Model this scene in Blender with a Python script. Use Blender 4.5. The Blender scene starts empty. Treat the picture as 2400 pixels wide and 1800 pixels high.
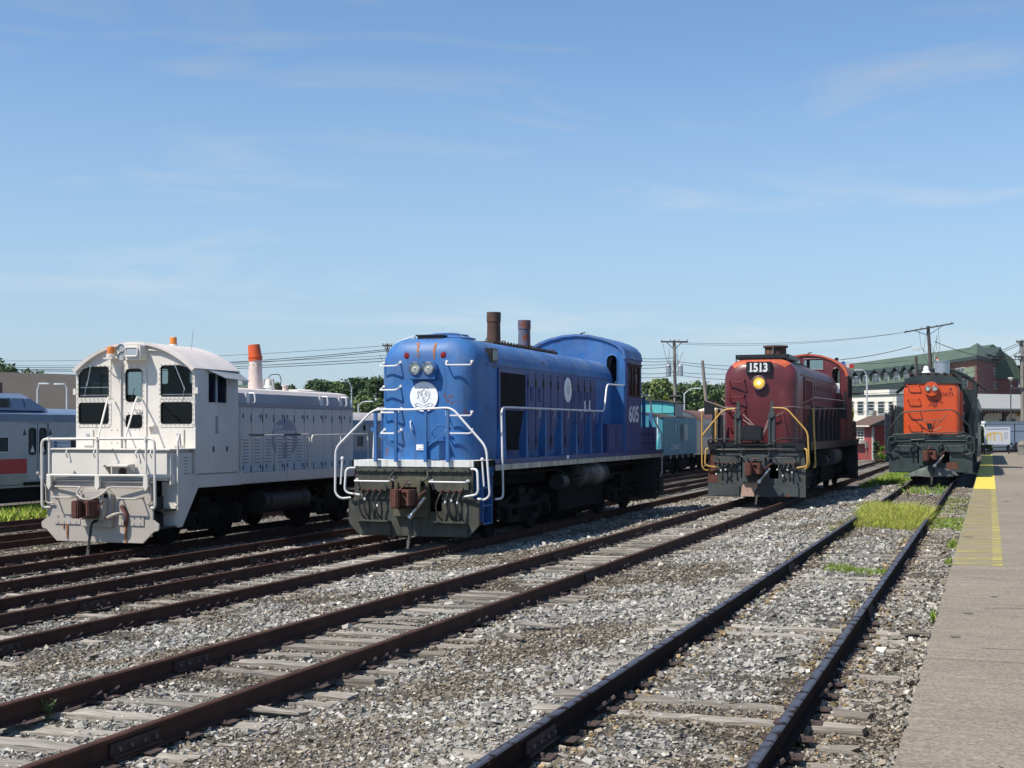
import bpy, bmesh, math, random
import numpy as np
from mathutils import Vector, Matrix, geometry
R = math.radians
random.seed(7)
rng = np.random.default_rng(11)
scene = bpy.context.scene
col = scene.collection

# ---------------------------------------------------------------- camera
EYE = 1.93                                   # metres above the rail heads of the platform track
TH = math.atan(.35)                          # the camera looks this far left of the tracks (+Y)
SN, CS = math.sin(TH), math.cos(TH)
cd = bpy.data.cameras.new('camera'); cam = bpy.data.objects.new('camera', cd); col.objects.link(cam)
cd.sensor_width = 36; cd.lens = 36 * 3200 / 2400; cd.shift_y = 107 / 2400
cd.clip_start = .1; cd.clip_end = 6000
cam.location = (0, 0, EYE); cam.rotation_euler = (R(90), 0, TH)
scene.camera = cam

# ---------------------------------------------------------------- daylight
SUN_FROM = Vector((-.43, -.52, 1.0)).normalized()
el = math.asin(SUN_FROM.z); az = math.atan2(SUN_FROM.x, SUN_FROM.y)
world = bpy.data.worlds.new('World'); scene.world = world; world.use_nodes = True
wn = world.node_tree; wn.nodes.clear()
def wnode(t, **k):
    n = wn.nodes.new(t)
    for a, b in k.items(): setattr(n, a, b)
    return n
sky = wnode('ShaderNodeTexSky', sky_type='NISHITA', sun_disc=False)
sky.sun_elevation = el; sky.sun_rotation = az; sky.air_density = 1.0; sky.dust_density = .15; sky.ozone_density = 3.0
tc = wnode('ShaderNodeTexCoord'); mp = wnode('ShaderNodeMapping')
mp.inputs['Scale'].default_value = (1.6, 1.6, 11); mp.inputs['Rotation'].default_value = (0.05, -.06, R(20)); mp.inputs['Location'].default_value = (5.1, 2.2, 1.3)
nz = wnode('ShaderNodeTexNoise'); nz.inputs['Scale'].default_value = 2.1; nz.inputs['Detail'].default_value = 8
nz.inputs['Roughness'].default_value = .62; nz.inputs['Distortion'].default_value = .6
rp = wnode('ShaderNodeValToRGB'); rp.color_ramp.elements[0].position = .53; rp.color_ramp.elements[1].position = .86
mu = wnode('ShaderNodeMath', operation='MULTIPLY'); mu.inputs[1].default_value = .5
bw = wnode('ShaderNodeRGBToBW'); sc_ = wnode('ShaderNodeMath', operation='MULTIPLY'); sc_.inputs[1].default_value = 1.45
mx = wnode('ShaderNodeMix', data_type='RGBA')
tint = wnode('ShaderNodeMix', data_type='RGBA', blend_type='MULTIPLY'); tint.inputs[0].default_value = 1
tint.inputs[7].default_value = (.97, 1.10, 1.18, 1)
bg = wnode('ShaderNodeBackground'); bg.inputs['Strength'].default_value = .1
ow = wnode('ShaderNodeOutputWorld')
L = wn.links.new
L(tc.outputs['Generated'], mp.inputs['Vector']); L(mp.outputs[0], nz.inputs['Vector']); L(nz.outputs[0], rp.inputs[0])
L(rp.outputs[0], mu.inputs[0]); L(bw.outputs[0], sc_.inputs[0])
L(mu.outputs[0], mx.inputs[0]); L(sc_.outputs[0], mx.inputs[7])
sx_ = wnode('ShaderNodeSeparateXYZ'); L(tc.outputs['Generated'], sx_.inputs[0])     # pale blue summer haze near the horizon, all round
hz = wnode('ShaderNodeMapRange'); hz.inputs[1].default_value = .26; hz.inputs[2].default_value = -.02; hz.inputs[3].default_value = 0; hz.inputs[4].default_value = .85; L(sx_.outputs[2], hz.inputs[0])
hm = wnode('ShaderNodeMix', data_type='RGBA'); hm.inputs[7].default_value = (3.2, 4.15, 5.45, 1); L(hz.outputs[0], hm.inputs[0]); L(sky.outputs[0], tint.inputs[6]); L(tint.outputs[2], hm.inputs[6])
L(hm.outputs[2], mx.inputs[6]); L(hm.outputs[2], bw.inputs[0])
L(mx.outputs[2], bg.inputs[0]); L(bg.outputs[0], ow.inputs[0])
sl = bpy.data.lights.new('sun', 'SUN'); sl.energy = 5.0; sl.angle = R(.53); sl.color = (1, .93, .82)
so = bpy.data.objects.new('sun', sl); col.objects.link(so)
so.rotation_euler = SUN_FROM.to_track_quat('Z', 'Y').to_euler(); so.location = (-30, -30, 60)
vs = scene.view_settings; vs.view_transform = 'Standard'; vs.look = 'None'; vs.exposure = .35; vs.gamma = 1
vs.use_curve_mapping = False
scene.render.engine = 'CYCLES'
scene.cycles.max_bounces = 6; scene.cycles.transparent_max_bounces = 12

# ---------------------------------------------------------------- materials
MATS = {}
def mat(name, c, rough=.55, metal=0, var=.18, vs=1.3, rust=0, rcol=(.09, .035, .018), rs=2.2, streak=0, scol=(.10, .06, .035),
        bump=0, bs=40, rnd=0, spec=.5, stretch=(1, 1, 1), dust=0, dcol=(.30, .27, .23), attr=None, speck=0):
    """Principled paint/metal/wood with soft tone changes, rust patches, run-down streaks and fine relief, all in object metres."""
    m = bpy.data.materials.new(name); m.use_nodes = True; MATS[name] = m
    t = m.node_tree; N = t.nodes; K = t.links.new; b = N['Principled BSDF']
    b.inputs['Roughness'].default_value = rough; b.inputs['Metallic'].default_value = metal
    b.inputs['Specular IOR Level'].default_value = spec
    co = N.new('ShaderNodeTexCoord').outputs['Object']
    if stretch != (1, 1, 1):
        q = N.new('ShaderNodeMapping'); q.inputs['Scale'].default_value = stretch; K(co, q.inputs[0]); co2 = q.outputs[0]
    else: co2 = co
    def noise(s, d=5, v=None, ro=.55):
        n = N.new('ShaderNodeTexNoise'); n.inputs['Scale'].default_value = s; n.inputs['Detail'].default_value = d
        n.inputs['Roughness'].default_value = ro; K(co if v is None else v, n.inputs['Vector']); return n.outputs[0]
    def ramp(f, a, z):
        n = N.new('ShaderNodeMapRange'); n.inputs[1].default_value = a; n.inputs[2].default_value = z; n.clamp = True; K(f, n.inputs[0]); return n.outputs[0]
    def mix(f, a, z, bt='MIX'):
        n = N.new('ShaderNodeMix'); n.data_type = 'RGBA'; n.blend_type = bt
        for v, i in ((f, 0), (a, 6), (z, 7)):
            if hasattr(v, 'is_linked'): K(v, n.inputs[i])
            else: n.inputs[i].default_value = v if i == 0 else (*v, 1)
        return n.outputs[2]
    base = c
    if attr:
        a_ = N.new('ShaderNodeAttribute'); a_.attribute_name = attr; base = a_.outputs['Color']
    lo = mix(1, base, (1 - var,) * 3, 'MULTIPLY'); hi = mix(1, base, (1 + var * .8,) * 3, 'MULTIPLY')
    cur = mix(ramp(noise(vs, 6, co2), .3, .7), lo, hi)
    if rnd:
        oi = N.new('ShaderNodeObjectInfo'); h = N.new('ShaderNodeHueSaturation')
        K(ramp(oi.outputs['Random'], 0, 1), h.inputs['Value'])
        mr = h.inputs['Value'].links[0].from_node; mr.inputs[3].default_value = 1 - rnd; mr.inputs[4].default_value = 1 + rnd
        K(cur, h.inputs['Color']); cur = h.outputs[0]
    if dust:
        cur = mix(ramp(noise(.9, 7), .62 - dust * .4, .85), cur, dcol)
    if streak:
        q = N.new('ShaderNodeMapping'); q.inputs['Scale'].default_value = (9, 9, .55); K(co, q.inputs[0])
        cur = mix(ramp(noise(1, 4, q.outputs[0]), .68 - streak * .35, .80), cur, scol)
    if speck:
        v = N.new('ShaderNodeTexVoronoi'); v.inputs['Scale'].default_value = 55; K(co, v.inputs['Vector']); sc3 = N.new('ShaderNodeSeparateColor'); K(v.outputs['Color'], sc3.inputs[0])
        n = N.new('ShaderNodeMapRange'); K(sc3.outputs[0], n.inputs[0]); n.inputs[3].default_value = 1 - speck * .7; n.inputs[4].default_value = 1 + speck * .6
        h = N.new('ShaderNodeHueSaturation'); K(n.outputs[0], h.inputs['Value']); K(cur, h.inputs['Color']); cur = h.outputs[0]
    rf = None
    if rust:
        rf = ramp(noise(rs, 9, None, .68), .70 - rust * .4, .74 - rust * .4)
        cur = mix(rf, cur, mix(noise(18, 4), rcol, tuple(min(1, x * 2.4) for x in rcol)))
    K(cur, b.inputs['Base Color'])
    if rf is not None:
        n = N.new('ShaderNodeMapRange'); K(rf, n.inputs[0]); n.inputs[3].default_value = rough; n.inputs[4].default_value = .9; K(n.outputs[0], b.inputs['Roughness'])
    else:
        n = N.new('ShaderNodeMapRange'); K(noise(3.1, 4), n.inputs[0]); n.inputs[3].default_value = max(.03, rough - .12); n.inputs[4].default_value = min(1, rough + .12); K(n.outputs[0], b.inputs['Roughness'])
    if bump:
        bp = N.new('ShaderNodeBump'); bp.inputs['Strength'].default_value = bump; bp.inputs['Distance'].default_value = .02
        K(noise(bs, 6, co2), bp.inputs['Height']); K(bp.outputs[0], b.inputs['Normal'])
    return m
def glass(name, tintc=(.25, .3, .3), gl=.14):
    m = bpy.data.materials.new(name); m.use_nodes = True; t = m.node_tree; t.nodes.clear(); N = t.nodes; K = t.links.new; MATS[name] = m
    tr = N.new('ShaderNodeBsdfTransparent'); tr.inputs[0].default_value = (*tintc, 1)
    g = N.new('ShaderNodeBsdfGlossy'); g.inputs['Roughness'].default_value = .04; g.inputs[0].default_value = (.9, .95, 1, 1)
    f = N.new('ShaderNodeLayerWeight'); f.inputs[0].default_value = gl; x = N.new('ShaderNodeMixShader'); o = N.new('ShaderNodeOutputMaterial')
    K(f.outputs['Fresnel'], x.inputs[0]); K(tr.outputs[0], x.inputs[1]); K(g.outputs[0], x.inputs[2]); K(x.outputs[0], o.inputs[0]); return m
def emit(name, c, s):
    m = bpy.data.materials.new(name); m.use_nodes = True; b = m.node_tree.nodes['Principled BSDF']; MATS[name] = m
    b.inputs['Base Color'].default_value = (*c, 1); b.inputs['Emission Color'].default_value = (*c, 1); b.inputs['Emission Strength'].default_value = s
    b.inputs['Roughness'].default_value = .15; return m

# ---------------------------------------------------------------- mesh builder
def V(*a): return Vector(a)
def fillet(pts, r, n=4):
    pts = [Vector(p) for p in pts]; out = [pts[0]]
    for i in range(1, len(pts) - 1):
        p, a, b = pts[i], pts[i - 1] - pts[i], pts[i + 1] - pts[i]
        k = min(r, a.length * .49, b.length * .49); s, e = p + a.normalized() * k, p + b.normalized() * k
        for j in range(n + 1):
            u = j / n; out.append(s * (1 - u) ** 2 + p * 2 * u * (1 - u) + e * u * u)
    return out + [pts[-1]]
def rrect(u0, v0, u1, v1, r, n=4):
    o = []
    for cx, cy, a in ((u1 - r, v1 - r, 0), (u0 + r, v1 - r, 90), (u0 + r, v0 + r, 180), (u1 - r, v0 + r, 270)):
        for i in range(n + 1): t = R(a + 90 * i / n); o.append((cx + r * math.cos(t), cy + r * math.sin(t)))
    return o
def ring(cx, cy, r, n=20, ry=None):
    return [(cx + r * math.cos(2 * math.pi * i / n), cy + (ry or r) * math.sin(2 * math.pi * i / n)) for i in range(n)]
AX = {'x': lambda u, v, w: (w, u, v), 'y': lambda u, v, w: (u, w, v), 'z': lambda u, v, w: (u, v, w)}
class MB:
    def __init__(s): s.v = []; s.f = []
    def add(s, vs, fs):
        n = len(s.v); s.v += [tuple(p) for p in vs]; s.f += [tuple(i + n for i in f) for f in fs]; return s
    def box(s, x0, x1, y0, y1, z0, z1):
        return s.add([(x, y, z) for z in (z0, z1) for y in (y0, y1) for x in (x0, x1)],
                     [(0, 2, 3, 1), (4, 5, 7, 6), (0, 1, 5, 4), (2, 6, 7, 3), (0, 4, 6, 2), (1, 3, 7, 5)])
    def bar(s, p, q, w, h, up=(0, 0, 1)):
        p, q = Vector(p), Vector(q); d = (q - p).normalized(); u = Vector(up)
        if abs(d.dot(u)) > .98: u = Vector((1, 0, 0))
        a = d.cross(u).normalized() * w / 2; b = a.cross(d).normalized() * h / 2
        vs = [e + i * a + j * b for e in (p, q) for i, j in ((-1, -1), (1, -1), (1, 1), (-1, 1))]
        return s.add(vs, [(0, 1, 2, 3), (7, 6, 5, 4), (0, 4, 5, 1), (1, 5, 6, 2), (2, 6, 7, 3), (3, 7, 4, 0)])
    def tube(s, pts, r, n=7, r1=None):
        pts = [Vector(p) for p in pts]; N = len(pts); vs = []; fs = []; up = None
        for i, p in enumerate(pts):
            d = (pts[min(i + 1, N - 1)] - pts[max(i - 1, 0)]).normalized()
            if up is None: up = Vector((0, 0, 1)) if abs(d.z) < .9 else Vector((1, 0, 0))
            a = d.cross(up); a = a.normalized() if a.length > 1e-5 else d.orthogonal().normalized(); b = d.cross(a).normalized(); up = -b if False else a.cross(d).normalized()
            rr = r if r1 is None else r + (r1 - r) * i / max(1, N - 1)
            for j in range(n): t = 2 * math.pi * j / n; vs.append(p + a * rr * math.cos(t) + up * rr * math.sin(t))
        for i in range(N - 1):
            for j in range(n): k = (j + 1) % n; fs.append((i * n + j, i * n + k, (i + 1) * n + k, (i + 1) * n + j))
        fs += [tuple(range(n))[::-1], tuple(range((N - 1) * n, N * n))]
        return s.add(vs, fs)
    def cyl(s, p, q, r, r1=None, n=16): return s.tube([p, q], r, n, r1)
    def lathe(s, prof, o=(0, 0, 0), axis='z', n=20):
        o = Vector(o); vs = []; fs = []; m = len(prof)
        for j in range(n):
            t = 2 * math.pi * j / n
            for r, h in prof: vs.append(o + Vector(AX[axis](r * math.cos(t), r * math.sin(t), h)))
        for j in range(n):
            k = (j + 1) % n
            for i in range(m - 1): fs.append((j * m + i, k * m + i, k * m + i + 1, j * m + i + 1))
        fs.append(tuple(j * m for j in range(n))[::-1]); fs.append(tuple(j * m + m - 1 for j in range(n)))
        return s.add(vs, fs)
    def plate(s, outer, holes, axis, w0, w1):
        """Flat plate of outline OUTER with openings HOLES, WIDE from w0 to w1 along AXIS."""
        loops = [list(outer)] + [list(h) for h in holes]; A = AX[axis]
        fl = [p for l in loops for p in l]; n = len(fl)
        tris = geometry.tessellate_polygon([[Vector((u, v, 0)) for u, v in l] for l in loops])
        vs = [A(u, v, w0) for u, v in fl] + [A(u, v, w1) for u, v in fl]; fs = []
        for t in tris: fs += [tuple(t), tuple(i + n for i in t)[::-1]]
        k = 0
        for l in loops:
            for i in range(len(l)): j = (i + 1) % len(l); fs.append((k + i, k + j, k + j + n, k + i + n))
            k += len(l)
        return s.add(vs, fs)
    def loft(s, rings, closed=True, cap=True):
        m = len(rings[0]); vs = [p for r_ in rings for p in r_]; fs = []
        for i in range(len(rings) - 1):
            for j in range(m if closed else m - 1):
                k = (j + 1) % m; fs.append((i * m + j, i * m + k, (i + 1) * m + k, (i + 1) * m + j))
        if cap: fs += [tuple(range(m))[::-1], tuple(range((len(rings) - 1) * m, len(rings) * m))]
        return s.add(vs, fs)
    def mesh(s, name, m, bevel=0, smooth=35):
        me = bpy.data.meshes.new(name); me.from_pydata(s.v, [], s.f); bm = bmesh.new(); bm.from_mesh(me)
        bmesh.ops.recalc_face_normals(bm, faces=bm.faces)
        if bevel:
            es = [e for e in bm.edges if len(e.link_faces) == 2 and e.calc_face_angle(0) > R(40)]
            bmesh.ops.bevel(bm, geom=es, offset=bevel, segments=2, affect='EDGES', clamp_overlap=True)
        bm.to_mesh(me); bm.free()
        if smooth: me.shade_smooth(); me.set_sharp_from_angle(angle=R(smooth))
        me.materials.append(m if not isinstance(m, str) else MATS[m]); return me
def obj(name, me, parent=None, loc=None, rot=None):
    o = bpy.data.objects.new(name, me); col.objects.link(o)
    if parent: o.parent = parent
    if loc is not None: o.location = loc
    if rot is not None: o.rotation_euler = rot
    return o
def part(name, mb, m, parent, bevel=0, loc=None, rot=None, label=None, smooth=35, kind=None):
    o = obj(name, mb.mesh(name, m, bevel, smooth), parent, loc, rot)
    if label: o['label'] = label
    if kind: o['kind'] = kind
    return o
def tag(o, label, cat, group=None, kind=None):
    if label: o['label'] = label
    if cat: o['category'] = cat
    if group: o['group'] = group
    if kind: o['kind'] = kind
    return o
def thing(name, label, cat, loc=(0, 0, 0), rz=0, group=None):
    o = obj(name, None, None, loc, (0, 0, rz)); o.empty_display_size = .3; return tag(o, label, cat, group)
def copy_tree(o, parent=None):
    c = o.copy(); col.objects.link(c)
    if parent is not None: c.parent = parent
    for ch in list(o.children): copy_tree(ch, c)
    return c
def clone(o, loc, parent=None, rot=None):
    c = o.copy(); col.objects.link(c); c.location = loc
    if parent: c.parent = parent
    if rot is not None: c.rotation_euler = rot
    return c
def text(s, size, m, parent, loc, face='front', name='number', ext=.004, bold=0, shear=0, sx=1, align='CENTER'):
    cu = bpy.data.curves.new(name, 'FONT'); cu.body = s; cu.size = size; cu.extrude = ext; cu.offset = bold; cu.shear = shear
    cu.align_x = align; cu.resolution_u = 3
    t = bpy.data.objects.new(name, cu); col.objects.link(t); bpy.context.view_layer.update()
    me = bpy.data.meshes.new_from_object(t); bpy.data.objects.remove(t); bpy.data.curves.remove(cu)
    me.materials.clear(); me.materials.append(MATS[m])
    o = obj(name, me, parent, loc, (R(90), 0, R({'front': 0, 'right': 90, 'left': -90}[face]))); o.scale = (sx, 1, 1); return o
def P(px, d):                                # ground position D metres ahead of the camera, at bearing PX (2400-wide photograph)
    r = (px - 1200) / 3200 * d; return CS * r - SN * d, SN * r + CS * d
def Z(py, d): return EYE + (1007 - py) * d / 3200
def noise2(x, y, s, seed=0):
    x = np.asarray(x) * s + 100; y = np.asarray(y) * s + 100; xi = np.floor(x).astype(np.int64); yi = np.floor(y).astype(np.int64)
    fx = x - xi; fy = y - yi; fx = fx * fx * (3 - 2 * fx); fy = fy * fy * (3 - 2 * fy)
    def h(a, b):
        n = (a * 374761393 + b * 668265263 + seed * 1442695041) & 0x7fffffff; n = (n ^ (n >> 13)) * 1274126177 & 0x7fffffff; return ((n ^ (n >> 16)) & 0xffff) / 65535.
    return (h(xi, yi) * (1 - fx) + h(xi + 1, yi) * fx) * (1 - fy) + (h(xi, yi + 1) * (1 - fx) + h(xi + 1, yi + 1) * fx) * fy
def fast_mesh(name, verts, quads, m, colors=None, smooth=False):
    me = bpy.data.meshes.new(name); nv, nf, k = len(verts), len(quads), quads.shape[1]
    me.vertices.add(nv); me.vertices.foreach_set('co', np.ascontiguousarray(verts, dtype=np.float32).ravel())
    me.loops.add(nf * k); me.loops.foreach_set('vertex_index', np.ascontiguousarray(quads, dtype=np.int32).ravel())
    me.polygons.add(nf); me.polygons.foreach_set('loop_start', np.arange(0, nf * k, k, dtype=np.int32))
    me.polygons.foreach_set('use_smooth', np.full(nf, smooth, dtype=bool))
    me.update(calc_edges=True)
    if colors is not None:
        a = me.color_attributes.new('tone', 'FLOAT_COLOR', 'POINT'); c4 = np.ones((nv, 4), np.float32); c4[:, :3] = colors; a.data.foreach_set('color', c4.ravel())
    me.materials.append(MATS[m]); return me
# ---------------------------------------------------------------- material list
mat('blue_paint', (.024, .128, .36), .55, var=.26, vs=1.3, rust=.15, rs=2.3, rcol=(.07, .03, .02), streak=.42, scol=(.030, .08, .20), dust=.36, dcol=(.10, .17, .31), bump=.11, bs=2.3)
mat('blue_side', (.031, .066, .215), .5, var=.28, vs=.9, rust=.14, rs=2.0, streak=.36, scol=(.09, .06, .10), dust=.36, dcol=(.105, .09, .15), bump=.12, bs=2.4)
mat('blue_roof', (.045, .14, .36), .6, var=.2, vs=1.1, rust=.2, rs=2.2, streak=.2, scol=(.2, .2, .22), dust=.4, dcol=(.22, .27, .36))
mat('white_rail', (.70, .70, .70), .4, var=.12, rust=.21, rs=5, rcol=(.14, .06, .035))
mat('cream_stripe', (.55, .52, .43), .6, var=.2, streak=.75, scol=(.12, .08, .05), rust=.08)
mat('white_stripe', (.68, .70, .68), .55, var=.1, streak=.45, scol=(.25, .14, .07), rust=.1, rs=4)
mat('pilot_grime', (.058, .062, .050), .75, var=.5, vs=2.4, streak=.7, scol=(.026, .024, .020), rust=.21, rs=3.2, dust=.3, dcol=(.10, .10, .075), bump=.15, bs=30)
mat('grime', (.008, .008, .008), .85, var=.4, vs=4, dust=.3, dcol=(.015, .014, .013), bump=.1, spec=.12)
mat('olive_grime', (.085, .08, .048), .75, var=.35, vs=4, rust=.15, rs=6, bump=.2, bs=35)
mat('coupler_rust', (.115, .043, .030), .85, var=.35, vs=7, rust=.3, rs=9, rcol=(.05, .022, .016), bump=.35, bs=45)
mat('stack_rust', (.075, .042, .033), .85, var=.35, vs=4, rust=.3, rs=5, rcol=(.10, .035, .02), streak=.3, bump=.2)
mat('stack_blue', (.10, .12, .19), .75, var=.3, vs=4, rust=.48, rs=4.2, rcol=(.11, .035, .02), bump=.15)
mat('rubber', (.012, .012, .012), .7, var=.2)
mat('hose', (.02, .02, .02), .6, var=.3, dust=.2)
mat('radiator', (.010, .010, .012), .8, var=.3, vs=6)
mat('steel', (.5, .5, .5), .3, 1, var=.1)
mat('chrome', (.72, .72, .72), .12, 1, var=.05)
mat('red_lens', (.22, .012, .010), .15, var=.05)
mat('amber_lens', (.60, .19, .03), .25, var=.1)
mat('white_disc', (.84, .85, .85), .5, var=.03)
mat('ink', (.05, .06, .09), .6, var=.1)
mat('ink_faint', (.36, .40, .45), .6, var=.1)
mat('decal_white', (.72, .74, .74), .55, var=.15, vs=6, rust=.04)
mat('white_loco', (.665, .63, .575), .5, var=.07, vs=1.2, streak=.16, scol=(.48, .40, .31), dust=.3, dcol=(.57, .525, .465), rust=.03, rs=2.6, rcol=(.2, .09, .045), bump=.11, bs=2.3)
mat('white_loco_roof', (.62, .565, .535), .55, var=.1, vs=1.5, dust=.3, dcol=(.5, .44, .42), streak=.1, scol=(.4, .34, .3))
mat('hood_grey', (.36, .325, .33), .55, var=.1, vs=1.4, dust=.15, dcol=(.42, .39, .40))
mat('grey_logo', (.33, .325, .36), .55, var=.12, vs=5, rust=.05)
mat('grey_logo_light', (.58, .57, .58), .55, var=.12, vs=5)
mat('pilot_white', (.41, .372, .33), .55, var=.07, vs=2, streak=.1, scol=(.36, .26, .2), rust=.035, rs=3, rcol=(.25, .10, .04), bump=.05, bs=10)
mat('rust_run', (.33, .13, .05), .8, var=.4, vs=14)
mat('pink_white', (.64, .52, .47), .6, var=.15, vs=3, rust=.12, rs=5, streak=.25, scol=(.4, .26, .2))
mat('orange_bucket', (.60, .088, .016), .45, var=.1, streak=.2, scol=(.5, .09, .03))
mat('maroon', (.106, .018, .023), .38, var=.25, vs=1.1, dust=.3, dcol=(.19, .05, .055), streak=.15, scol=(.09, .016, .02), bump=.11, bs=2.3, rust=.03)
mat('maroon_faded', (.52, .105, .035), .5, var=.4, vs=1.6, dust=.5, dcol=(.30, .05, .04))
mat('maroon_side', (.115, .016, .022), .45, var=.25, vs=1.1, streak=.5, scol=(.22, .055, .03), dust=.2, dcol=(.10, .03, .04), rust=.06)
mat('maroon_roof', (.11, .07, .085), .55, var=.25, dust=.5, dcol=(.13, .12, .14), streak=.2)
mat('yellow_rail', (.56, .34, .085), .5, var=.2, rust=.22, rs=6, rcol=(.2, .09, .03))
mat('black_paint', (.011, .012, .014), .45, var=.35, vs=2.5, dust=.15, dcol=(.03, .03, .03), rust=.05, rs=4)
mat('slate_pilot', (.046, .057, .063), .6, var=.4, vs=2, streak=.6, scol=(.075, .075, .055), rust=.17, rs=1.7, rcol=(.09, .025, .016), bump=.08)
mat('tan_sheet', (.42, .29, .23), .7, var=.15, vs=5, dust=.3, dcol=(.33, .25, .2))
mat('wire_pale', (.30, .22, .19), .6, var=.15)
mat('orange_paint', (.56, .075, .016), .42, var=.10, vs=1.2, dust=.15, dcol=(.60, .13, .05), streak=.06, scol=(.5, .08, .03), bump=.11, bs=2.3)
mat('green_black', (.022, .033, .034), .45, var=.3, vs=2, dust=.2, dcol=(.06, .08, .08))
mat('green_pilot', (.034, .052, .054), .55, var=.4, vs=2.2, streak=.5, scol=(.022, .03, .03), rust=.14, rs=2.6)
mat('coach_green', (.02, .048, .040), .4, var=.2)
mat('tarp', (.10, .125, .115), .8, var=.5, vs=5, dust=.4, dcol=(.28, .22, .17), rust=.2, rs=4, rcol=(.03, .035, .04))
mat('stainless', (.40, .41, .44), .38, .85, var=.12, streak=.2, scol=(.26, .25, .25))
mat('car_blue', (.145, .20, .30), .4, .2, var=.15, vs=.6)
mat('car_silver', (.37, .39, .43), .42, .3, var=.1, streak=.1, scol=(.3, .3, .3), stretch=(1, 1, 1))
mat('car_red', (.42, .022, .022), .45, var=.12)
mat('car_skirt', (.36, .33, .29), .6, var=.2, streak=.2)
mat('sign_blue', (.03, .10, .32), .5, var=.05)
mat('sign_white', (.62, .64, .68), .5, var=.05)
mat('coach_grey', (.25, .27, .29), .55, var=.15, streak=.15)
mat('coach_band', (.10, .18, .30), .55, var=.15)
mat('rust_roof', (.34, .33, .33), .7, var=.2, rust=.32, rs=1.6, rcol=(.22, .10, .05), streak=.2)
mat('teal', (.045, .22, .29), .5, var=.15, streak=.25, scol=(.05, .13, .17), rust=.03, stretch=(1, 1, 1))
mat('teal_sunlit', (.10, .44, .46), .5, var=.08)
mat('dark_roof', (.06, .055, .05), .85, var=.3)
mat('brown_roof', (.155, .075, .062), .8, var=.25, rust=.1)
mat('galv', (.45, .50, .53), .4, .7, var=.15, streak=.2, scol=(.35, .36, .37))
mat('rail_steel', (.062, .029, .021), .8, spec=.2, var=.3, vs=3, rust=.2, rs=6, rcol=(.045, .02, .015), bump=.1)
mat('splice_steel', (.055, .028, .022), .8, var=.4, vs=8)
mat('bolt', (.10, .075, .068), .7, var=.3)
mat('tie_plate', (.055, .034, .029), .85, var=.3, vs=9)
mat('tie_wood', (.285, .262, .23), .9, var=.5, vs=2.2, rnd=.34, stretch=(1.2, 22, 22), bump=.8, bs=2.0, spec=.15, dust=.5, dcol=(.13, .105, .082))
mat('pole_wood', (.22, .20, .17), .9, var=.3, stretch=(14, 14, .6))
mat('pole_wood_dark', (.075, .065, .06), .9, var=.3, stretch=(14, 14, .6))
mat('concrete', (.235, .203, .160), .85, var=.16, vs=1.0, stretch=(.7, 14, 1), bump=.5, bs=3.0, dust=.45, dcol=(.178, .152, .121), spec=.25, rnd=.06, speck=.40)
mat('stone', (.3, .3, .3), .85, var=.1, vs=30, attr='tone', spec=.25)
mat('blade', (.2, .3, .05), .6, var=.1, attr='tone', spec=.2)
mat('leaf', (.05, .09, .03), .65, var=.12, attr='tone', spec=.15)
mat('bark', (.10, .08, .06), .9, var=.3)
mat('lamp_grey', (.50, .54, .56), .5, var=.1)
mat('insulator', (.45, .46, .47), .3, var=.05)
mat('wire', (.03, .03, .034), .7, var=.1)
mat('brick', (.19, .075, .058), .85, var=.2, vs=3)
mat('brick_dark', (.15, .075, .075), .85, var=.15, vs=3)
mat('roof_green', (.062, .096, .066), .75, var=.10, vs=.5, streak=.15, scol=(.09, .13, .10))
mat('fascia_green', (.030, .05, .048), .7, var=.1)
mat('wall_green', (.19, .245, .17), .75, var=.1)
mat('stucco_white', (.74, .70, .61), .8, var=.06)
mat('stucco_shade', (.42, .45, .42), .8, var=.06)
mat('window_frame', (.42, .46, .47), .5, var=.05)
mat('window_dark', (.035, .045, .055), .12, var=.2, vs=.8)
mat('shed_red', (.31, .058, .055), .7, var=.12)
mat('shed_roof', (.105, .065, .05), .9, var=.25, vs=4)
mat('fence_dark', (.045, .052, .060), .8, var=.15)
mat('slate_roof', (.27, .28, .275), .8, var=.12, stretch=(1, 1, 9), vs=2)
mat('timber_dark', (.05, .035, .03), .8, var=.2)
mat('trailer_white', (.62, .65, .68), .4, var=.05)
mat('grey_bin', (.19, .18, .17), .7, var=.2)
mat('awning', (.75, .36, .03), .6, var=.05)
mat('map_yellow', (.70, .47, .10), .6, var=.05)
mat('map_green', (.06, .28, .07), .6, var=.05)
mat('brown_hall', (.080, .069, .060), .85, var=.12, vs=.5, streak=.2, scol=(.07, .06, .054))
mat('flag_red', (.55, .03, .03), .6, var=.1)
mat('seat_red', (.22, .02, .02), .6, var=.1)
mat('interior', (.10, .11, .10), .7, var=.2)
glass('glass_dark', (.20, .23, .25), .26)
glass('glass_clear', (.58, .64, .64), .16)
emit('lamp_lit', (.95, .55, .12), .75)
MATS['lens'] = glass('lens', (.92, .93, .93), .10)
emit('gold_reflector', (.92, .56, .10), .55); emit('bulb_lit', (1, .86, .5), 7); mat('bulb', (.85, .75, .6), .3, var=.05); mat('headlight_bowl', (.80, .77, .72), .28, .55, var=.1)
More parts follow.
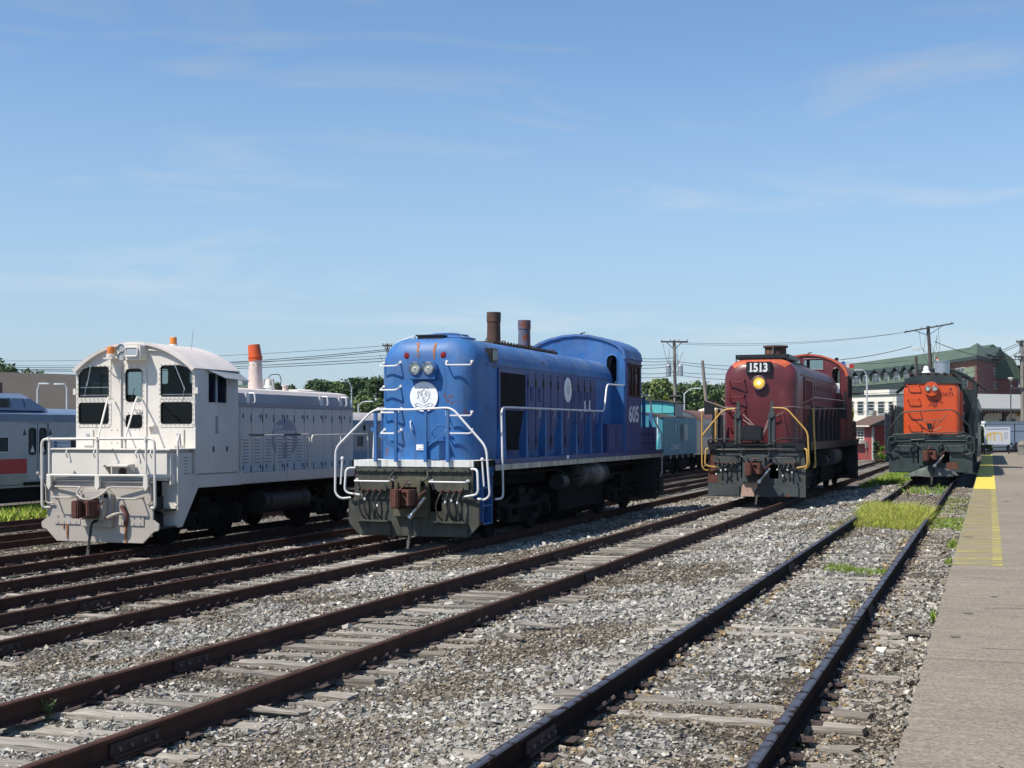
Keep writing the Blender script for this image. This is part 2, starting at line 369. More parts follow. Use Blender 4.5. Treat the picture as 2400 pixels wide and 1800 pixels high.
def worn_paint(name, c, cover):
    m = mat(name, c, .7, var=.12, vs=3); t = m.node_tree; N = t.nodes; K = t.links.new
    co = N.new('ShaderNodeTexCoord'); q = N.new('ShaderNodeMapping'); q.inputs['Scale'].default_value = (1.3, 17, 1); K(co.outputs['Object'], q.inputs[0])
    n = N.new('ShaderNodeTexNoise'); n.inputs['Scale'].default_value = 1.0; n.inputs['Detail'].default_value = 7; n.inputs['Roughness'].default_value = .75; K(q.outputs[0], n.inputs['Vector'])
    r = N.new('ShaderNodeMapRange'); K(n.outputs[0], r.inputs[0]); e = .70 - cover * .42; r.inputs[1].default_value = e - .06; r.inputs[2].default_value = e + .08; r.inputs[4].default_value = .92
    K(r.outputs[0], N['Principled BSDF'].inputs['Alpha']); return m
worn_paint('yellow_worn', (.50, .43, .075), .36); worn_paint('yellow_line_paint', (.54, .46, .11), .47); worn_paint('yellow_fresh', (.68, .54, .075), .95)
# rail heads: worn bright where wheels run
m = mat('rail_head', (.020, .0105, .008), .85, spec=.1, var=.3, vs=3, rust=.15, rs=9, rcol=(.16, .07, .03)); t = m.node_tree; N = t.nodes; K = t.links.new
g = N.new('ShaderNodeNewGeometry'); sx = N.new('ShaderNodeSeparateXYZ'); K(g.outputs['Normal'], sx.inputs[0]); b = N['Principled BSDF']
mr = N.new('ShaderNodeMapRange'); K(sx.outputs[2], mr.inputs[0]); mr.inputs[1].default_value = .55; mr.inputs[2].default_value = .95
s2 = N.new('ShaderNodeBsdfPrincipled'); s2.inputs['Metallic'].default_value = .8; s2.inputs['Roughness'].default_value = .42; s2.inputs['Base Color'].default_value = (.175, .160, .175, 1)
nz_ = N.new('ShaderNodeTexNoise'); nz_.inputs['Scale'].default_value = 7; nz_.inputs['Detail'].default_value = 6; K(N.new('ShaderNodeTexCoord').outputs['Object'], nz_.inputs['Vector'])
m2 = N.new('ShaderNodeMapRange'); K(nz_.outputs[0], m2.inputs[0]); m2.inputs[1].default_value = .62; m2.inputs[2].default_value = .50
ox_ = N.new('ShaderNodeSeparateXYZ'); K([n for n in N if n.bl_idname == 'ShaderNodeTexCoord'][0].outputs['Object'], ox_.inputs[0]); m3 = N.new('ShaderNodeMapRange'); K(ox_.outputs[2], m3.inputs[0]); m3.inputs[1].default_value = -.030; m3.inputs[2].default_value = -.012
ml0 = N.new('ShaderNodeMath'); ml0.operation = 'MULTIPLY'; K(mr.outputs[0], ml0.inputs[0]); K(m3.outputs[0], ml0.inputs[1])
ml = N.new('ShaderNodeMath'); ml.operation = 'MULTIPLY'; K(ml0.outputs[0], ml.inputs[0]); K(m2.outputs[0], ml.inputs[1])
ms = N.new('ShaderNodeMixShader'); K(ml.outputs[0], ms.inputs[0]); K(b.outputs[0], ms.inputs[1]); K(s2.outputs[0], ms.inputs[2]); K(ms.outputs[0], N['Material Output'].inputs[0])

# ---------------------------------------------------------------- ground
TRACKS = {'O': (-2.05, 0.), 'M': (-6.6, -.23), 'B': (-11.5, -.49), 'T': (-14.75, -.60), 'W': (-18.45, -.68), 'X': (-23.9, -.87), 'Y': (-27.9, -.90), 'C': (-34.5, -.95)}
kx, kz = [], []
for c_, z_ in sorted(TRACKS.values()): kx += [c_ - 1.2, c_ + 1.2]; kz += [z_, z_]
def rail_z(x): return np.interp(x, kx, kz)
def near_rail(x):
    d = np.full(np.shape(x), 9.); x = np.asarray(x)
    for c_, z_ in TRACKS.values():
        for s_ in (-.75, .75): d = np.minimum(d, np.abs(x - c_ - s_))
    return d
def ground_z(x, y):
    b = rail_z(x) - .212 + .075 * (noise2(x, y, .55, 1) - .5) + .035 * (noise2(x, y, 2.3, 2) - .5)
    b = b + .025 * np.exp(-((np.asarray(x) + 2.05) / 1.3) ** 2)
    return np.where(np.asarray(x) > -.55, -.5, b)
def zone(x, y):                               # 0 clean grey ballast ... 1 old brown dirt and fines
    n = .62 * noise2(x, y, .42, 5) + .38 * noise2(x, y, 1.3, 6); x = np.asarray(x); y = np.asarray(y)
    z_ = np.clip((n - .50) * 5 + .18, 0, 1)
    z_ = np.maximum(z_, np.clip((-12.6 - x) * .8, 0, .85) * np.clip(.35 + n, 0, 1))
    z_ = np.maximum(z_, np.clip(1 - np.abs(x + .85) / .5, 0, 1) * np.clip(n * 1.7 - .1, 0, 1))
    z_ = np.maximum(z_, np.clip((.42 - near_rail(x)) * 3, 0, .8) * np.clip(n * 2 - .3, 0, 1))
    z_ = np.maximum(z_, np.exp(-((x + 4.4) ** 2 / .7 + (y - 13.3) ** 2 / 3.2)) * .9)
    z_ = np.maximum(z_, np.exp(-((x + 4.6) ** 2 / 1.1 + (y - 8.6) ** 2 / 2.6)) * .85); z_ = np.maximum(z_, np.exp(-((x + 3.6) ** 2 / .5 + (y - 6.6) ** 2 / 2.)) * .7)
    return np.clip(z_, 0, 1)
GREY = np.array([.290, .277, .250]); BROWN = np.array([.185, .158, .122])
xs = np.concatenate([[-3000, -1200, -500, -200, -90, -60], np.arange(-45, -20, .6), np.arange(-20, -.4, .16), [-.3, 2, 30, 200, 800, 3000]])
ys = np.concatenate([[-60, -10], np.arange(3, 30, .2), np.arange(30, 70, .5), np.arange(70, 140, 2.5), [150, 200, 300, 600, 1500, 5000]])
gx, gy = np.meshgrid(xs, ys); gz = ground_z(gx, gy); far = (gy > 141) | (gx < -46) | (gy < 0); gz = np.where(far, -1.15, gz)
nx, ny = len(xs), len(ys); ii = np.arange(nx * ny).reshape(ny, nx)
q = np.stack([ii[:-1, :-1], ii[:-1, 1:], ii[1:, 1:], ii[1:, :-1]], -1).reshape(-1, 4)
zn = zone(gx, gy).ravel()[:, None]; gc = (GREY * (1 - zn) + BROWN * zn) * np.interp(-SN * gx + CS * gy, [24, 46], [.52, .92]).ravel()[:, None]  # near ground darkened in colour to paint the shade between stones
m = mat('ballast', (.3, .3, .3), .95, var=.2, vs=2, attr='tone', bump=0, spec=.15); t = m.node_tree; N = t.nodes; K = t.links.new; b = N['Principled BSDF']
co = N.new('ShaderNodeTexCoord').outputs['Object']; vo = N.new('ShaderNodeTexVoronoi'); vo.inputs['Scale'].default_value = 30; K(co, vo.inputs['Vector'])
prev = b.inputs['Base Color'].links[0].from_socket; hs = N.new('ShaderNodeSeparateColor'); K(vo.outputs['Color'], hs.inputs[0])
mr = N.new('ShaderNodeMapRange'); K(hs.outputs[0], mr.inputs[0]); mr.inputs[3].default_value = .40; mr.inputs[4].default_value = 1.25
hv = N.new('ShaderNodeHueSaturation'); K(mr.outputs[0], hv.inputs['Value']); K(prev, hv.inputs['Color']); K(hv.outputs[0], b.inputs['Base Color'])
bp = N.new('ShaderNodeBump'); bp.inputs['Strength'].default_value = .9; bp.inputs['Distance'].default_value = .05; bp.invert = True; K(vo.outputs['Distance'], bp.inputs['Height']); K(bp.outputs[0], b.inputs['Normal'])
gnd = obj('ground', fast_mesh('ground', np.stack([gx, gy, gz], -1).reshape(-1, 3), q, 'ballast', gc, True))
tag(gnd, 'grey and brown crushed stone ground of the rail yard', None, kind='structure')

# ---------------------------------------------------------------- loose ballast stones
n = 172000
d = (rng.random(n) * (52 ** .25 - 7.4 ** .25) + 7.4 ** .25) ** (1 / .25)
px = rng.uniform(-260, 2330, n); r_ = (px - 1200) / 3200 * d; X = CS * r_ - SN * d; Y = SN * r_ + CS * d
TIE = .53; on_tie = np.zeros(n, bool)
for k_, (c_, z_) in TRACKS.items():
    ph = (Y / TIE + (ord(k_) % 7) * .13) % 1
    on_tie |= (np.abs(X - c_) < 1.27) & (np.minimum(ph, 1 - ph) < .105 / TIE)
keep = (X < -.53) & (near_rail(X) > .062) & ~(on_tie & (rng.random(n) < .62))
X, Y, d = X[keep], Y[keep], d[keep]; n = len(X); zn = zone(X, Y)
rad = np.clip(rng.lognormal(math.log(.0130), .36, n), .006, .042) * (d / 10) ** .42 * np.where(zn > .5, .78, 1.0)
cube = np.array([[x, y, z] for z in (-1, 1) for y in (-1, 1) for x in (-1, 1)], np.float32)
cf = np.array([(0, 2, 3, 1), (4, 5, 7, 6), (0, 1, 5, 4), (2, 6, 7, 3), (0, 4, 6, 2), (1, 3, 7, 5)])
sv = cube[None] * rng.uniform(.50, .95, (n, 1, 3)) * np.array([1.15, 1.0, .62]) + rng.normal(0, .15, (n, 8, 3))
a, b_, c_ = rng.uniform(0, 6.28, n), rng.normal(0, .33, n), rng.normal(0, .33, n)
ca, sa, cb, sb, cc, sc2 = np.cos(a), np.sin(a), np.cos(b_), np.sin(b_), np.cos(c_), np.sin(c_)
Rm = np.stack([np.stack([ca * cb, ca * sb * sc2 - sa * cc, ca * sb * cc + sa * sc2], -1), np.stack([sa * cb, sa * sb * sc2 + ca * cc, sa * sb * cc - ca * sc2], -1), np.stack([-sb, cb * sc2, cb * cc], -1)], 1)
sv = np.einsum('nij,nkj->nki', Rm, sv * rad[:, None, None])
sv += np.stack([X, Y, ground_z(X, Y) + rad * rng.uniform(.05, .75, n)], -1)[:, None]
pick = (rng.random(n) < zn * .9)[:, None]; val = rng.lognormal(0, .30, n)[:, None]
cl = np.where(pick, BROWN * 1.08, GREY * 1.03) * val + rng.normal(0, .0035, (n, 3)); wh = rng.random(n) < .016; cl[wh] = np.array([.46, .44, .39]) * rng.uniform(.7, 1.15, (wh.sum(), 1))
ochre = (rng.random(n) < .25) & (near_rail(X) < .30) & (X > -4); cl[ochre] = np.array([.235, .175, .10]) * rng.lognormal(0, .3, (ochre.sum(), 1))
cl = np.clip(cl, .02, .75)
st = obj('gravel', fast_mesh('gravel', sv.reshape(-1, 3), (cf[None] + 8 * np.arange(n)[:, None, None]).reshape(-1, 4), 'stone', np.repeat(cl, 8, 0)))
tag(st, 'loose crushed ballast stones lying between the tracks', 'gravel', kind='stuff')

# ---------------------------------------------------------------- tracks
def rail_mesh(y0, y1, m):
    hw, z0 = .036, -.172
    prof = [(-.07, z0), (.07, z0), (.07, z0 + .012), (.013, z0 + .030), (.010, -.045), (.033, -.036), (.036, -.008), (.024, 0), (-.024, 0), (-.036, -.008), (-.033, -.036), (-.010, -.045), (-.013, z0 + .030), (-.07, z0 + .012)]
    M = MB(); M.loft([[(x, y, z) for x, z in prof] for y in (y0, y1)]); return M.mesh('rail', m, 0, 30)
def tie_mesh(k):
    rr = random.Random(k); nx = 13; vs = []; top = []; L_ = 1.27 * rr.uniform(.93, 1.03)
    for i in range(nx):
        x = -L_ + 2 * L_ * i / (nx - 1); e = .02 if 0 < i < nx - 1 else .05
        w = .11 + rr.uniform(-.012, .008)
        vs.append([(x + rr.uniform(-e, e) * (i in (0, nx - 1)), s * w, zz + (rr.uniform(-.016, .004) if zz > -.1 else 0)) for s, zz in ((-1, -.18), (1, -.18), (1, -.178 + .17), (.35, -.004), (-.2, -.014 * rr.random()), (-1, -.010))])
    M = MB(); M.loft(vs); return M.mesh('tie', 'tie_wood', 0, 0)
TIES = [tie_mesh(k) for k in range(7)]
jb = MB(); jb.box(.012, .034, -.30, .30, -.135, -.05); jb.box(-.034, -.012, -.30, .30, -.135, -.05); jb.box(.02, .062, -.30, .30, -.152, -.132)
JB = jb.mesh('joint_bar', 'splice_steel', .004)
bt = MB()
for k in (-.22, -.08, .08, .22):
    bt.cyl((.03, k, -.092), (.062, k, -.092), .017, n=6); bt.cyl((-.03, k, -.092), (-.055, k, -.092), .017, n=6)
BT = bt.mesh('joint_bolts', 'bolt')
TLAB = {'O': 'track with shiny rail heads beside the platform, under the orange locomotive', 'M': 'rusty track with splintered grey ties leading to the maroon locomotive', 'B': 'rusty track with pale ties under the blue locomotive',
        'T': 'rusty track squeezed between the blue and white locomotives', 'W': 'rusty track under the white switcher locomotive', 'X': 'rusty track directly behind the white switcher locomotive',
        'Y': 'rusty track along the grass verge at the far left', 'C': 'track under the silver commuter railcar'}
for k_, (c_, z_) in TRACKS.items():
    tr = thing('railway_track', TLAB[k_], 'railway track', (c_, 0, z_), group='tracks of the rail yard')
    y1 = 175 if k_ in 'OM' else 260
    rm = rail_mesh(-8, y1, MATS['rail_head'] if k_ == 'O' else MATS['rail_steel'])
    rails = [obj('rail', rm, tr, (s_ * .7525, 0, random.uniform(-.004, .004))) for s_ in (-1, 1)]
    J = {'O': (20.4, 15.8), 'M': (11.5, 20.3), 'B': (16.6, 12.9), 'T': (15.4, 12.4), 'W': (17, 13), 'X': (15, 21), 'Y': (15, 21), 'C': (15, 20)}[k_]
    for s_, r_, j0 in zip((-1, 1), rails, J):
        for q_ in range(-1, 4):
            yj = j0 + q_ * 11.9
            if 5 < yj < 48:
                j = obj('joint_bar', JB, r_, (0, yj, 0)); obj('joint_bolts', BT, r_, (0, yj, 0))['kind'] = 'stuff'
    yy0, yy1 = {'O': (6, 46), 'M': (4, 48), 'B': (4, 40), 'T': (4, 36), 'W': (6, 30), 'X': (14, 22), 'Y': (16, 24), 'C': (16, 22)}[k_]
    ph = (ord(k_) % 7) * .13; plates = MB(); sp = MB()
    for i in range(int(yy0 / TIE), int(yy1 / TIE)):
        y = (i - ph) * TIE; dz = random.choice((0, 0, 0, -.008, -.018, -.035))
        if random.random() < .06: dz -= .05
        o = obj('tie', random.choice(TIES), tr, (random.uniform(-.05, .05), y + random.uniform(-.03, .03), -.170 + dz), (0, random.uniform(-.008, .008), random.gauss(0, .022) + (math.pi if random.random() < .5 else 0)))
        for s_ in (-.7525, .7525):
            if y < 34:
                plates.box(s_ - .17, s_ + .17, y - .085, y + .085, -.1735, -.165)
                for q_ in (-.10, .10):
                    if random.random() < .8: sp.box(s_ + q_ - .012, s_ + q_ + .012, y - .05, y - .030, -.166, -.155 + random.uniform(0, .025))
                if random.random() < .22:
                    for e in (-.13, .12): sp.bar((s_ + .03, y + e, -.16), (s_ + .105, y + e + .03, -.10), .03, .02)
    part('tie_plates', plates, 'tie_plate', tr, kind='stuff', smooth=0); part('spikes', sp, 'bolt', tr, kind='stuff', smooth=0)

# ---------------------------------------------------------------- platform
pf = tag(obj('platform', None), 'low concrete platform with yellow edge paint running past the orange locomotive', None, kind='structure')
yb = [3.2 + 7.6 * i for i in range(14)] + [110.]
for a, b_ in zip(yb[:-1], yb[1:]):
    s_ = MB(); s_.box(-.47, 15, a + .006, b_ - .006, -.25, .2); part('concrete_slab', s_, 'concrete', pf, .012)
jn = MB(); jn.box(-.44, 15, 3, 110, -.3, .17); part('bedding', jn, 'grime', pf)
mat('crack', (.045, .040, .035), .9, var=.2); mat('stain', (.11, .098, .082), .9, var=.3, vs=5)
rr = random.Random(12)
for k in range(9):
    y = 7.5 + k * 3.1 + rr.uniform(-1, 1); x = rr.uniform(-.46, .3); pts = [(x, y)]
    for j in range(rr.randint(5, 9)): x += rr.uniform(.06, .22); y += rr.uniform(-.16, .16); pts.append((x, y))
    M = MB(); w_ = [rr.uniform(.003, .009) for _ in pts]; M.loft([[(x, y - ww, .2045), (x, y + ww, .2045)] for (x, y), ww in zip(pts, w_)], closed=False, cap=False); part('crack', M, 'crack', pf, smooth=0)
for k in range(30):
    x, y, r0 = rr.uniform(-.40, 2.2), rr.uniform(8, 42), rr.uniform(.02, .10); M = MB(); M.add([(x + r0 * rr.uniform(.6, 1.3) * math.cos(a * .5236), y + r0 * rr.uniform(.7, 2.0) * math.sin(a * .5236), .2042) for a in range(12)], [tuple(range(12))]); part('stain', M, 'stain', pf, smooth=0)
for k in range(26):
    y = rr.uniform(7.5, 34); r0 = rr.uniform(.02, .06); M = MB(); M.add([(-.475, y - r0 * 1.6, .2043), (-.475 + r0 * .5, y - r0 * .5, .2043), (-.475 + r0 * .4, y + r0 * .7, .2043), (-.475, y + r0 * 1.5, .2043), (-.476, y + r0 * .9, .2 - r0 * .8), (-.476, y - r0, .2 - r0 * .7)], [(0, 1, 2, 3), (0, 3, 4, 5)]); part('edge_chip', M, 'stain', pf, smooth=0)
def sheet(name, m, x0, x1, y0, y1, z, label):
    s_ = MB(); s_.add([(x0, y0, z), (x1, y0, z), (x1, y1, z), (x0, y1, z)], [(0, 1, 2, 3)]); o = obj(name, s_.mesh(name, m, 0, 0)); return tag(o, label, None, kind='structure')
sheet('yellow_marking', 'yellow_worn', -.45, .03, 18.32, 42, .206, 'worn faded yellow band painted along the platform edge')
sheet('yellow_line', 'yellow_line_paint', .034, .16, 18.32, 42, .206, 'narrow yellow line beside the worn band on the platform')
sheet('yellow_marking', 'yellow_fresh', -.45, .16, 42.004, 100, .206, 'bright yellow band on the platform edge beside the orange locomotive')

# ---------------------------------------------------------------- grass and weeds
def grass(name, label, pts, h, c0, c1, w=.006, tips=.2):
    n = len(pts); pts = np.asarray(pts); hh = h * rng.uniform(.45, 1.15, n) if np.isscalar(h) else h * rng.uniform(.6, 1.15, n)
    an = rng.uniform(0, 6.28, n); le = rng.normal(0, .45, (n, 2)) * hh[:, None]; g0 = ground_z(pts[:, 0], pts[:, 1]) - .01
    if pts.shape[1] > 2: g0 = pts[:, 2]
    side = np.stack([np.cos(an), np.sin(an)], -1) * (w * (1 + hh * 1.2))[:, None]
    p0 = np.concatenate([pts[:, :2], g0[:, None]], 1); s3 = np.concatenate([side, np.zeros((n, 1))], 1)
    mid = p0 + np.concatenate([le * .35, (hh * .6)[:, None]], 1); tip = p0 + np.concatenate([le, hh[:, None]], 1)
    v = np.stack([p0 - s3, p0 + s3, mid + s3 * .8, mid - s3 * .8, tip + s3 * .15, tip - s3 * .15], 1)
    f_ = np.array([(0, 1, 2, 3), (3, 2, 4, 5)])
    u = rng.random((n, 1)); c = np.array(c0) * (1 - u) + np.array(c1) * u; tp = rng.random(n) < tips; c[tp] = np.array([.36, .29, .13]) * rng.uniform(.7, 1.1, (tp.sum(), 1))
    o = obj(name, fast_mesh(name, v.reshape(-1, 3), (f_[None] + 6 * np.arange(n)[:, None, None]).reshape(-1, 4), 'blade', np.repeat(c, 6, 0)))
    return tag(o, label, 'grass', kind='stuff')
def patch(n, x0, x1, y0, y1, thr=0, s=1.2, seed=3):
    x = rng.uniform(x0, x1, n); y = rng.uniform(y0, y1, n); k = noise2(x, y, s, seed) > thr; return np.stack([x[k], y[k]], -1)
G0, G1 = (.22, .32, .035), (.52, .54, .09)
p = patch(17000, -2.78, -1.30, 29.8, 35.2, .16); hh = .36 * np.clip((p[:, 1] - 29.2) / 2.5, .4, 1) * np.clip((37 - p[:, 1]) / 2, .3, 1)
k_ = noise2(p[:, 0], p[:, 1], 2.2, 9); p = p[(np.minimum(p[:, 1] - 29.8, 35.2 - p[:, 1]) / 1.4 + .15 > k_)]
p = p[(p[:, 0] < -1.9) | (p[:, 1] < 33.5) | (rng.random(len(p)) < .4)]; hh = .36 * np.clip((p[:, 1] - 29.2) / 2.5, .4, 1) * np.clip((37 - p[:, 1]) / 2, .3, 1)
grass('grass', 'tall bright grass patch growing between the platform track rails', p, hh, G0, G1, .0036, .30)
grass('grass', 'sparse low weeds thinning out round the tall grass patch', np.concatenate([patch(2600, -3.3, -1.0, 28.6, 38.5, .52, .9), patch(700, -3.2, -2.7, 26, 40, .5), patch(260, -2.6, -1.3, 14, 27, .72)]), .11, (.10, .19, .03), (.30, .36, .06), .004, .3)
grass('grass', 'thin row of low grass along a tie nearer the camera', patch(2600, -2.35, -1.30, 20.6, 21.5, .42, 2.2), .075, (.10, .20, .03), (.26, .36, .05), .0035, .1)
grass('grass', 'low grass between the right rail and the platform edge', np.concatenate([patch(1800, -1.22, -.52, 30.0, 33.8, .25), patch(250, -.72, -.5, 25.5, 27, .3), patch(220, -.66, -.5, 22.2, 23.4, .3), patch(110, -.62, -.5, 15.6, 16.1), patch(120, -1.05, -.85, 12.7, 13.2, .4), patch(900, -1.3, -.52, 36, 44, .45)]), .10, (.10, .20, .03), (.28, .38, .05), .006, .1)
grass('grass', 'grass strip in the shade beyond the maroon locomotive', np.concatenate([patch(4200, -4.9, -3.2, 55, 72, .30, .5), patch(500, -3.0, -1.2, 46, 50, .5)]), .22, (.10, .22, .03), (.28, .38, .05), .011, .1)
grass('grass', 'long grass verge in front of the commuter railcar', patch(15000, -33.4, -28.9, 22, 48, .05, .8), .42, (.16, .27, .03), (.40, .46, .06), .014, .12)
wx, wy = P(112, 3200 * 2.27 / (1655 - 1007)); wz = float(ground_z(np.array([wx]), np.array([wy]))[0])
wd = thing('weed', 'small green weed sprouting beside a rusty rail in the foreground', 'weed', (wx, wy, wz))
sm = MB(); lf = MB()
for k in range(7):
    a = k * .9; e = Vector((.07 * math.cos(a), .07 * math.sin(a), random.uniform(.12, .24))); sm.tube([(0, 0, 0), e * .5 + Vector((0, 0, .03)), e], .003, 4)
    for j in range(6):
        b_ = e * (.35 + .12 * j); c = Vector((math.cos(a * 3 + j * 2), math.sin(a * 3 + j * 2), .5)) * .05; s_ = Vector((-c.y, c.x, 0)).normalized() * .006
        lf.add([b_, b_ + c * .5 + s_, b_ + c, b_ + c * .5 - s_], [(0, 1, 2, 3)])
mat('weed_green', (.09, .16, .045), .6, var=.2); part('stem', sm, 'weed_green', wd); part('leaf_blades', lf, 'weed_green', wd, smooth=0, kind='stuff')
for px, py, h_, L_, a, lab in ((880, 1442, 2.25, 1.5, -8, 'split grey plank leaning on the rail of the maroon track'), (1265, 1475, 2.3, .55, 4, 'thin curved wood splinter lying on gravel'), (640, 1660, 2.3, .5, 3, 'short grey wood scrap beside the nearest rusty rail'),
                             (1210, 1505, 2.3, .3, -30, 'tiny grey wood chip on the gravel below the splinter'), (2150, 1497, 2.15, .35, 12, 'dark burnt wood chunk on gravel near the platform')):
    d_ = 3200 * h_ / (py - 1007); x, y = P(px, d_); z = float(ground_z(np.array([x]), np.array([y]))[0]) + .05
    w = MB()
    for j in range(3): w.bar((-L_ / 2 + .1 * j * L_, .03 * j - .03, .01 * j), (L_ / 2 - .12 * j * L_, .025 * j - .02, .02 - .008 * j), .035, .022)
    o = obj('wood_scrap', w.mesh('wood_scrap', 'tie_wood', .003, 0), None, (x, y, z), (R(2), R(-5 if L_ > 1 else 3), R(a))); tag(o, lab, 'wood scrap')
# ---------------------------------------------------------------- shared railway parts
def grab_mesh(L_, m, off=.10, r=.013, drop=0):
    M = MB(); M.tube(fillet([(-L_ / 2, 0, .02 + drop), (-L_ / 2, -off, 0), (L_ / 2, -off, 0), (L_ / 2, 0, .02 + drop)], .05), r, 6)
    M.box(-L_ / 2 - .03, -L_ / 2 + .03, -.012, .008, -.01 + drop, .05 + drop); M.box(L_ / 2 - .03, L_ / 2 + .03, -.012, .008, -.01 + drop, .05 + drop)
    return M.mesh('grab_iron', m)
def wheelset(parent, y, m):
    M = MB()
    for s in (-1, 1):
        M.lathe([(.12, s * .62), (.12, s * .80), (.30, s * .79), (.42, s * .815), (.50, s * .815), (.505, s * .76), (.51, s * .70), (.535, s * .685), (.53, s * .665), (.40, s * .66), (.2, s * .64)], (0, 0, 0), 'x', 28)
    M.cyl((-.8, 0, 0), (.8, 0, 0), .09); return part('wheelset', M, m, parent, loc=(0, y, .508))
def truck(root, yc, wb, m='grime', drop=0):
    t = obj('truck', None, root)
    for s in (-1, 1):
        M = MB(); h = wb / 2
        out = [(-h - .42, .78), (-h - .34, .40), (-h + .34, .40), (-h + .45, .28), (h - .45, .28), (h - .34, .40), (h + .34, .40), (h + .42, .78), (h + .10, .86), (h - .45, .72), (.45, .70), (.35, .88), (-.35, .88), (-.45, .70), (-h + .45, .72), (-h - .10, .86)]
        holes = [rrect(-h + .52, .42, -.42, .60, .05), rrect(.42, .42, h - .52, .60, .05)]
        M.plate([(y + yc, z) for y, z in out], [[(y + yc, z) for y, z in hh] for hh in holes], 'x', s * 1.02, s * 1.14); part('side_frame', M, m, t, .012)
        for e in (-h, h):
            M = MB(); M.box(s * 1.06, s * 1.24, yc + e - .15, yc + e + .15, .36, .68); M.cyl((s * 1.2, yc + e, .52), (s * 1.29, yc + e, .52), .13); part('axle_box', M, m, t, .01)
        M = MB()
        for e in (-.22, 0, .22):
            zs = [(.10 * math.cos(a * .9), .10 * math.sin(a * .9), .34 + .30 * a / 40) for a in range(41)]
            M.tube([(s * 1.1 + x, yc + e + y * .9, z) for x, y, z in zs], .022, 5)
        part('spring', M, m, t)
        M = MB(); M.cyl((s * 1.15, yc - h * .55, .98), (s * 1.15, yc - h * .55 + .42, .98), .14); M.bar((s * 1.15, yc - h * .55, .98), (s * 1.12, yc - h - .5, .6), .05, .06); part('brake_cylinder', M, m, t)
    for e in (-wb / 2, wb / 2):
        w = wheelset(t, yc + e, m)
    M = MB(); M.box(-1.0, 1.0, yc - .3, yc + .3, .5, .95); part('bolster', M, m, t); return t
def coupler(root, z=1.0, y=0, m='coupler_rust', pocket='olive_grime'):
    M = MB(); M.box(-.16, .16, y - .28, y + .3, z - .15, z + .13)
    M.box(-.20, .21, y - .44, y - .26, z - .17, z + .17)
    M.plate([(.09, y - .44), (.21, y - .42), (.27, y - .58), (.20, y - .68), (.12, y - .64), (.15, y - .56)], [], 'z', z - .16, z + .18); M.box(-.05, .14, y - .50, y - .44, z + .10, z + .18); M.box(-.05, .14, y - .50, y - .44, z - .17, z - .10); c = part('coupler', M, m, root, .018)
    M = MB(); M.plate([(-.23, y - .42), (-.24, y - .66), (-.17, y - .72), (-.06, y - .70), (-.02, y - .60), (-.08, y - .54), (-.08, y - .42)], [], 'z', z - .20, z + .18); M.cyl((-.17, y - .5, z - .23), (-.17, y - .5, z + .22), .035, n=10); part('knuckle', M, m, c, .022)
    M = MB(); M.tube([(.26, y - .36, z - .12), (.38, y - .55, z + .05), (.55, y - .62, z + .17)], .022, 6); part('lift_bar', M, m, c)
    M = MB(); M.plate([(-.40, z - .42), (.40, z - .42), (.40, z + .30), (.30, z + .42), (-.30, z + .42), (-.40, z + .30)], [rrect(-.21, z - .22, .21, z + .2, .03)], 'y', y - .12, y + .02)
    M.box(-.30, -.21, y - .30, y - .12, z - .25, z + .33); M.box(.21, .30, y - .30, y - .12, z - .25, z + .33); M.box(-.30, .30, y - .26, y - .12, z + .21, z + .38); part('draft_pocket', M, pocket, root, .015)
    return c
def hoses(root, xs, z0, z1, y, m='hose', tip='white_rail'):
    for x in xs:
        k = random.uniform(-.06, .06); M = MB()
        M.tube(fillet([(x, y, z0), (x - .01, y - .12, z0 - .06), (x + k - .07, y - .14, (z0 + z1) / 2), (x + k, y - .10, z1 + .08), (x + .06 + k, y - .03, z1)], .2, 6), .019, 7)
        h = part('air_hose', M, m, root)
        M = MB(); M.cyl((x, y + .01, z0 + .02), (x, y - .10, z0 - .03), .032, n=8); part('hose_fitting', M, 'coupler_rust', h)
        if random.random() < .6: zz = z0 - .15 - .2 * random.random(); M = MB(); M.cyl((x - .045, y - .135, zz), (x - .05, y - .138, zz - .05), .023, n=8); part('hose_band', M, tip, h)
def long_hose(root, p, m='hose', tip='steel'):
    M = MB(); q = V(*p); M.tube(fillet([q, q + V(.02, -.22, -.03), q + V(0, -.26, -.35), q + V(-.06, -.24, -.62)], .15, 5), .03, 8); h = part('air_hose', M, m, root)
    M = MB(); e = q + V(-.06, -.24, -.62); M.cyl(e, e + V(-.03, 0, -.16), .042, .03, 10); part('hose_fitting', M, tip, h)
def bell(root, p, r, m, frame):
    b = obj('bell', None, root)
    M = MB(); M.lathe([(.02, r * 1.5), (.35 * r, r * 1.5), (.5 * r, r * 1.3), (.62 * r, r * .6), (.82 * r, r * .15), (r, 0), (.93 * r, .02), (.5 * r, r * .5)], p, 'z', 24); part('bell_shell', M, m, b)
    M = MB(); x, y, z = p; M.bar((x - r * 1.25, y, z - .12), (x - r * .9, y, z + r * 1.5), .05, .03); M.bar((x + r * 1.25, y, z - .12), (x + r * .9, y, z + r * 1.5), .05, .03); M.bar((x - r * .95, y, z + r * 1.5), (x + r * .95, y, z + r * 1.5), .04, .04); part('bell_yoke', M, frame, b)
def arc_roof(hw, z_e, z_a, n=18, e=1.0):
    """(x, z) points of a crown roof from +hw to -hw."""
    h = z_a - z_e; Rr = (hw * hw + h * h) / (2 * h); a0 = math.asin(min(1, hw / Rr))
    return [(Rr * math.sin(a0 * (1 - 2 * i / n)), z_a - Rr + Rr * math.cos(a0 * (1 - 2 * i / n))) for i in range(n + 1)]
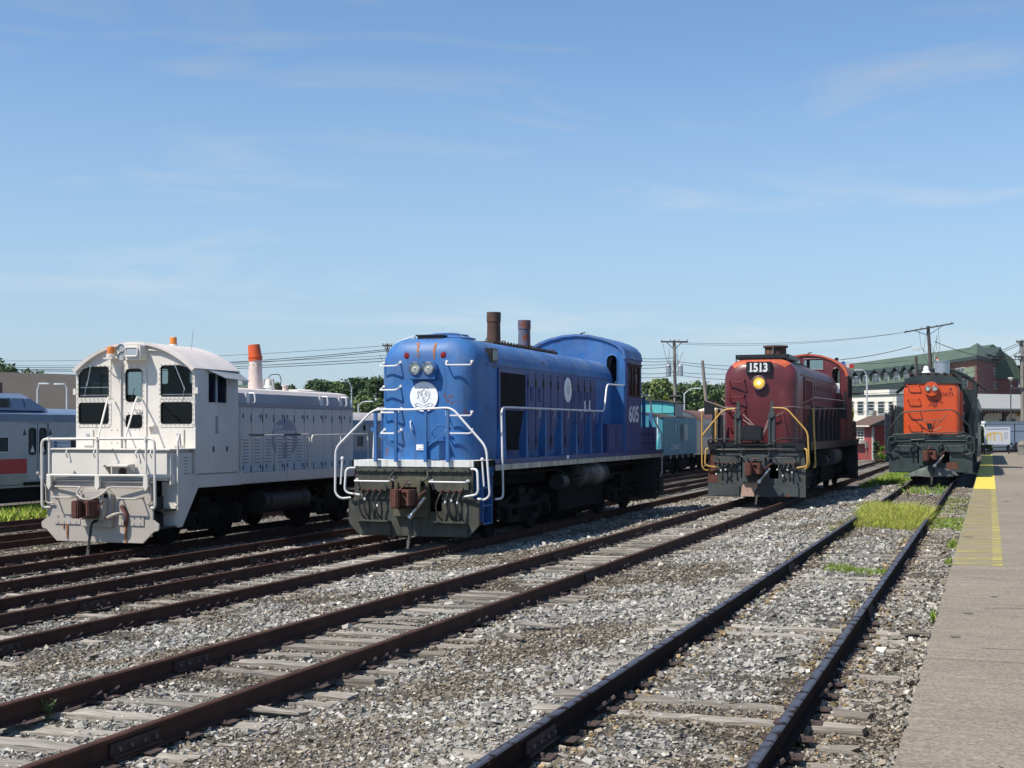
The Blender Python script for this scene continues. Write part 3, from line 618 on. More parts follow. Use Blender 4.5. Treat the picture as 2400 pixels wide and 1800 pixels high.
def window(parent, loop, axis, w, out, gm='glass_dark', gasket='rubber', t=.018, bolts=False):
    """Rubber-framed pane in the opening LOOP of a plate whose outer face lies at W; OUT = +1/-1 is outward along AXIS."""
    M = MB(); A = AX[axis]; lp = [A(u, v, w + out * .004) for u, v in loop]; M.tube(lp + [lp[0]], t, 6); f = part('window', M, gasket, parent)
    M = MB(); M.plate(loop, [], axis, w - out * .018, w - out * .026); part('pane', M, gm, f, smooth=0)
    return f
def headlamp(root, x, z, y, r, ring_m, lens='lens', lit=False, depth=.12):
    M = MB(); M.lathe([(r * 1.16, depth), (r * 1.16, .0), (r * 1.0, -.02), (r * .98, .01), (r * .75, .05), (r * .3, .08)], (x, y, z), 'y', 24); h = part('headlight', M, ring_m, root); M = MB(); M.lathe([(.01, -.012), (r * .22, .0), (r * .2, .05), (.01, .06)], (x, y, z), 'y', 12); part('bulb', M, 'bulb', h)
    M = MB(); M.lathe([(r * .97, 0.0), (r * .7, -.016), (.01, -.025)], (x, y, z), 'y', 20); part('lens', M, 'lamp_lit' if lit else lens, h)
    if not lit:
        M = MB(); M.lathe([(r * .94, .012), (r * .6, .05), (.02, .07)], (x, y, z), 'y', 20); part('reflector', M, 'headlight_bowl', h)
    return h
def louvre_mesh(w, h, n, m):
    M = MB(); lip_shade = []
    for i in range(n):
        z = -h / 2 + h * (i + .5) / n; t = h / n * .42
        M.add([(0, -w / 2, z - t), (0, w / 2, z - t), (.022, w / 2, z - t), (.022, -w / 2, z - t), (0, -w / 2, z + t), (0, w / 2, z + t)], [(0, 1, 2, 3), (3, 2, 5, 4), (0, 3, 4), (1, 5, 2), (0, 4, 5, 1)])
        M.box(-.004, .006, -w / 2 + .004, w / 2 - .004, z - t - h / n * .16, z - t); lip_shade += list(range(len(M.f) - 6, len(M.f)))  # dark strip paints the shadow under each louvre lip
    me = M.mesh('louvres', m, 0, 0); me.materials.append(MATS['rubber'])
    for i in lip_shade: me.polygons[i].material_index = 1
    return me

# ---------------------------------------------------------------- road-switcher locomotives (rounded long hood leading)
def hood_loft(hw, z0, zt, rs, y0, y1, Rn, rt=None, n=7):
    """Hood with cross-section rounded at the shoulders and a nose rounded on plan by Rn."""
    def sec(ins, insz):
        w, top = hw - ins, zt - insz; r = min(rs, w - .02); pts = [(w, z0), (w, z0 + .5), (w, top - r)]
        for i in range(1, 9): t = R(90 * i / 9); pts.append((w - r + r * math.cos(t), top - r + r * math.sin(t)))
        pts.append((w - r, top)); return pts + [(-x, z) for x, z in pts[::-1]]
    rt = Rn if rt is None else rt; rings = []
    for i in range(n + 1):
        a = R(90 * i / n); rings.append([(x, y0 + Rn * (1 - math.sin(a)), z) for x, z in sec(Rn * (1 - math.cos(a)), rt * (1 - math.cos(a)))])
    rings = rings[::-1]; rings.append([(x, y1, z) for x, z in sec(0, 0)]); return rings
def rs_loco(c):
    X0, zr = c['x'], c['z']; root = thing('locomotive', c['label'], 'locomotive', (X0, c['y'], zr), 0, None)
    mb, ms, mr = c['body'], c['side'], c['roof']; rail, deckm, dark = c['rail'], c['deck'], 'grime'
    dk = 1.77
    M = MB(); M.box(-1.46, 1.46, .06, 16.95, 1.63, dk); M.box(-.5, .5, .2, 16.8, 1.1, 1.63); fr = part('frame', M, dark, root)
    for s in (-1, 1):
        M = MB(); M.box(s * 1.462, s * 1.50, 1.05, 16.95, 1.665, dk + .015); part('side_sill', M, c['sill'], fr, .004)
        M = MB(); M.box(s * 1.458, s * 1.492, 1.05, 16.95, 1.54, 1.663); part('sill_stripe', M, c['stripe'], fr, .004)
    M = MB(); M.box(-1.37, 1.37, -.01, .06, 1.635, dk + .005); M.box(-1.40, 1.40, .061, 1.2, dk - .03, dk + .001); part('end_sill', M, c['endstripe'], fr, .004)
    # pilot
    M = MB(); pz = c['pz']
    if c['kind'] == 'blue': out = [(-1.25, pz), (1.25, pz), (1.50, .43), (1.50, .92), (1.36, .98), (1.36, 1.634), (-1.36, 1.634), (-1.36, .98), (-1.50, .92), (-1.50, .43)]
    else: out = [(-1.46, pz), (1.46, pz), (1.46, 1.10), (1.38, 1.634), (-1.38, 1.634), (-1.46, 1.10)]
    M.plate(out, [rrect(-.46, .70, -.36, 1.25, .03), rrect(.36, .70, .66, 1.25, .03)], 'y', 0, .05); pl = part('pilot', M, c['pilot'], root, .006)
    M = MB(); M.box(-1.30, 1.30, -.045, -.002, 1.53, 1.60)
    for k in range(14): x = -1.2 + 2.4 * k / 13; M.cyl((x, -.06, 1.565), (x, -.04, 1.565), .018, n=6)
    part('sill_angle', M, c['pilot'], pl, .004)
    for s in (-1, 1):
        x0, x1 = sorted((s * .46, s * 1.28)); M = MB(); M.box(x0, x1, -.05, -.003, 1.16, 1.40); M.box(x0 + .12, x1 - .12, -.075, -.05, 1.12, 1.24)
        for k in range(5): M.cyl((x0 + .1 + k * .15, -.07, 1.35), (x0 + .1 + k * .15, -.04, 1.35), .02, n=6)
        part('hose_bracket', M, c['pilot'], pl, .006)
        x0, x1 = sorted((s * .50, s * 1.25)); M = MB(); M.box(x0, x1, -.05, -.004, pz + .02, .49); M.box(x0, x1, -.20, -.05, .47, .50) if c['kind'] == 'blue' else None; part('footboard', M, c['pilot'], pl, .006)
        obj('grab_iron', grab_mesh(.82 if c['kind'] == 'blue' else .6, MATS[c['pgrab']], .16, .019), pl, (s * .86, -.05, 1.33))
        M = MB(); M.tube(fillet([(s * 1.33, -.02, 1.60), (s * 1.50, -.12, 1.60), (s * 1.53, -.14, 1.08), (s * 1.16, -.06, 1.02)], .12, 5), .024, 8); part('cut_lever', M, c.get('lev', rail), pl)
    coupler(root, 1.0, 0, c.get('cm', 'coupler_rust'), c['pocket'])
    M = MB(); M.tube(fillet([(-.42, -.05, 1.52), (-.48, -.18, 1.36), (0, -.26, 1.28), (.42, -.2, 1.38), (.36, -.05, 1.54)], .15, 5), .024, 6); part('mu_cable', M, 'hose', root)
    M = MB(); M.tube([(0, -.3, 1.34), (-.06, -.42, 1.22), (-.10, -.5, 1.14)], .016, 5); part('lift_chain', M, 'coupler_rust', root)
    hx = [-1.12, -.98, -.84, -.69]
    if c['kind'] == 'blue': hoses(root, hx, 1.14, .52, -.05); hoses(root, [.70, .86, 1.00, 1.13], 1.14, .52, -.05)
    if c['kind'] == 'maroon': hoses(root, hx, 1.16, .86, -.05); hoses(root, [.70, .86, 1.00, 1.13], 1.16, .86, -.05)
    long_hose(root, (.12, -.12, .72))
    M = MB(); M.tube([(.16, -.5, .62), (.48, -.46, 1.02)], .035, 8); M.cyl((.14, -.52, .58), (.19, -.49, .66), .055, n=8); part('coupling_rod', M, 'steel', root)
    # steps at the four corners
    for s in (-1, 1):
        for y0 in (.30, 16.0):
            M = MB(); M.box(s * .95, s * 1.47, y0, y0 + .03, .42, 1.63); M.box(s * .95, s * 1.47, y0 + .55, y0 + .58, .42, 1.63)
            for z in (.42, .80, 1.18): M.box(s * .97, s * 1.46, y0 + .03, y0 + .55, z, z + .03)
            part('step_well', M, c['step'] if y0 < 1 else 'black_paint', root)
    for s in (-1, 1):
        M = MB(); M.lathe([(.17, 0), (.17, .10), (.11, .12), (.10, .03), (.06, .02)], (s * 1.32, .95, 1.58), 'x', 18) if s > 0 else M.lathe([(.17, 0), (.17, -.1), (.11, -.12), (.1, -.03)], (-1.32, .95, 1.58), 'x', 18)
        part('classification_socket', M, c['step'], root)
    # end handrails
    hr = c['hr']
    for seg in hr: M = MB(); M.tube(fillet(seg, .16, 5), .024, 8); part('end_handrail', M, rail, root)
    for x, zt in c['posts']:
        M = MB(); M.box(x - .035, x + .035, -.10, -.04, 1.5 if c['kind'] != 'blue' else dk - .03, zt); part('stanchion', M, c['post'], root, .004)
    # side handrails
    for s in (-1, 1):
        M = MB(); xx = s * 1.46
        if c['kind'] == 'blue':
            M.tube(fillet([(xx + s * .02, .02 + 1.0, .93), (xx + s * .10, 1.30, .93), (xx + s * .04, 1.36, 2.90), (xx, 1.9, 2.915), (xx, 9.85, 2.93), (xx, 10.15, 3.68), (xx, 12.02, 3.70)], .18, 5), .024, 8)
            M.tube(fillet([(xx, 13.95, 3.5), (xx, 15.2, 3.45), (xx, 15.55, 2.9), (xx, 16.3, 2.5), (xx, 16.85, 2.3), (xx, 16.9, .9), (xx - s * .3, 17, .9)], .15, 4), .024, 7)
        else:
            M.tube(fillet([(xx + s * .06, 1.4, 1.02), (xx + s * .10, 1.55, 1.02), (xx + s * .03, 1.5, 2.82)], .12, 5), .030, 8)
        part('side_handrail', M, rail, root)
        if c['kind'] == 'maroon':
            M = MB(); M.tube(fillet([(s * .52, -.08, 2.80), (s * 1.0, .5, 2.85), (xx, 1.6, 2.80), (xx, 11.4, 2.95), (xx, 13.3, 2.97)], .1, 3), .014, 5); M.tube(fillet([(s * .45, -.05, 2.5), (xx, 2.2, 3.16), (xx, 11.3, 3.24), (xx - .02, 11.5, 2.9)], .1, 3), .013, 5); part('grab_cable', M, 'wire_pale', root)
        ysd = [1.62, 3.15, 4.55, 5.85, 7.15, 8.45, 9.55]
        for y in ysd:
            M = MB(); M.add([(xx - .012, y - .02, dk), (xx + .012, y - .02, dk), (xx + .012, y + .14, dk), (xx - .012, y + .14, dk), (xx - .012, y - .02, 2.9), (xx + .012, y - .02, 2.9), (xx + .012, y + .05, 2.9), (xx - .012, y + .05, 2.9)], [(0, 1, 2, 3), (7, 6, 5, 4), (0, 4, 5, 1), (1, 5, 6, 2), (2, 6, 7, 3), (3, 7, 4, 0)])
            M.plate([(xx - s * .17, dk), (xx - s * .012, dk), (xx - s * .012, 2.88), (xx - s * .05, 2.88), (xx - s * .17, 2.2)], [], 'y', y - .01, y + .008); part('stanchion', M, c['post'], root)
    # hood
    hw, zt = c['hw'], c['zt']
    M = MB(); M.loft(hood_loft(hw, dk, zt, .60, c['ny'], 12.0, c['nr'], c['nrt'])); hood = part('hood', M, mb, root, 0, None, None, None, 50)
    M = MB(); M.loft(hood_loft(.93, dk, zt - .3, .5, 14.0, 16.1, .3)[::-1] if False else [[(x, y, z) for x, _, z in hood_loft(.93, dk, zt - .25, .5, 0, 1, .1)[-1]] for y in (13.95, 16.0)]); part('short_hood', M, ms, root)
    for i, y in enumerate((2.05, 4.15, 6.2, 8.1)):
        M = MB(); sec = hood_loft(hw + .006, dk, zt + .006, .605, 0, 1, .1)[-1]; M.loft([[(x, yy, z) for x, _, z in sec[2:-2]] for yy in (y, y + .05)], closed=False, cap=False); part('roof_seam', M, mr, hood, smooth=50)
    M = MB(); sec = hood_loft(hw + .003, dk, zt + .003, .602, 0, 1, .1)[-1]; cut = [p for p in sec if p[2] > zt - .42]; M.loft([[(x, yy, z) for x, _, z in cut] for yy in (2.15, 12.0)], closed=False, cap=False); part('roof_skin', M, mr, hood, smooth=50)
    for s in (-1, 1):
        M = MB(); M.box(*sorted((s * (hw + .002), s * (hw + .014))), 1.5, 12.0, 3.83, 3.87); part('drip_strip', M, ms, hood)
        y = 2.14; rg = obj('radiator', None, hood)
        M = MB(); M.plate([(y, 1.86), (y + 1.95, 1.86), (y + 1.95, 3.80), (y, 3.80)], [[(y + .09, 1.95), (y + 1.86, 1.95), (y + 1.86, 2.86), (y + .09, 2.86)], [(y + .09, 2.93), (y + 1.86, 2.93), (y + 1.86, 3.71), (y + .09, 3.71)]], 'x', s * (hw + .001), s * (hw + .042)); part('radiator_frame', M, ms, rg)
        M = MB(); M.box(*sorted((s * (hw + .002), s * (hw + .008))), y + .08, y + 1.87, 1.95, 3.71); part('radiator_core', M, 'radiator', rg)
        M = MB()
        for k in range(26):
            yy = y + .11 + k * .068; M.box(*sorted((s * (hw + .008), s * (hw + .032))), yy, yy + .022, 1.95, 3.71)
        part('radiator_slats', M, 'radiator' if c['kind'] == 'blue' else ms, rg, smooth=0, kind='stuff')
        ds = [4.25 + .60 * k for k in range(10)]
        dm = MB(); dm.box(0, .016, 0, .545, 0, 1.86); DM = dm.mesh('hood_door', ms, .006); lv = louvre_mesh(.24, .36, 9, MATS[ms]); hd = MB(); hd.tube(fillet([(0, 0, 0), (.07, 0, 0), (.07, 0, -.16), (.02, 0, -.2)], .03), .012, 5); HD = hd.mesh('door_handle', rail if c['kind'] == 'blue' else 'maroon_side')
        ht = MB(); ht.box(0, .03, -.03, .03, -.09, .09); HT = ht.mesh('hinge', 'black_paint', .005)
        for k, yd in enumerate(ds):
            d_ = obj('hood_door', DM, hood, (hw + .001 if s > 0 else -hw - .017, yd, 1.93))
            if k in (0, 1, 6, 7, 8) or c['kind'] != 'blue': obj('louvres', lv, d_, (.016, .27, 1.36), None if s > 0 else None)
            if c['kind'] != 'blue': obj('louvres', lv, d_, (.016, .27, .9)); obj('louvres', lv, d_, (.016, .27, .45))
            if k % 2 == 1: obj('door_handle', HD, d_, (.016, .10, .98))
            for hz_ in (.22, 1.6): obj('hinge', HT, d_, (.002, .01, hz_))
    # roof gear
    gm = c['gear']
    M = MB(); M.box(-.42, .42, 3.8, 8.9, zt + .002, zt + .10)
    for k in range(22): M.box(-.44, -.42, 3.9 + k * .22, 4.0 + k * .22, zt + .0, zt + .13); M.box(.42, .44, 3.9 + k * .22, 4.0 + k * .22, zt, zt + .13)
    part('roof_walk', M, gm, hood, .004)
    M = MB(); M.lathe([(.60, 0), (.60, .05), (.52, .09), (.3, .13), (.01, .15)], (0, c['ny'] + 1.25, zt - .02), 'z', 28); f = part('fan_cover', M, mr, hood)
    M = MB()
    for k in range(12): t = 2 * math.pi * k / 12; M.tube([(.08 * math.cos(t), c['ny'] + 1.25 + .08 * math.sin(t), zt + .15), (.45 * math.cos(t), c['ny'] + 1.25 + .45 * math.sin(t), zt + .11), (.66 * math.cos(t), c['ny'] + 1.25 + .66 * math.sin(t), zt + .02)], .012, 4)
    for rr, hh in ((.3, .14), (.5, .105), (.66, .03)): M.tube([(rr * math.cos(t / 20 * 6.2832), c['ny'] + 1.25 + rr * math.sin(t / 20 * 6.2832), zt + hh) for t in range(21)], .012, 4)
    part('fan_guard', M, mr, f)
    for y in (3.2, 4.3, 6.4, 8.2):
        M = MB(); M.tube([(.5 + .05 * math.cos(t / 12 * 6.2832), y, zt + .06 + .07 * math.sin(t / 12 * 6.2832)) for t in range(13)], .013, 5); M.box(.485, .515, y - .02, y + .02, zt - .08, zt + .02); part('lifting_eye', M, gm, hood)
    for y, r0, hgt, m_ in c['stacks']:
        M = MB(); M.lathe([(r0 * 1.05, zt - .05), (r0 * .98, zt + hgt * .72), (r0 * 1.06, zt + hgt * .73), (r0 * 1.06, zt + hgt), (r0 * .95, zt + hgt), (r0 * .9, zt + hgt * .5), (.01, zt + hgt * .45)], (0, y, 0), 'z', 24); part('exhaust_stack', M, m_, hood)
    if c['kind'] == 'maroon':
        M = MB(); M.box(-.80, .78, 1.15, 3.35, zt + .03, zt + .10)
        for k in range(9): M.bar((-.8 + k * .197, 1.12, zt + .1), (-.8 + k * .197, 1.12, zt - .12), .03, .03)
        M.box(-.82, .80, 1.12, 1.15, zt + .05, zt + .17); M.box(.77, .80, 1.12, 3.4, zt + .05, zt + .17); M.box(-.82, -.79, 1.12, 3.4, zt + .05, zt + .17); part('spark_screen', M, gm, hood, .004)
    # nose fittings
    yn = c['ny']
    for x, z, L_ in c['grabs']:
        k = max(0, abs(x) + L_ / 2 - (hw - c['nr'])); M = grab_mesh(L_, MATS[c['ngrab']], .16, .017, .06); obj('grab_iron', M, hood, (x, yn + .02 + k * k * .35, z), (0, 0, R(-14 if x < 0 else 14) * (1 if c['nr'] > .3 else .0)))
    M = MB(); M.box(.10, .112, yn - .004, yn + .02, 1.85, 3.2); M.box(-.52, -.51, yn - .003, yn + .02, 1.85, 3.2); part('door_seam', M, c['seam'], hood)
    # cab
    y0, y1, cw = 12.0, 13.95, 1.50
    half = c['arc']; ze, za = half[0][1], half[-1][1]; arc = half + [(-x, z) for x, z in half[-2::-1]]; cab = obj('cab', None, root)
    poly = [(cw, dk), *arc, (-cw, dk)]
    fw = [rrect(.94, 3.75, 1.27, 4.60, .16, 5), rrect(-1.27, 3.75, -.94, 4.60, .16, 5)] if c['kind'] == 'blue' else [rrect(.94, 3.55, 1.24, 4.50, .15, 5), rrect(-1.24, 3.55, -.94, 4.50, .15, 5)]
    if c['kind'] == 'maroon': fw += [rrect(-.13, 4.45, .62, 4.86, .03), rrect(-.75, 4.45, -.25, 4.86, .03)]
    if c['kind'] == 'orange': fw = [[(k * x, z) for x, z in l] for k in (1, -1) for l in ([(.84, 3.72), (1.36, 3.72), (1.36, 4.02), (1.10, 4.24), (.84, 4.34)], [(.36, 4.02), (.66, 4.02), (.66, 4.44), (.36, 4.50)])]
    fw = [l if sum(a_[0] * b_[1] - b_[0] * a_[1] for a_, b_ in zip(l, l[1:] + l[:1])) > 0 else l[::-1] for l in fw]
    M = MB(); M.plate(poly, fw, 'y', y0, y0 + .05); fwall = part('front_wall', M, c['cabm'], cab, smooth=20)
    for l in fw: window(fwall, l, 'y', y0, -1, 'glass_clear', c['gasket'])
    M = MB(); M.plate(poly, [[(x, z + (.05 if z > 4.4 else 0)) for x, z in l] for l in fw] if c['kind'] != 'blue' else fw, 'y', y1 - .05, y1); part('rear_wall', M, c['side'], cab, smooth=20)
    for s in (-1, 1):
        sw = rrect(y0 + .42, 3.40, y1 - .25, 4.30 if ze > 4.35 else ze - .08, .03, 2)
        M = MB(); M.plate([(y0 + .05, dk), (y1 - .05, dk), (y1 - .05, ze + .02), (y0 + .05, ze + .02)], [sw], 'x', s * cw, s * (cw - .05)); sd = part('side_wall', M, c['cabside'], cab)
        w_ = window(sd, sw, 'x', s * cw, s, 'glass_dark', 'stack_rust' if c['kind'] == 'blue' else 'rubber')
        M = MB()
        for yy in (y0 + .78, y0 + 1.12): M.box(*sorted((s * (cw - .035), s * (cw + .012))), yy, yy + .05, 3.40, min(4.30, ze - .08))
        part('sash', M, 'stack_rust' if c['kind'] == 'blue' else 'black_paint', w_)
        M = MB(); M.box(*sorted((s * cw, s * (cw + .05))), y0 + .3, y1 - .1, min(4.32, ze - .06), min(4.37, ze - .01)); part('drip_rail', M, 'stack_rust' if c['kind'] == 'blue' else 'black_paint', cab)
    M = MB(); inner = [(x * .975, z - .05) for x, z in arc]
    M.loft([[(x * 1.02, y, z + .012) for x, z in arc] + [(x, y, z) for x, z in inner[::-1]] for y in (y0 - .05, y1 + .05)]); part('cab_roof', M, c['cabroof'], cab, smooth=40)
    M = MB(); M.box(-1.42, 1.42, y0 + .06, y1 - .06, dk, 2.5); M.box(-.4, .4, y0 + .1, y0 + .6, 2.5, 3.4); part('cab_interior', M, 'interior', cab)
    M = MB(); M.bar((-.1, y0 + .6, za + .02), (.12, y0 + .6, za + .10), .03, .03); M.bar((0, y0 + .6, za - .02), (0, y0 + .6, za + .09), .04, .04); part('roof_horn', M, 'black_paint', cab)
    for s in (-1, 1):
        M = MB(); M.box(*sorted((s * 1.13, s * 1.44)), 10.25, 11.99, dk, 2.58); bb = part('battery_box', M, c['boxm'], root, .01)
        for k in range(2):
            M = MB(); M.box(*sorted((s * 1.441, s * 1.458)), 10.32 + k * .84, 11.10 + k * .84, 1.86, 2.50); part('box_door', M, c['boxm'], bb, .006)
        M = MB(); M.box(*sorted((s * 1.0, s * 1.452)), 13.96, 16.1, dk, 2.50); bb = part('battery_box', M, c['boxm'], root, .01)
        for k in range(4):
            M = MB(); M.box(*sorted((s * 1.453, s * 1.468)), 14.02 + k * .52, 14.48 + k * .52, 1.85, 2.42); d_ = part('box_door', M, c['boxm'], bb, .006)
            for z in (2.0, 2.28): M = MB(); M.box(*sorted((s * 1.468, s * 1.49)), 14.1 + k * .52, 14.16 + k * .52, z - .04, z + .04); part('latch', M, 'black_paint', d_)
        M = MB(); M.bar((s * 1.42, y0 - .02, 3.62), (s * 1.42, y0 - .02, dk + .85), .09, .02, (0, 1, 0)); part('cab_stanchion', M, c['post'], cab)
    # wipers
    M = MB(); M.tube([(1.10, y0 - .04, 4.50), (.98, y0 - .06, 4.0)], .012, 5); part('wiper', M, 'black_paint', fwall)
    # underbody
    truck(root, 4.0, 2.95); truck(root, 13.25, 2.95)
    M = MB(); M.cyl((0, 7.6, .85), (0, 10.3, .85), .95, n=32); M.box(-1.15, 1.15, 6.6, 10.8, .35, .95); part('fuel_tank', M, dark, root, .02)
    for s in (-1, 1):
        M = MB(); M.cyl((s * 1.18, 7.9, 1.22), (s * 1.18, 10.3, 1.22), .31, n=24)
        M.cyl((s * 1.18, 8.0, 1.22), (s * 1.18, 8.05, 1.22), .325, n=24); M.cyl((s * 1.18, 10.1, 1.22), (s * 1.18, 10.15, 1.22), .325, n=24); part('air_reservoir', M, c.get('res', 'hose'), root)
        M = MB(); M.cyl((s * 1.2, 6.3, 1.1), (s * 1.2, 6.8, 1.1), .2, n=18); part('air_filter', M, 'hose', root)
        M = MB(); M.tube(fillet([(s * 1.3, 1.6, 1.45), (s * 1.32, 6, 1.42), (s * 1.32, 7.4, 1.2), (s * 1.32, 11, 1.4), (s * 1.3, 16, 1.45)], .2), .028, 6); part('brake_pipe', M, dark, root)
    M = MB(); M.plate([(x, z) for x, z in out], [], 'y', 16.92, 16.97); part('rear_pilot', M, c['pilot'], root)
    return root, hood, cab

blue = dict(kind='blue', x=-11.5, y=26.52, z=-.49, label='blue road switcher locomotive numbered 605 with white handrails and rusty stacks', body='blue_paint', side='blue_side', roof='blue_roof', rail='white_rail', deck='grime', sill='blue_side', stripe='cream_stripe', endstripe='white_stripe',
            pilot='pilot_grime', pocket='olive_grime', pgrab='white_rail', pz=.17, step='blue_paint', post='blue_paint', zt=4.42, ny=.62, nr=.46, nrt=.44, gear='stack_rust', stacks=[(4.98, .165, .88, 'stack_rust'), (7.31, .16, .86, 'stack_blue')],
            hr=[[(-1.46, .02, .96), (-1.66, -.08, .94), (-1.77, -.10, 1.06), (-1.76, -.10, 2.03), (-.86, -.10, 2.85), (0, -.1, 2.84), (.92, -.10, 2.88), (1.69, -.10, 2.06), (1.77, -.10, 1.06), (1.66, -.08, .97), (1.46, .02, .98)]],
            posts=[(-.83, 2.84), (-.36, 2.84), (.32, 2.84), (.82, 2.86)], grabs=[(-.78, 3.80, .46), (-.78, 3.28, .46), (-.76, 2.79, .46), (-.76, 2.34, .46), (.78, 3.80, .54), (.78, 2.72, .54), (.78, 2.34, .54)], ngrab='white_rail',
            seam='ink', hw=1.12, arc=[(1.5, 4.49), (1.45, 4.71), (1.31, 4.88), (1.08, 5.00), (.8, 5.10), (.4, 5.19), (0, 5.22)], cabm='blue_paint', cabside='blue_side', cabroof='blue_roof', gasket='blue_paint', boxm='blue_side')
b_root, b_hood, b_cab = rs_loco(blue)
yn = blue['ny']
M = MB(); M.plate(ring(-.16, 3.73, .17, 20), [], 'y', yn - .14, yn + .05); M.plate(ring(.16, 3.73, .17, 20), [], 'y', yn - .138, yn + .05); M.box(-.16, .16, yn - .135, yn + .05, 3.57, 3.89); M.box(-.30, .30, yn - .136, yn + .05, 3.5, 3.66); part('headlight_housing', M, 'blue_paint', b_hood, .012)
headlamp(b_hood, -.155, 3.74, yn - .17, .118, 'steel'); headlamp(b_hood, .155, 3.74, yn - .17, .118, 'steel')
for x in (-.42, .43):
    M = MB(); M.lathe([(.095, .06), (.095, -.05), (.085, -.06), (.08, -.03)], (x, yn + .09, 4.02), 'y', 18); h = part('marker_light', M, 'blue_paint', b_hood); M = MB(); M.lathe([(.08, 0), (.06, -.05), (.01, -.065)], (x, yn + .05, 4.02), 'y', 16); part('lens', M, 'red_lens', h)
M = MB(); M.plate(ring(0, 3.13, .325, 36), [], 'y', yn - .03, yn - .004); dsc = part('emblem_disc', M, 'white_disc', b_hood)
M = MB()
def ln(p, r=.005): M.tube([(x, yn - .034, z) for x, z in p], r, 4)
sh = [(-.11, 3.23), (-.05, 3.25), (0, 3.28), (.05, 3.25), (.11, 3.23), (.12, 3.12), (.07, 3.04), (0, 3.0), (-.07, 3.04), (-.12, 3.12), (-.11, 3.23)]; ln(sh)
for cx, cz in ((-.05, 3.18), (.05, 3.18), (0, 3.08)):
    ln([(cx + .03 * math.cos(t), cz + .035 * math.sin(t)) for t in [k * .63 for k in range(11)]], .004); ln([(cx, cz - .05), (cx - .008, cz + .02), (cx + .012, cz + .05)], .004)
ln([(-.22, 2.96), (-.15, 3.0), (-.05, 2.96), (0, 2.93), (.05, 2.96), (.15, 3.0), (.22, 2.96), (.17, 2.95), (.20, 2.91), (.12, 2.94), (0, 2.88), (-.12, 2.94), (-.20, 2.91), (-.17, 2.95), (-.22, 2.96)])
for s in (-1, 1): ln([(s * .12, 3.26), (s * .15, 3.20), (s * .13, 3.14), (s * .16, 3.08)]); ln([(s * .08, 3.29), (s * .11, 3.32), (s * .04, 3.33), (0, 3.30)])
part('emblem', M, 'ink_faint', dsc, smooth=0)
M = MB(); M.box(-.18, .18, yn - .02, yn - .004, 1.98, 2.10); sg = part('fire_sign', M, 'white_disc', b_hood)
text('FIRE', .05, 'ink', sg, (0, yn - .021, 2.047), name='lettering', ext=.001); text('EXTINGUISHER', .045, 'ink', sg, (0, yn - .021, 1.995), name='lettering', ext=.001, sx=.85)
M = MB(); M.tube(fillet([(-.30, yn + .02, 2.60), (-.30, yn - .07, 2.60), (-.28, yn - .07, 2.42), (-.28, yn + .02, 2.42)], .04), .016, 6); part('door_handle', M, 'white_rail', b_hood)
M = MB(); M.box(.33, .47, yn - .10, yn + .02, 2.05, 2.22); M.cyl((.28, yn - .12, 2.1), (.5, yn - .12, 2.1), .05, n=8); M.tube(fillet([(.36, yn - .1, 2.2), (.20, yn - .16, 2.35), (.42, yn - .14, 2.55), (.6, yn - .1, 2.42)], .1), .02, 6); M.plate([(.26, 2.21), (.55, 2.21), (.55, 2.18), (.26, 2.18)], [], 'y', yn - .18, yn); part('jumper_receptacle', M, 'blue_paint', b_hood)
M = MB(); M.box(.30, .62, -.02, .35, 1.78, 2.16); part('junction_box', M, 'blue_paint', b_root, .01)
M = MB(); M.bar((-.95, -.05, 2.45), (-.25, -.05, 1.95), .07, .02, (0, 1, 0)); M.bar((.95, -.05, 2.5), (.32, -.05, 2.05), .04, .03, (0, 1, 0)); part('handrail_brace', M, 'blue_paint', b_root)
M = MB(); M.box(-.30, .24, yn + .32, yn + .62, 4.36, 4.46); M.box(-.34, .28, yn + .30, yn + .64, 4.46, 4.49); part('roof_step', M, 'black_paint', b_hood, .005)
M = MB(); M.tube(fillet([(-.85, yn + .5, 4.22), (-.85, yn + .45, 4.34), (-.42, yn + .45, 4.48), (-.42, yn + .5, 4.38)], .05), .016, 6); part('roof_grab', M, 'white_rail', b_hood)
M = MB(); M.box(.98, 1.16, 1.68, 2.06, 3.92, 4.22); nb = part('number_board', M, 'black_paint', b_hood, .01); M = MB(); M.box(1.16, 1.166, 1.72, 2.02, 3.96, 4.18); part('board_glass', M, 'window_dark', nb)
for s in (1,):
    M = MB(); M.plate(ring(7.45, 3.45, .32, 30), [], 'x', 1.138, 1.155); oc = part('side_emblem', M, 'white_disc', b_hood)
    M = MB(); M.box(1.155, 1.158, 7.43, 7.47, 3.25, 3.66); M.box(1.155, 1.158, 7.34, 7.37, 3.35, 3.56); M.box(1.155, 1.158, 7.53, 7.56, 3.35, 3.56); part('emblem', M, 'ink_faint', oc)
text('605', .68, 'decal_white', b_cab, (1.503, 13.03, 2.65), 'right', 'number', .003, .012, sx=1.22)
for a, b_ in ((.28, 12.7), (.0, 13.3)): pass
M = MB(); M.box(1.485, 1.492, 13.35, 13.62, 1.88, 2.38); part('paint_patch', M, 'decal_white', b_root); M = MB(); M.box(1.486, 1.4935, 13.64, 14.0, 1.88, 2.3); part('paint_patch', M, 'stack_rust', b_root)
for yy, zz in ((9.0, 3.08), (9.45, 3.1)): M = MB(); M.box(1.138, 1.145, yy, yy + .13, zz - .18, zz + .12); part('notice', M, 'decal_white', b_hood)
M = MB(); M.box(1.501, 1.504, 6.2, 6.38, 1.69, 1.78); part('notice', M, 'white_disc', b_root)
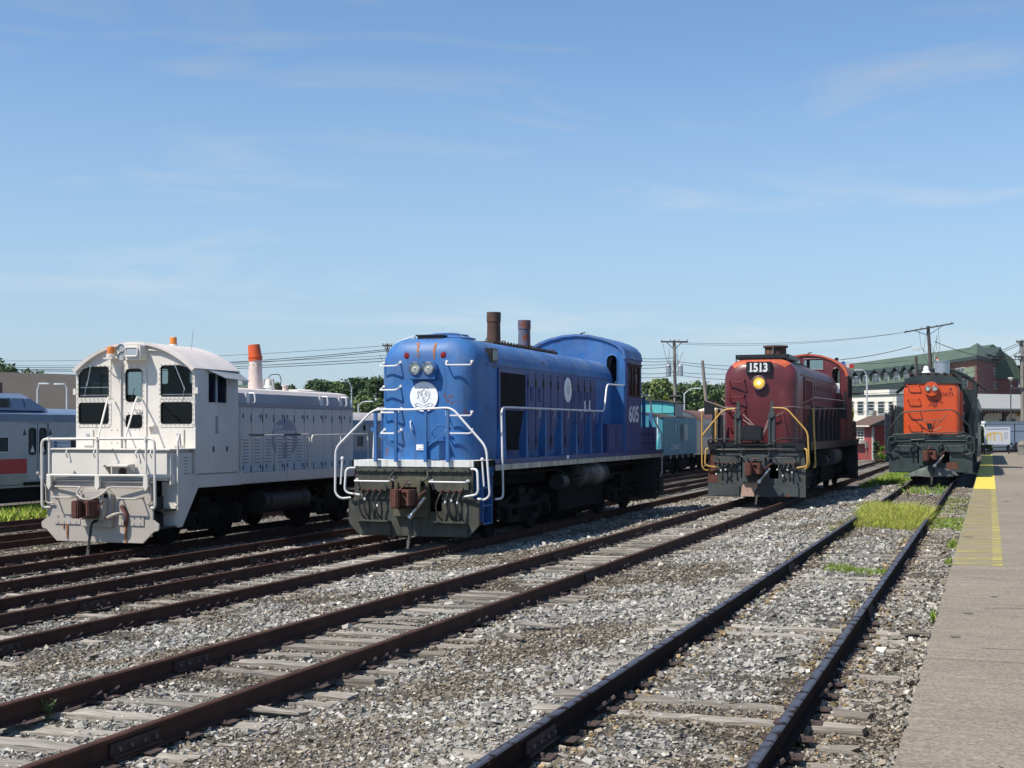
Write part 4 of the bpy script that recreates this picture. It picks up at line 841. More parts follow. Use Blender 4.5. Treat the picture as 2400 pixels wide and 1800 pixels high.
for s in (-1, 1):
    M = MB(); M.tube([(s * 1.64, -.10, 1.25), (s * 1.60, -.1, 1.76)], .018, 6); M.lathe([(.01, -.045), (.035, -.02), (.035, .02), (.01, .045)], (s * 1.60, -.1, 1.80), 'z', 12); part('lever', M, 'white_rail', b_root)

M = MB(); M.box(-1.27, -1.13, 1.55, 1.68, 1.80, 3.74); M.box(-1.30, -1.12, 1.53, 1.70, 2.9, 3.0); M.box(-1.30, -1.12, 1.53, 1.70, 2.2, 2.3); part('shutter_post', M, 'stack_rust', b_hood, .006)
M = MB(); rr = random.Random(3)
for x, z, w_, h_ in ((-.17, 4.20, .05, .20), (-.15, 4.05, .03, .14), (.22, 4.17, .05, .24), (.23, 4.0, .04, .12), (-.2, 4.28, .06, .05)):
    k = max(0, (z + h_ / 2 - 3.97) / .44); yy = yn + .44 * (1 - math.sqrt(max(0, 1 - k * k))) 
    M.loft([[(x + (u - .5) * w_ * rr.uniform(.6, 1.3), yn - .004 + .44 * (1 - math.sqrt(max(0, 1 - max(0, (zz - 3.98) / .44) ** 2))), zz) for u in (0, 1)] for zz in [z - h_ / 2 + h_ * q_ / 5 for q_ in range(6)]], closed=False, cap=False)
part('rust_patch', M, 'rust_run', b_hood, smooth=0)

for y_ in (14.6, 15.5):
    M = MB(); M.box(1.36, 1.47, y_, y_ + .02, 2.5, 3.42 if y_ < 15 else 2.95); part('rear_stanchion', M, 'blue_paint', b_root)

maroon = dict(blue, kind='maroon', x=-6.6, y=41.0, z=-.23, label='maroon road switcher locomotive numbered 1513 with a lit yellow headlight', body='maroon', side='maroon_side', roof='maroon_roof', rail='yellow_rail', sill='black_paint', stripe='black_paint', endstripe='black_paint', pilot='slate_pilot', pocket='slate_pilot', pgrab='black_paint', pz=.15, step='black_paint', post='black_paint',
              zt=4.30, ny=.57, nr=.42, nrt=.34, gear='black_paint', stacks=[], hr=[[(-1.42, .02, .92), (-1.56, -.08, .94), (-1.62, -.10, 1.06), (-1.63, -.10, 2.62), (-1.60, -.1, 2.74)], [(-1.62, -.10, 1.98), (-.97, -.10, 2.77), (-.62, -.10, 2.78)], [(.50, -.10, 2.81), (.90, -.10, 2.80), (1.53, -.10, 2.08), (1.57, -.10, 1.1), (1.44, -.02, .99)]],
              posts=[(-1.28, 2.72), (-1.02, 2.6)], grabs=[(-.68, 3.60, .46), (-.68, 3.14, .46), (-.66, 2.70, .46), (-.66, 2.24, .46), (.45, 2.62, .22)], ngrab='maroon', seam='maroon_side', hw=1.12, arc=[(1.5, 4.20), (1.44, 4.42), (1.24, 4.65), (.92, 4.85), (.5, 4.99), (0, 5.05)], cabm='maroon', cabside='maroon_side', cabroof='maroon_faded', gasket='maroon', boxm='maroon_side', res='slate_pilot')
m_root, m_hood, m_cab = rs_loco(maroon); m_root['label'] = maroon['label']; yn = maroon['ny']
M = MB(); M.lathe([(.45, 4.38), (.36, 4.42), (.34, 4.80), (.40, 4.81), (.40, 4.87), (.34, 4.87), (.30, 4.6), (.01, 4.58)], (.05, 3.55, 0), 'z', 24); st_ = part('exhaust_stack', M, 'stack_rust', m_hood); M = MB(); M.bar((-.02, 3.16, 4.45), (.05, 3.14, 4.88), .035, .02); part('stack_strap', M, 'wire_pale', st_)
M = MB(); M.box(-.385, .365, yn - .10, yn + .10, 3.86, 4.22); bd = part('number_board', M, 'black_paint', m_hood, .012)
nm = text('1513', .36, 'decal_white', bd, (-.02, yn - .103, 3.92), 'front', 'number', .004, .014, sx=.82)
M = MB()
for x in (-.235, .062): M.box(x - .062, x + .062, yn - .109, yn - .103, 3.92, 3.945)
part('number_serifs', M, 'decal_white', bd, smooth=0)
headlamp(m_hood, 0.0, 3.58, yn - .10, .185, 'maroon', 'lens', False, .14)
h = [o for o in m_hood.children if o.name.startswith('headlight')][-1]
for o in list(h.children):
    if o.name.startswith('reflector'): o.data.materials[0] = MATS['gold_reflector']
    if o.name.startswith('bulb'): o.data.materials[0] = MATS['bulb_lit']
M = MB(); M.tube([(.205 * math.cos(t / 24 * 6.2832), yn - .10, 3.58 + .205 * math.sin(t / 24 * 6.2832)) for t in range(25)], .022, 6); part('headlight_rim', M, 'maroon_roof', h)
M = MB()
sec = hood_loft(1.125, 1.77, 4.305, .60, yn - .005, 12, .42, .34)
cut = [[(x, y, z) for x, y, z in r_ if z > 4.00 + .0 * x] for r_ in sec[3:]]
n_ = min(len(r_) for r_ in cut); 
M.loft([r_[(len(r_) - n_) // 2:(len(r_) - n_) // 2 + n_] for r_ in cut[:5]] , closed=False, cap=False); part('faded_paint', M, 'maroon_faded', m_hood, smooth=60)
for x, zt_ in ((-.55, 3.0), (.46, 3.02)):   # gangway posts on the end platform
    M = MB(); M.box(x - .10, x - .03, -.06, .02, 1.70, zt_ - .35); M.box(x + .03, x + .10, -.06, .02, 1.70, zt_ - .35); M.box(x - .11, x + .11, -.02, .04, 1.75, zt_ - .4); M.plate([(x - .08, zt_ - .5), (x + .09, zt_ - .5), (x + .05, zt_), (x - .02, zt_)], [], 'y', -.05, .0); M.cyl((x, -.10, zt_ - .42), (x, .06, zt_ - .42), .09, n=12)
    part('gangway_post', M, 'slate_pilot', m_root, .006)
M = MB(); M.plate([(-.44, 1.87), (.18, 1.87), (.19, 2.20), (.10, 2.28), (-.13, 2.30), (-.36, 2.28), (-.45, 2.20)], [], 'y', -.20, .30); M.box(-.47, .21, -.24, .32, 1.82, 1.875); part('buffer_plate', M, 'black_paint', m_root, .02)
M = MB()
for a, b_ in (((-1.55, -.02, 3.04), (-.55, .0, 2.68)), ((-.40, .0, 2.62), (-.05, -.1, 2.28)), ((-.40, 0, 2.45), (-.08, -.1, 2.26)), ((.40, 0, 2.55), (.20, -.1, 2.0)), ((.40, .0, 2.40), (.19, -.1, 1.95))): M.tube([a, b_], .014, 5)
part('gangway_chain', M, 'wire_pale', m_root)
M = MB(); M.tube(fillet([(-1.42, -.02, 1.62), (-1.44, -.14, 1.86), (-.72, -.14, 1.87), (-.42, -.16, 1.70), (.42, -.16, 1.70), (.72, -.14, 1.90), (1.36, -.14, 1.88), (1.40, -.02, 1.62)], .10, 4), .022, 7); M.tube(fillet([(-1.34, -.02, 1.50), (-1.2, -.16, 1.56), (1.2, -.16, 1.58), (1.34, -.02, 1.52)], .1), .018, 6); part('uncoupling_rod', M, 'black_paint', m_root)
M = MB(); M.plate([(-.47, .16), (-.06, .16), (-.06, .30), (.08, .50), (.02, .60), (-.12, .64), (-.30, .60), (-.42, .48)], [], 'y', -.03, -.003); part('tan_sheet', M, 'tan_sheet', m_root)
M = MB(); M.plate([(-1.455, .55), (-1.15, .58), (-1.20, 1.0), (-1.30, 1.55), (-1.385, 1.60), (-1.455, 1.10)], [], 'y', -.006, -.001); part('rusted_corner', M, 'coupler_rust', m_root)
M = MB(); M.box(-1.62, -1.30, .2, .24, 2.62, 3.05); part('end_flag', M, 'black_paint', m_root)
M = MB(); M.box(.97, 1.22, 11.965, 11.985, 3.55, 3.92); part('notice', M, 'white_disc', m_cab)
for s in (-1, 1): M = MB(); M.cyl((s * 1.30, -.10, 1.66), (s * 1.30, .08, 1.66), .14, n=18); M.cyl((s * 1.30, -.11, 1.66), (s * 1.30, -.09, 1.66), .10, n=18); part('cable_receptacle', M, 'black_paint', m_root)
M = MB(); M.box(1.02, 1.492, 11.955, 11.998, 2.60, 3.14); part('black_band', M, 'black_paint', m_cab)
M = MB(); M.lathe([(.03, 0), (.04, -.2), (.085, -.34), (.01, -.30)], (1.02, 13.2, 4.86), 'y', 14); part('horn', M, 'black_paint', m_cab); M = MB(); M.lathe([(.03, 0), (.04, -.2), (.08, -.30), (.01, -.28)], (1.26, 13.3, 4.72), 'y', 14); part('horn', M, 'sign_blue', m_cab)

# ---------------------------------------------------------------- orange locomotive
orange = dict(maroon, kind='orange', x=-2.05, y=52.18, z=0., label='orange and dark green locomotive with a white roof bell beside the platform', body='orange_paint', side='green_black', roof='green_black', rail='green_black', sill='green_black', stripe='green_black', endstripe='green_black', pilot='green_pilot', pocket='green_pilot', pgrab='green_pilot', pz=.36, step='green_black', post='green_black',
              zt=3.92, ny=.80, nr=.16, nrt=.10, gear='timber_dark', stacks=[], hr=[[(-1.35, 0, .95), (-1.46, -.1, .98), (-1.50, -.1, 1.9), (-.98, -.10, 2.58), (.80, -.10, 2.66), (1.40, -.10, 2.0), (1.41, -.10, 1.12), (1.33, -.1, 1.05), (1.08, -.02, 1.05)]],
              posts=[], grabs=[(-.66, 3.56, .42), (-.66, 3.06, .42), (-.62, 2.56, .42), (-.62, 2.09, .42)], ngrab='orange_paint', seam='orange_paint', hw=1.0, arc=[(1.5, 3.95), (1.44, 4.07), (1.2, 4.28), (.9, 4.47), (.5, 4.63), (0, 4.70)], cabm='green_black', cabside='coach_green', cabroof='green_black', gasket='green_black', boxm='green_black', cm='coupler_rust', lev='green_pilot')
o_root, o_hood, o_cab = rs_loco(orange); o_root['label'] = orange['label']; yn = .80
M = MB(); M.loft([[(x, y, z) for x, z in [(1.0, 3.64), (1.0, 3.70), (.85, 3.86), (.45, 3.95), (-.45, 3.95), (-.85, 3.86), (-1.0, 3.70), (-1.0, 3.64)]] for y in (yn - .04, 11.9)]); part('hood_roof', M, 'green_black', o_hood, smooth=60)
M = MB(); M.plate(ring(0, 3.44, .27, 30), [], 'y', yn - .14, yn + .02); part('headlight_housing', M, 'orange_paint', o_hood, .02)
headlamp(o_hood, -.125, 3.45, yn - .165, .095, 'steel'); headlamp(o_hood, .125, 3.45, yn - .165, .095, 'steel')
text('0673', .20, 'maroon', o_hood, (.58, yn - .006, 3.17), name='number', ext=.003, bold=-.002)
M = MB(); rr = random.Random(5)
for k in range(9):
    x, z = -.13 + rr.random() * .3, 2.78 + .26 * rr.random(); M.tube(fillet([(x, yn - .004, z), (x + .06, yn - .004, z + .10 * rr.uniform(-1, 1)), (x + .12, yn - .004, z + .05), (x + .2 * rr.random(), yn - .004, z - .06)], .05), .006, 4)
M.tube([(.28, yn - .004, 2.93), (.42, yn - .004, 2.93)], .006, 4); M.tube([(.35, yn - .004, 2.84), (.35, yn - .004, 3.0)], .006, 4); M.tube([(.29, yn - .004, 2.97), (.40, yn - .004, 2.97)], .006, 4)
for k in range(4): M.tube([(.63 + .03 * rr.random(), yn - .004, 3.37 + k * .03), (.70 + .03 * rr.random(), yn - .004, 3.40 + k * .03)], .008, 4)
part('chalk_scrawl', M, 'maroon', o_hood, smooth=0)
M = MB(); M.box(-1.03, -.98, 1.6, 1.75, 1.85, 3.5); M.box(.98, 1.10, 1.3, 1.42, 1.85, 3.35); part('side_pipe', M, 'orange_paint', o_root)
bell(o_root, (-.26, 2.6, 4.12), .17, 'white_disc', 'timber_dark')
M = MB()
for x in (-.75, -.45, -.15, .15, .45, .75): M.box(x - .05, x + .05, 1.3, 8.5, 4.02, 4.07)
for y in (1.4, 3, 5, 7): M.box(-.85, .85, y, y + .08, 3.92, 4.02)
part('roof_boards', M, 'timber_dark', o_hood)
M = MB(); M.lathe([(.29, 3.9), (.29, 4.70), (.27, 4.70), (.26, 4.2), (.01, 4.2)], (.22, 6, 0), 'z', 28); M.lathe([(.31, 4.68), (.31, 4.72), (.28, 4.72)], (.22, 6, 0), 'z', 28); part('exhaust_stack', M, 'galv', o_hood)
M = MB()
for s in (-1, 1):
    M.add([(s * 1.5, 11.9, 4.0), (s * 2.0, 11.9, 3.60), (s * 2.0, 13.9, 3.60), (s * 1.5, 13.9, 4.0), (s * 1.5, 11.9, 4.03), (s * 2.0, 11.9, 3.63), (s * 2.0, 13.9, 3.63), (s * 1.5, 13.9, 4.03)], [(0, 1, 2, 3), (7, 6, 5, 4), (0, 4, 5, 1), (1, 5, 6, 2), (2, 6, 7, 3), (3, 7, 4, 0)])
part('cab_visor', M, 'green_black', o_cab)
M = MB(); M.loft([[(-.98, -.12, .18), (-.5, -.22, .24), (0, -.3, .20), (.6, -.22, .23), (.98, -.12, .26)], [(-.6, -.16, .40), (-.35, -.26, .44), (.0, -.36, .50), (.45, -.24, .46), (.86, -.12, .40)], [(-.12, -.16, .60), (-.06, -.24, .62), (.02, -.28, .63), (.1, -.2, .61), (.5, -.08, .52)]], closed=False, cap=False); part('camouflage_tarp', M, 'tarp', o_root, smooth=60)
M = MB(); M.tube(fillet([(-1.30, -.02, 1.62), (-1.36, -.14, 1.74), (-.4, -.16, 1.80), (1.2, -.16, 1.84), (1.28, -.12, 1.72), (.9, -.1, 1.66)], .08), .02, 7); M.tube([(-1.3, -.1, 1.5), (1.3, -.1, 1.54)], .018, 6); M.tube(fillet([(-.7, -.12, .95), (-.7, -.14, 1.55), (-.2, -.14, 1.58)], .06), .024, 6); part('end_piping', M, 'green_pilot', o_root)
M = MB()
for a, b_ in (((-.75, 2.45), (-.12, 1.9)), ((.62, 2.5), (.06, 1.95)), ((-.40, 2.25), (.40, 2.27)), ((-.15, 2.2), (.02, 1.8)), ((.18, 2.3), (.02, 1.8)), ((-.3, 2.0), (.0, 1.85)), ((.4, 2.02), (.05, 1.86))): M.tube([(a[0], -.12, a[1]), (b_[0], -.14, b_[1])], .016, 6)
M.box(-.10, .06, -.22, -.08, 1.94, 2.16); part('jumper_bracket', M, 'black_paint', o_root)
for s in (-1, 1): M = MB(); M.lathe([(.15, .1), (.15, -.08), (.11, -.09), (.09, 0), (.01, 0)], (s * 1.36, -.05, 1.56), 'y', 18); part('cable_receptacle', M, 'green_pilot', o_root)
M = MB()
for k in range(5): M.box(1.02, 1.48, 11.6, 11.75, 1.0 + k * .42, 1.04 + k * .42)
part('cab_step', M, 'green_black', o_root)
M = MB(); M.box(.56, .96, -.008, -.003, .42, .74); part('rust_patch', M, 'coupler_rust', o_root)
# ---------------------------------------------------------------- white switcher
w = thing('locomotive', 'off-white end-cab switcher locomotive with an orange bucket on its stack', 'locomotive', (-18.45, 25.29, -.68))
PW, WL, HG = 'pilot_white', 'white_loco', 'hood_grey'
M = MB(); M.box(-1.2, 1.2, .1, 12.9, 1.22, 1.42); M.box(-.45, .45, .2, 12.6, .9, 1.22); part('frame', M, 'grime', w)
flare = [(-1.53, .47), (-1.50, .42), (-1.40, .40), (-1.12, .14), (1.12, .14), (1.40, .40), (1.50, .42), (1.53, .47), (1.53, .56), (1.48, .59), (1.38, .66), (1.38, 1.45), (-1.38, 1.45), (-1.38, .66), (-1.48, .59), (-1.53, .56)]
M = MB(); M.plate(flare, [], 'y', 0, .05); pl = part('pilot', M, PW, w, .008)
M = MB(); M.box(-1.40, 1.40, -.05, .06, 1.45, 1.49); part('deck_lip', M, PW, pl, .008)
for x0, x1 in ((-1.16, -.48), (.50, 1.16)):
    M = MB(); M.box(x0, x1, -.022, -.002, .52, .74); f_ = part('step_plate', M, PW, pl, .005)
    M = MB()
    for k in range(4): M.cyl((x0 + .1 + k * .16, -.035, .69), (x0 + .1 + k * .16, -.02, .69), .014, n=6); M.box(x0 + .095 + k * .16, x0 + .105 + k * .16, -.026, -.022, .52, .58)
    part('bolts', M, 'ink', f_, smooth=0, kind='stuff')
for x in (-.84, .86): obj('grab_iron', grab_mesh(.52, MATS[PW], .22, .02), pl, (x, 0, 1.12))
for x0, z0, w_, h_ in ((-.83, .20, .05, .32), (.70, .14, .075, .52), (-.92, .40, .02, .12)):
    M = MB(); M.add([(x0 - w_ / 2, -.026, z0 + h_), (x0 + w_ / 2, -.026, z0 + h_), (x0 + w_ * .25, -.026, z0), (x0 - w_ * .2, -.026, z0)], [(0, 1, 2, 3)]); M.box(x0 - w_ * .3, x0 + w_ * .3, -.024, -.001, z0 + .02, z0 + h_ - .02); part('rust_run', M, 'rust_run', pl, smooth=0)
coupler(w, .90, 0, 'coupler_rust', PW)
M = MB(); M.tube(fillet([(-1.33, -.03, 1.35), (-.40, -.12, 1.35), (-.28, -.30, 1.36), (-.36, -.32, 1.20), (-.12, -.42, 1.10), (.10, -.40, 1.10), (.28, -.30, 1.2), (.36, -.14, 1.36), (1.30, -.03, 1.36)], .08, 4), .021, 7); M.tube(fillet([(-1.52, -.12, 1.62), (-1.36, -.06, 1.36), (-1.36, -.05, .98), (-1.16, -.04, .98)], .08, 4), .02, 6); M.tube(fillet([(1.22, -.1, 1.66), (1.36, -.05, 1.36), (1.36, -.05, 1.05), (1.25, -.03, 1.0)], .08, 4), .02, 6); part('uncoupling_lever', M, PW, w)
M = MB(); M.lathe([(.01, -.04), (.035, -.02), (.035, .02), (.01, .04)], (-1.53, -.12, 1.64), 'z', 12); part('lever_knob', M, PW, w)
long_hose(w, (.02, -.1, .62)); 
M = MB(); M.tube(fillet([(.22, -.1, .66), (.40, -.24, .70), (.58, -.26, .78), (.70, -.10, .80), (.72, -.06, .60)], .1), .038, 7); part('brake_hose', M, PW, w)
M = MB(); M.tube(fillet([(.60, -.03, .95), (.74, -.06, .78), (.72, -.05, .52)], .05), .05, 7); part('rusty_fitting', M, 'coupler_rust', w)
for s in (-1, 1):
    M = MB(); M.plate([(.62, .46), (.80, .46), (1.44, 1.30), (3.3, 1.30), (3.3, 1.62), (.35, 1.62), (.35, 1.40), (.62, 1.40)], [], 'x', s * 1.56, s * 1.60); part('side_skirt', M, WL, w, .005)
    M = MB(); M.box(*sorted((s * 1.20, s * 1.56)), .60, .64, .46, 1.46); part('step_back', M, WL, w, .004)
    for z in (.46, .84): M = MB(); M.box(*sorted((s * 1.22, s * 1.58)), .10, .60, z, z + .035); M.box(*sorted((s * 1.22, s * 1.24)), .1, .6, z, z + .3); part('step', M, 'black_paint', w)
    M = MB(); M.box(*sorted((s * 1.46, s * 1.52)), 3.3, 12.9, 1.305, 1.56); M.box(*sorted((s * 1.0, s * 1.459)), 3.3, 12.9, 1.50, 1.545); part('running_board', M, WL, w, .006)
    for k in range(4): M = MB(); M.box(*sorted((s * 1.521, s * 1.54)), 3.36 + k * 2.35, 3.52 + k * 2.35, 1.32, 1.6); part('sill_bracket', M, WL, w, .005)
M = MB(); M.box(-1.56, 1.56, .34, 1.30, 1.491, 2.155); bk = part('front_bulkhead', M, WL, w, .06)
M = MB(); M.box(-1.60, 1.60, .30, 1.32, 2.156, 2.19); part('bulkhead_cap', M, WL, bk, .008)
M = MB(); M.plate([(.30, 1.78), (.02, 1.80), (.02, 1.84), (.30, 1.86)], [], 'x', .05, .72); M.plate([(.30, 1.62), (.10, 1.80), (.30, 1.8)], [], 'x', .68, .72); M.plate([(.30, 1.62), (.10, 1.80), (.30, 1.8)], [], 'x', .05, .09); sp_ = part('shelf', M, WL, bk, .004)
M = MB(); M.lathe([(.09, 0), (.09, -.04), (.05, -.05), (.01, -.02)], (.38, .335, 1.68), 'y', 14); part('receptacle', M, 'stack_rust', bk)
for x in (-1.08, -.35, .75, 1.12): M = MB(); M.tube([(x, .30, 2.15), (x + .01, .25, 2.08), (x + .03, .29, 1.98)], .016, 5); part('latch', M, WL, bk)
lvm = louvre_mesh(.16, .42, 6, MATS[WL]); obj('louvres', lvm, bk, (1.56, 1.0, 1.85))
# front rail
M = MB(); M.tube(fillet([(-1.28, .0, .88), (-1.43, -.10, .88), (-1.44, -.10, 2.40), (0, -.10, 2.41), (1.48, -.10, 2.42), (1.50, -.10, .92), (1.34, .0, .92)], .14, 6), .030, 9); part('end_handrail', M, WL, w)
M = MB(); M.tube([(-1.30, -.10, 1.60), (1.30, -.10, 1.62)], .026, 8); part('lower_rail', M, WL, w)
for x in (-1.24, .03, 1.27):
    M = MB(); M.tube([(x, -.10, 1.55), (x, -.10, 2.41)], .026, 8); M.plate([(x - .05, 1.60), (x + .05, 1.60), (x + .06, 1.38), (x, 1.28), (x - .06, 1.38)], [], 'y', -.13, -.06); M.lathe([(.045, -.04), (.045, .04)], (x, -.10, 2.41), 'z', 10); part('rail_post', M, WL, w)
for x0, x1 in ((-.44, .03), (.33, .73)):
    M = MB(); M.tube(fillet([(x0 - .12, 1.28, 3.32), (x0 - .05, 1.0, 3.36), (x1, -.08, 2.45), (x1 + .01, -.08, 2.2)], .12, 5), .021, 7); part('stair_rail', M, WL, w)
M = MB(); M.tube(fillet([(1.58, .55, .95), (1.66, .52, .95), (1.66, .52, 2.40), (1.58, .70, 2.50), (1.58, .75, 2.25)], .08), .024, 7); part('grab_pole', M, WL, w)
# cab
cab = obj('cab', None, w); hw, ze, za, y0, y1, zb = 1.60, 3.98, 4.60, 1.32, 3.16, 1.60
arc = arc_roof(hw, ze, za); poly = [(hw, zb), *arc, (-hw, zb)]
up = [(-1.52, 3.36), (-.74, 3.36), (-.70, 3.40), (-.70, 4.02), (-.74, 4.06), (-1.20, 4.06), (-1.40, 4.00), (-1.52, 3.86)]
fw = [up, rrect(-1.52, 2.74, -.70, 3.23, .07), rrect(-.24, 3.24, .21, 4.0, .10), rrect(-.23, 2.64, .21, 2.95, .08), [(-x, z) for x, z in up[::-1]], rrect(.70, 2.74, 1.52, 3.23, .07)]
M = MB(); M.plate(poly, fw, 'y', y0, y0 + .05); fwl = part('front_wall', M, WL, cab, smooth=20)
for i, l in enumerate(fw):
    f_ = window(fwl, l, 'y', y0, -1, 'glass_clear' if i in (0, 2, 4) else 'glass_dark', 'rubber', .014)
    M = MB(); c0 = sum((Vector((u, v)) for u, v in l), Vector((0, 0))) / len(l)
    big = [(c0.x + (u - c0.x) * (1 + .07 / abs(max(abs(p[0] - c0.x) for p in l))), c0.y + (v - c0.y) * (1 + .07 / max(abs(p[1] - c0.y) for p in l))) for u, v in l]
    M.plate(big, [l], 'y', y0 - .012, y0 - .001); part('window_rim', M, WL, fwl)
    M = MB(); n_ = len(big); mid = [((u + a) / 2, (v + b_) / 2) for (u, v), (a, b_) in zip(big, l)]; per = [0]
    for k in range(n_): per.append(per[-1] + math.dist(mid[k], mid[(k + 1) % n_]))
    for s_ in np.arange(0, per[-1], .115):
        k = max(j for j in range(n_) if per[j] <= s_); u = (s_ - per[k]) / max(1e-6, per[k + 1] - per[k]); a, b_ = mid[k], mid[(k + 1) % n_]; x, z = a[0] + (b_[0] - a[0]) * u, a[1] + (b_[1] - a[1]) * u
        M.box(x - .009, x + .009, y0 - .019, y0 - .012, z - .009, z + .009)
    part('rim_bolts', M, 'ink', fwl, smooth=0, kind='stuff')
    if i in (0, 1, 4, 5): M = MB(); zz = l[0][1] + (.22 if i in (0, 4) else .24); xx = [p[0] for p in l]; M.box(min(xx), max(xx), y0 + .015, y0 + .035, zz, zz + .015); part('glazing_bar', M, 'steel', f_)
M = MB(); M.plate([(-.33, 2.19), (.30, 2.19), (.30, 4.04), (-.33, 4.04)], [fw[2], fw[3]], 'y', y0 - .014, y0 - .0015); dr = part('door', M, WL, fwl, .006)
M = MB(); M.tube(fillet([(.16, y0 - .02, 3.06), (.16, y0 - .09, 3.06), (.02, y0 - .09, 3.12), (.0, y0 - .02, 3.12)], .03), .016, 6); M.lathe([(.05, 0), (.05, -.03)], (.17, y0 - .01, 3.04), 'y', 12); part('handle', M, WL, dr)
M = MB(); M.box(.30, .325, y0 - .03, y0 + .0, 2.25, 4.0); M.box(-.36, -.335, y0 - .06, y0, 2.19, 4.1); part('door_post', M, WL, fwl)
for x in (-1.25, 1.18):
    M = MB(); M.box(x - .14, x + .14, y0 - .03, y0 - .001, 2.24, 2.62); b_ = part('hatch', M, WL, fwl, .008); M = MB(); M.box(x - .05, x + .05, y0 - .045, y0 - .03, 2.47, 2.52); part('latch', M, 'ink_faint', b_)
M = MB()
for x in (-.62, -.46): 
    for z in (2.3, 2.6): M.box(x - .01, x + .01, y0 - .008, y0 + .01, z - .01, z + .01)
part('rivets', M, 'ink', fwl, smooth=0)
M = MB(); M.box(.38, .60, y0 - .09, y0, 2.68, 2.71); M.plate([(y0 - .08, 2.68), (y0, 2.68), (y0, 2.5)], [], 'x', .42, .44); part('bracket', M, WL, fwl)
M = MB(); M.tube([(.40, y0 - .05, 4.42), (.98, y0 - .05, 4.38)], .015, 6); M.box(.4, .42, y0 - .05, y0, 4.40, 4.43); M.box(.95, .97, y0 - .05, y0, 4.36, 4.39); part('grab_iron', M, WL, fwl)
for xa, za_, xb, zb_ in ((-1.14, 4.08, -1.26, 3.62), (1.10, 4.12, 1.36, 3.50)):
    M = MB(); M.tube([(xa, y0 - .03, za_), (xa, y0 - .08, za_ - .02), (xb, y0 - .05, zb_)], .009, 5); M.tube([(xb - .02, y0 - .04, zb_ + .1), (xb - .08, y0 - .03, zb_ - .26)], .007, 4); part('wiper', M, 'ink_faint', fwl)
M = MB(); M.tube([(.02, y0 - .04, 3.55), (-.06, y0 - .03, 3.30)], .010, 4); part('wiper', M, 'ink', fwl)
side_w = rrect(1.83, 3.22, 2.66, 3.92, .02, 1)
for s in (-1, 1):
    M = MB(); M.plate([(y0 + .05, zb), (y1 - .05, zb), (y1 - .05, ze + .01), (y0 + .05, ze + .01)], [side_w], 'x', s * hw, s * (hw - .05)); sd = part('side_wall', M, WL, cab)
    f_ = window(sd, side_w, 'x', s * hw, s, 'glass_clear', WL, .016); M = MB(); M.box(*sorted((s * (hw - .04), s * (hw - .005)))[:2], 2.20, 2.26, 3.22, 3.92); part('sash', M, 'ink_faint', f_)
    M = MB(); M.add([(s * (hw + .005), 1.72, 4.0), (s * (hw + .005), 3.18, 3.97), (s * (hw + .30), 3.18, 3.76), (s * (hw + .30), 2.10, 3.80), (s * (hw + .005), 1.72, 3.985), (s * (hw + .005), 3.18, 3.955), (s * (hw + .30), 3.18, 3.745), (s * (hw + .30), 2.1, 3.785)], [(0, 1, 2, 3), (7, 6, 5, 4), (0, 4, 5, 1), (1, 5, 6, 2), (2, 6, 7, 3), (3, 7, 4, 0)]); part('window_awning', M, 'coach_grey', cab)
    M = MB(); M.box(*sorted((s * hw, s * (hw + .012))), 1.88, 2.78, 1.74, 2.28); hp = part('side_hatch', M, WL, sd, .005)
    for yy in (2.02, 2.60): M = MB(); M.box(*sorted((s * (hw + .012), s * (hw + .03))), yy, yy + .05, 2.10, 2.22); part('latch', M, 'ink', hp)
    M = MB(); M.box(*sorted((s * hw, s * (hw + .006))), y0 + .05, y1, 1.585, 1.605); part('weld_strip', M, 'stack_rust' if s < 0 else PW, sd)
    M = MB(); M.box(*sorted((s * hw, s * (hw + .07))), y0 - .02, y0 + .05, 3.42, 3.56); part('hinge', M, WL, cab)
M = MB(); M.plate(poly, [rrect(-1.46, 3.0, -1.04, 4.02, .05), rrect(1.04, 3.0, 1.46, 4.02, .05), rrect(-.98, 3.72, -.30, 4.08, .05), rrect(.30, 3.72, .98, 4.08, .05)], 'y', y1 - .05, y1); part('rear_wall', M, WL, cab, smooth=20)
inner = [(x * .975, z - .045) for x, z in arc]
M = MB(); M.loft([[(x * 1.025, y, z + .012) for x, z in arc] + [(x, y, z) for x, z in inner[::-1]] for y in (y0 - .10, y1 + .04)]); part('cab_roof', M, 'white_loco_roof', cab, smooth=40)
M = MB(); M.box(-1.5, 1.5, y0 + .1, y1 - .1, zb, 1.9); M.box(-.55, .2, y1 - .7, y1 - .3, 1.9, 3.4); part('cab_interior', M, 'interior', cab)
for x in (-1.1, 1.15): M = MB(); M.box(x - .22, x + .22, 2.2, 2.65, 2.3, 2.5); M.box(x - .22, x + .22, 2.58, 2.68, 2.5, 3.45); part('seat', M, 'seat_red', cab, .03)
text('1', .52, 'grey_logo', cab, (1.603, 2.22, 2.54), 'right', 'number', .002, .028, sx=1.1); M = MB(); M.box(1.602, 1.606, 2.13, 2.33, 2.535, 2.562); M.bar((1.604, 2.14, 2.82), (1.604, 2.22, 2.89), .004, .03, (1, 0, 0)); part('number_serif', M, 'grey_logo', cab, smooth=0)
hs_ = MB(); hs_.plate(rrect(-.26, 4.19, .36, 4.56, .10), [], 'y', 1.02, 1.36); hb = part('headlight_housing', hs_, WL, cab, .03)
headlamp(hb, -.15, 4.46, 1.0, .082, 'chrome'); headlamp(hb, -.15, 4.27, 1.0, .082, 'chrome')
M = MB(); M.plate(rrect(-.02, 4.27, .30, 4.47, .05), [], 'y', .995, 1.03); nb = part('number_board', M, 'ink_faint', hb); M = MB(); M.tube([(x, .995, z) for x, z in rrect(-.02, 4.27, .30, 4.47, .05)] + [(.30, .995, 4.42)], .016, 6); part('board_frame', M, WL, nb)
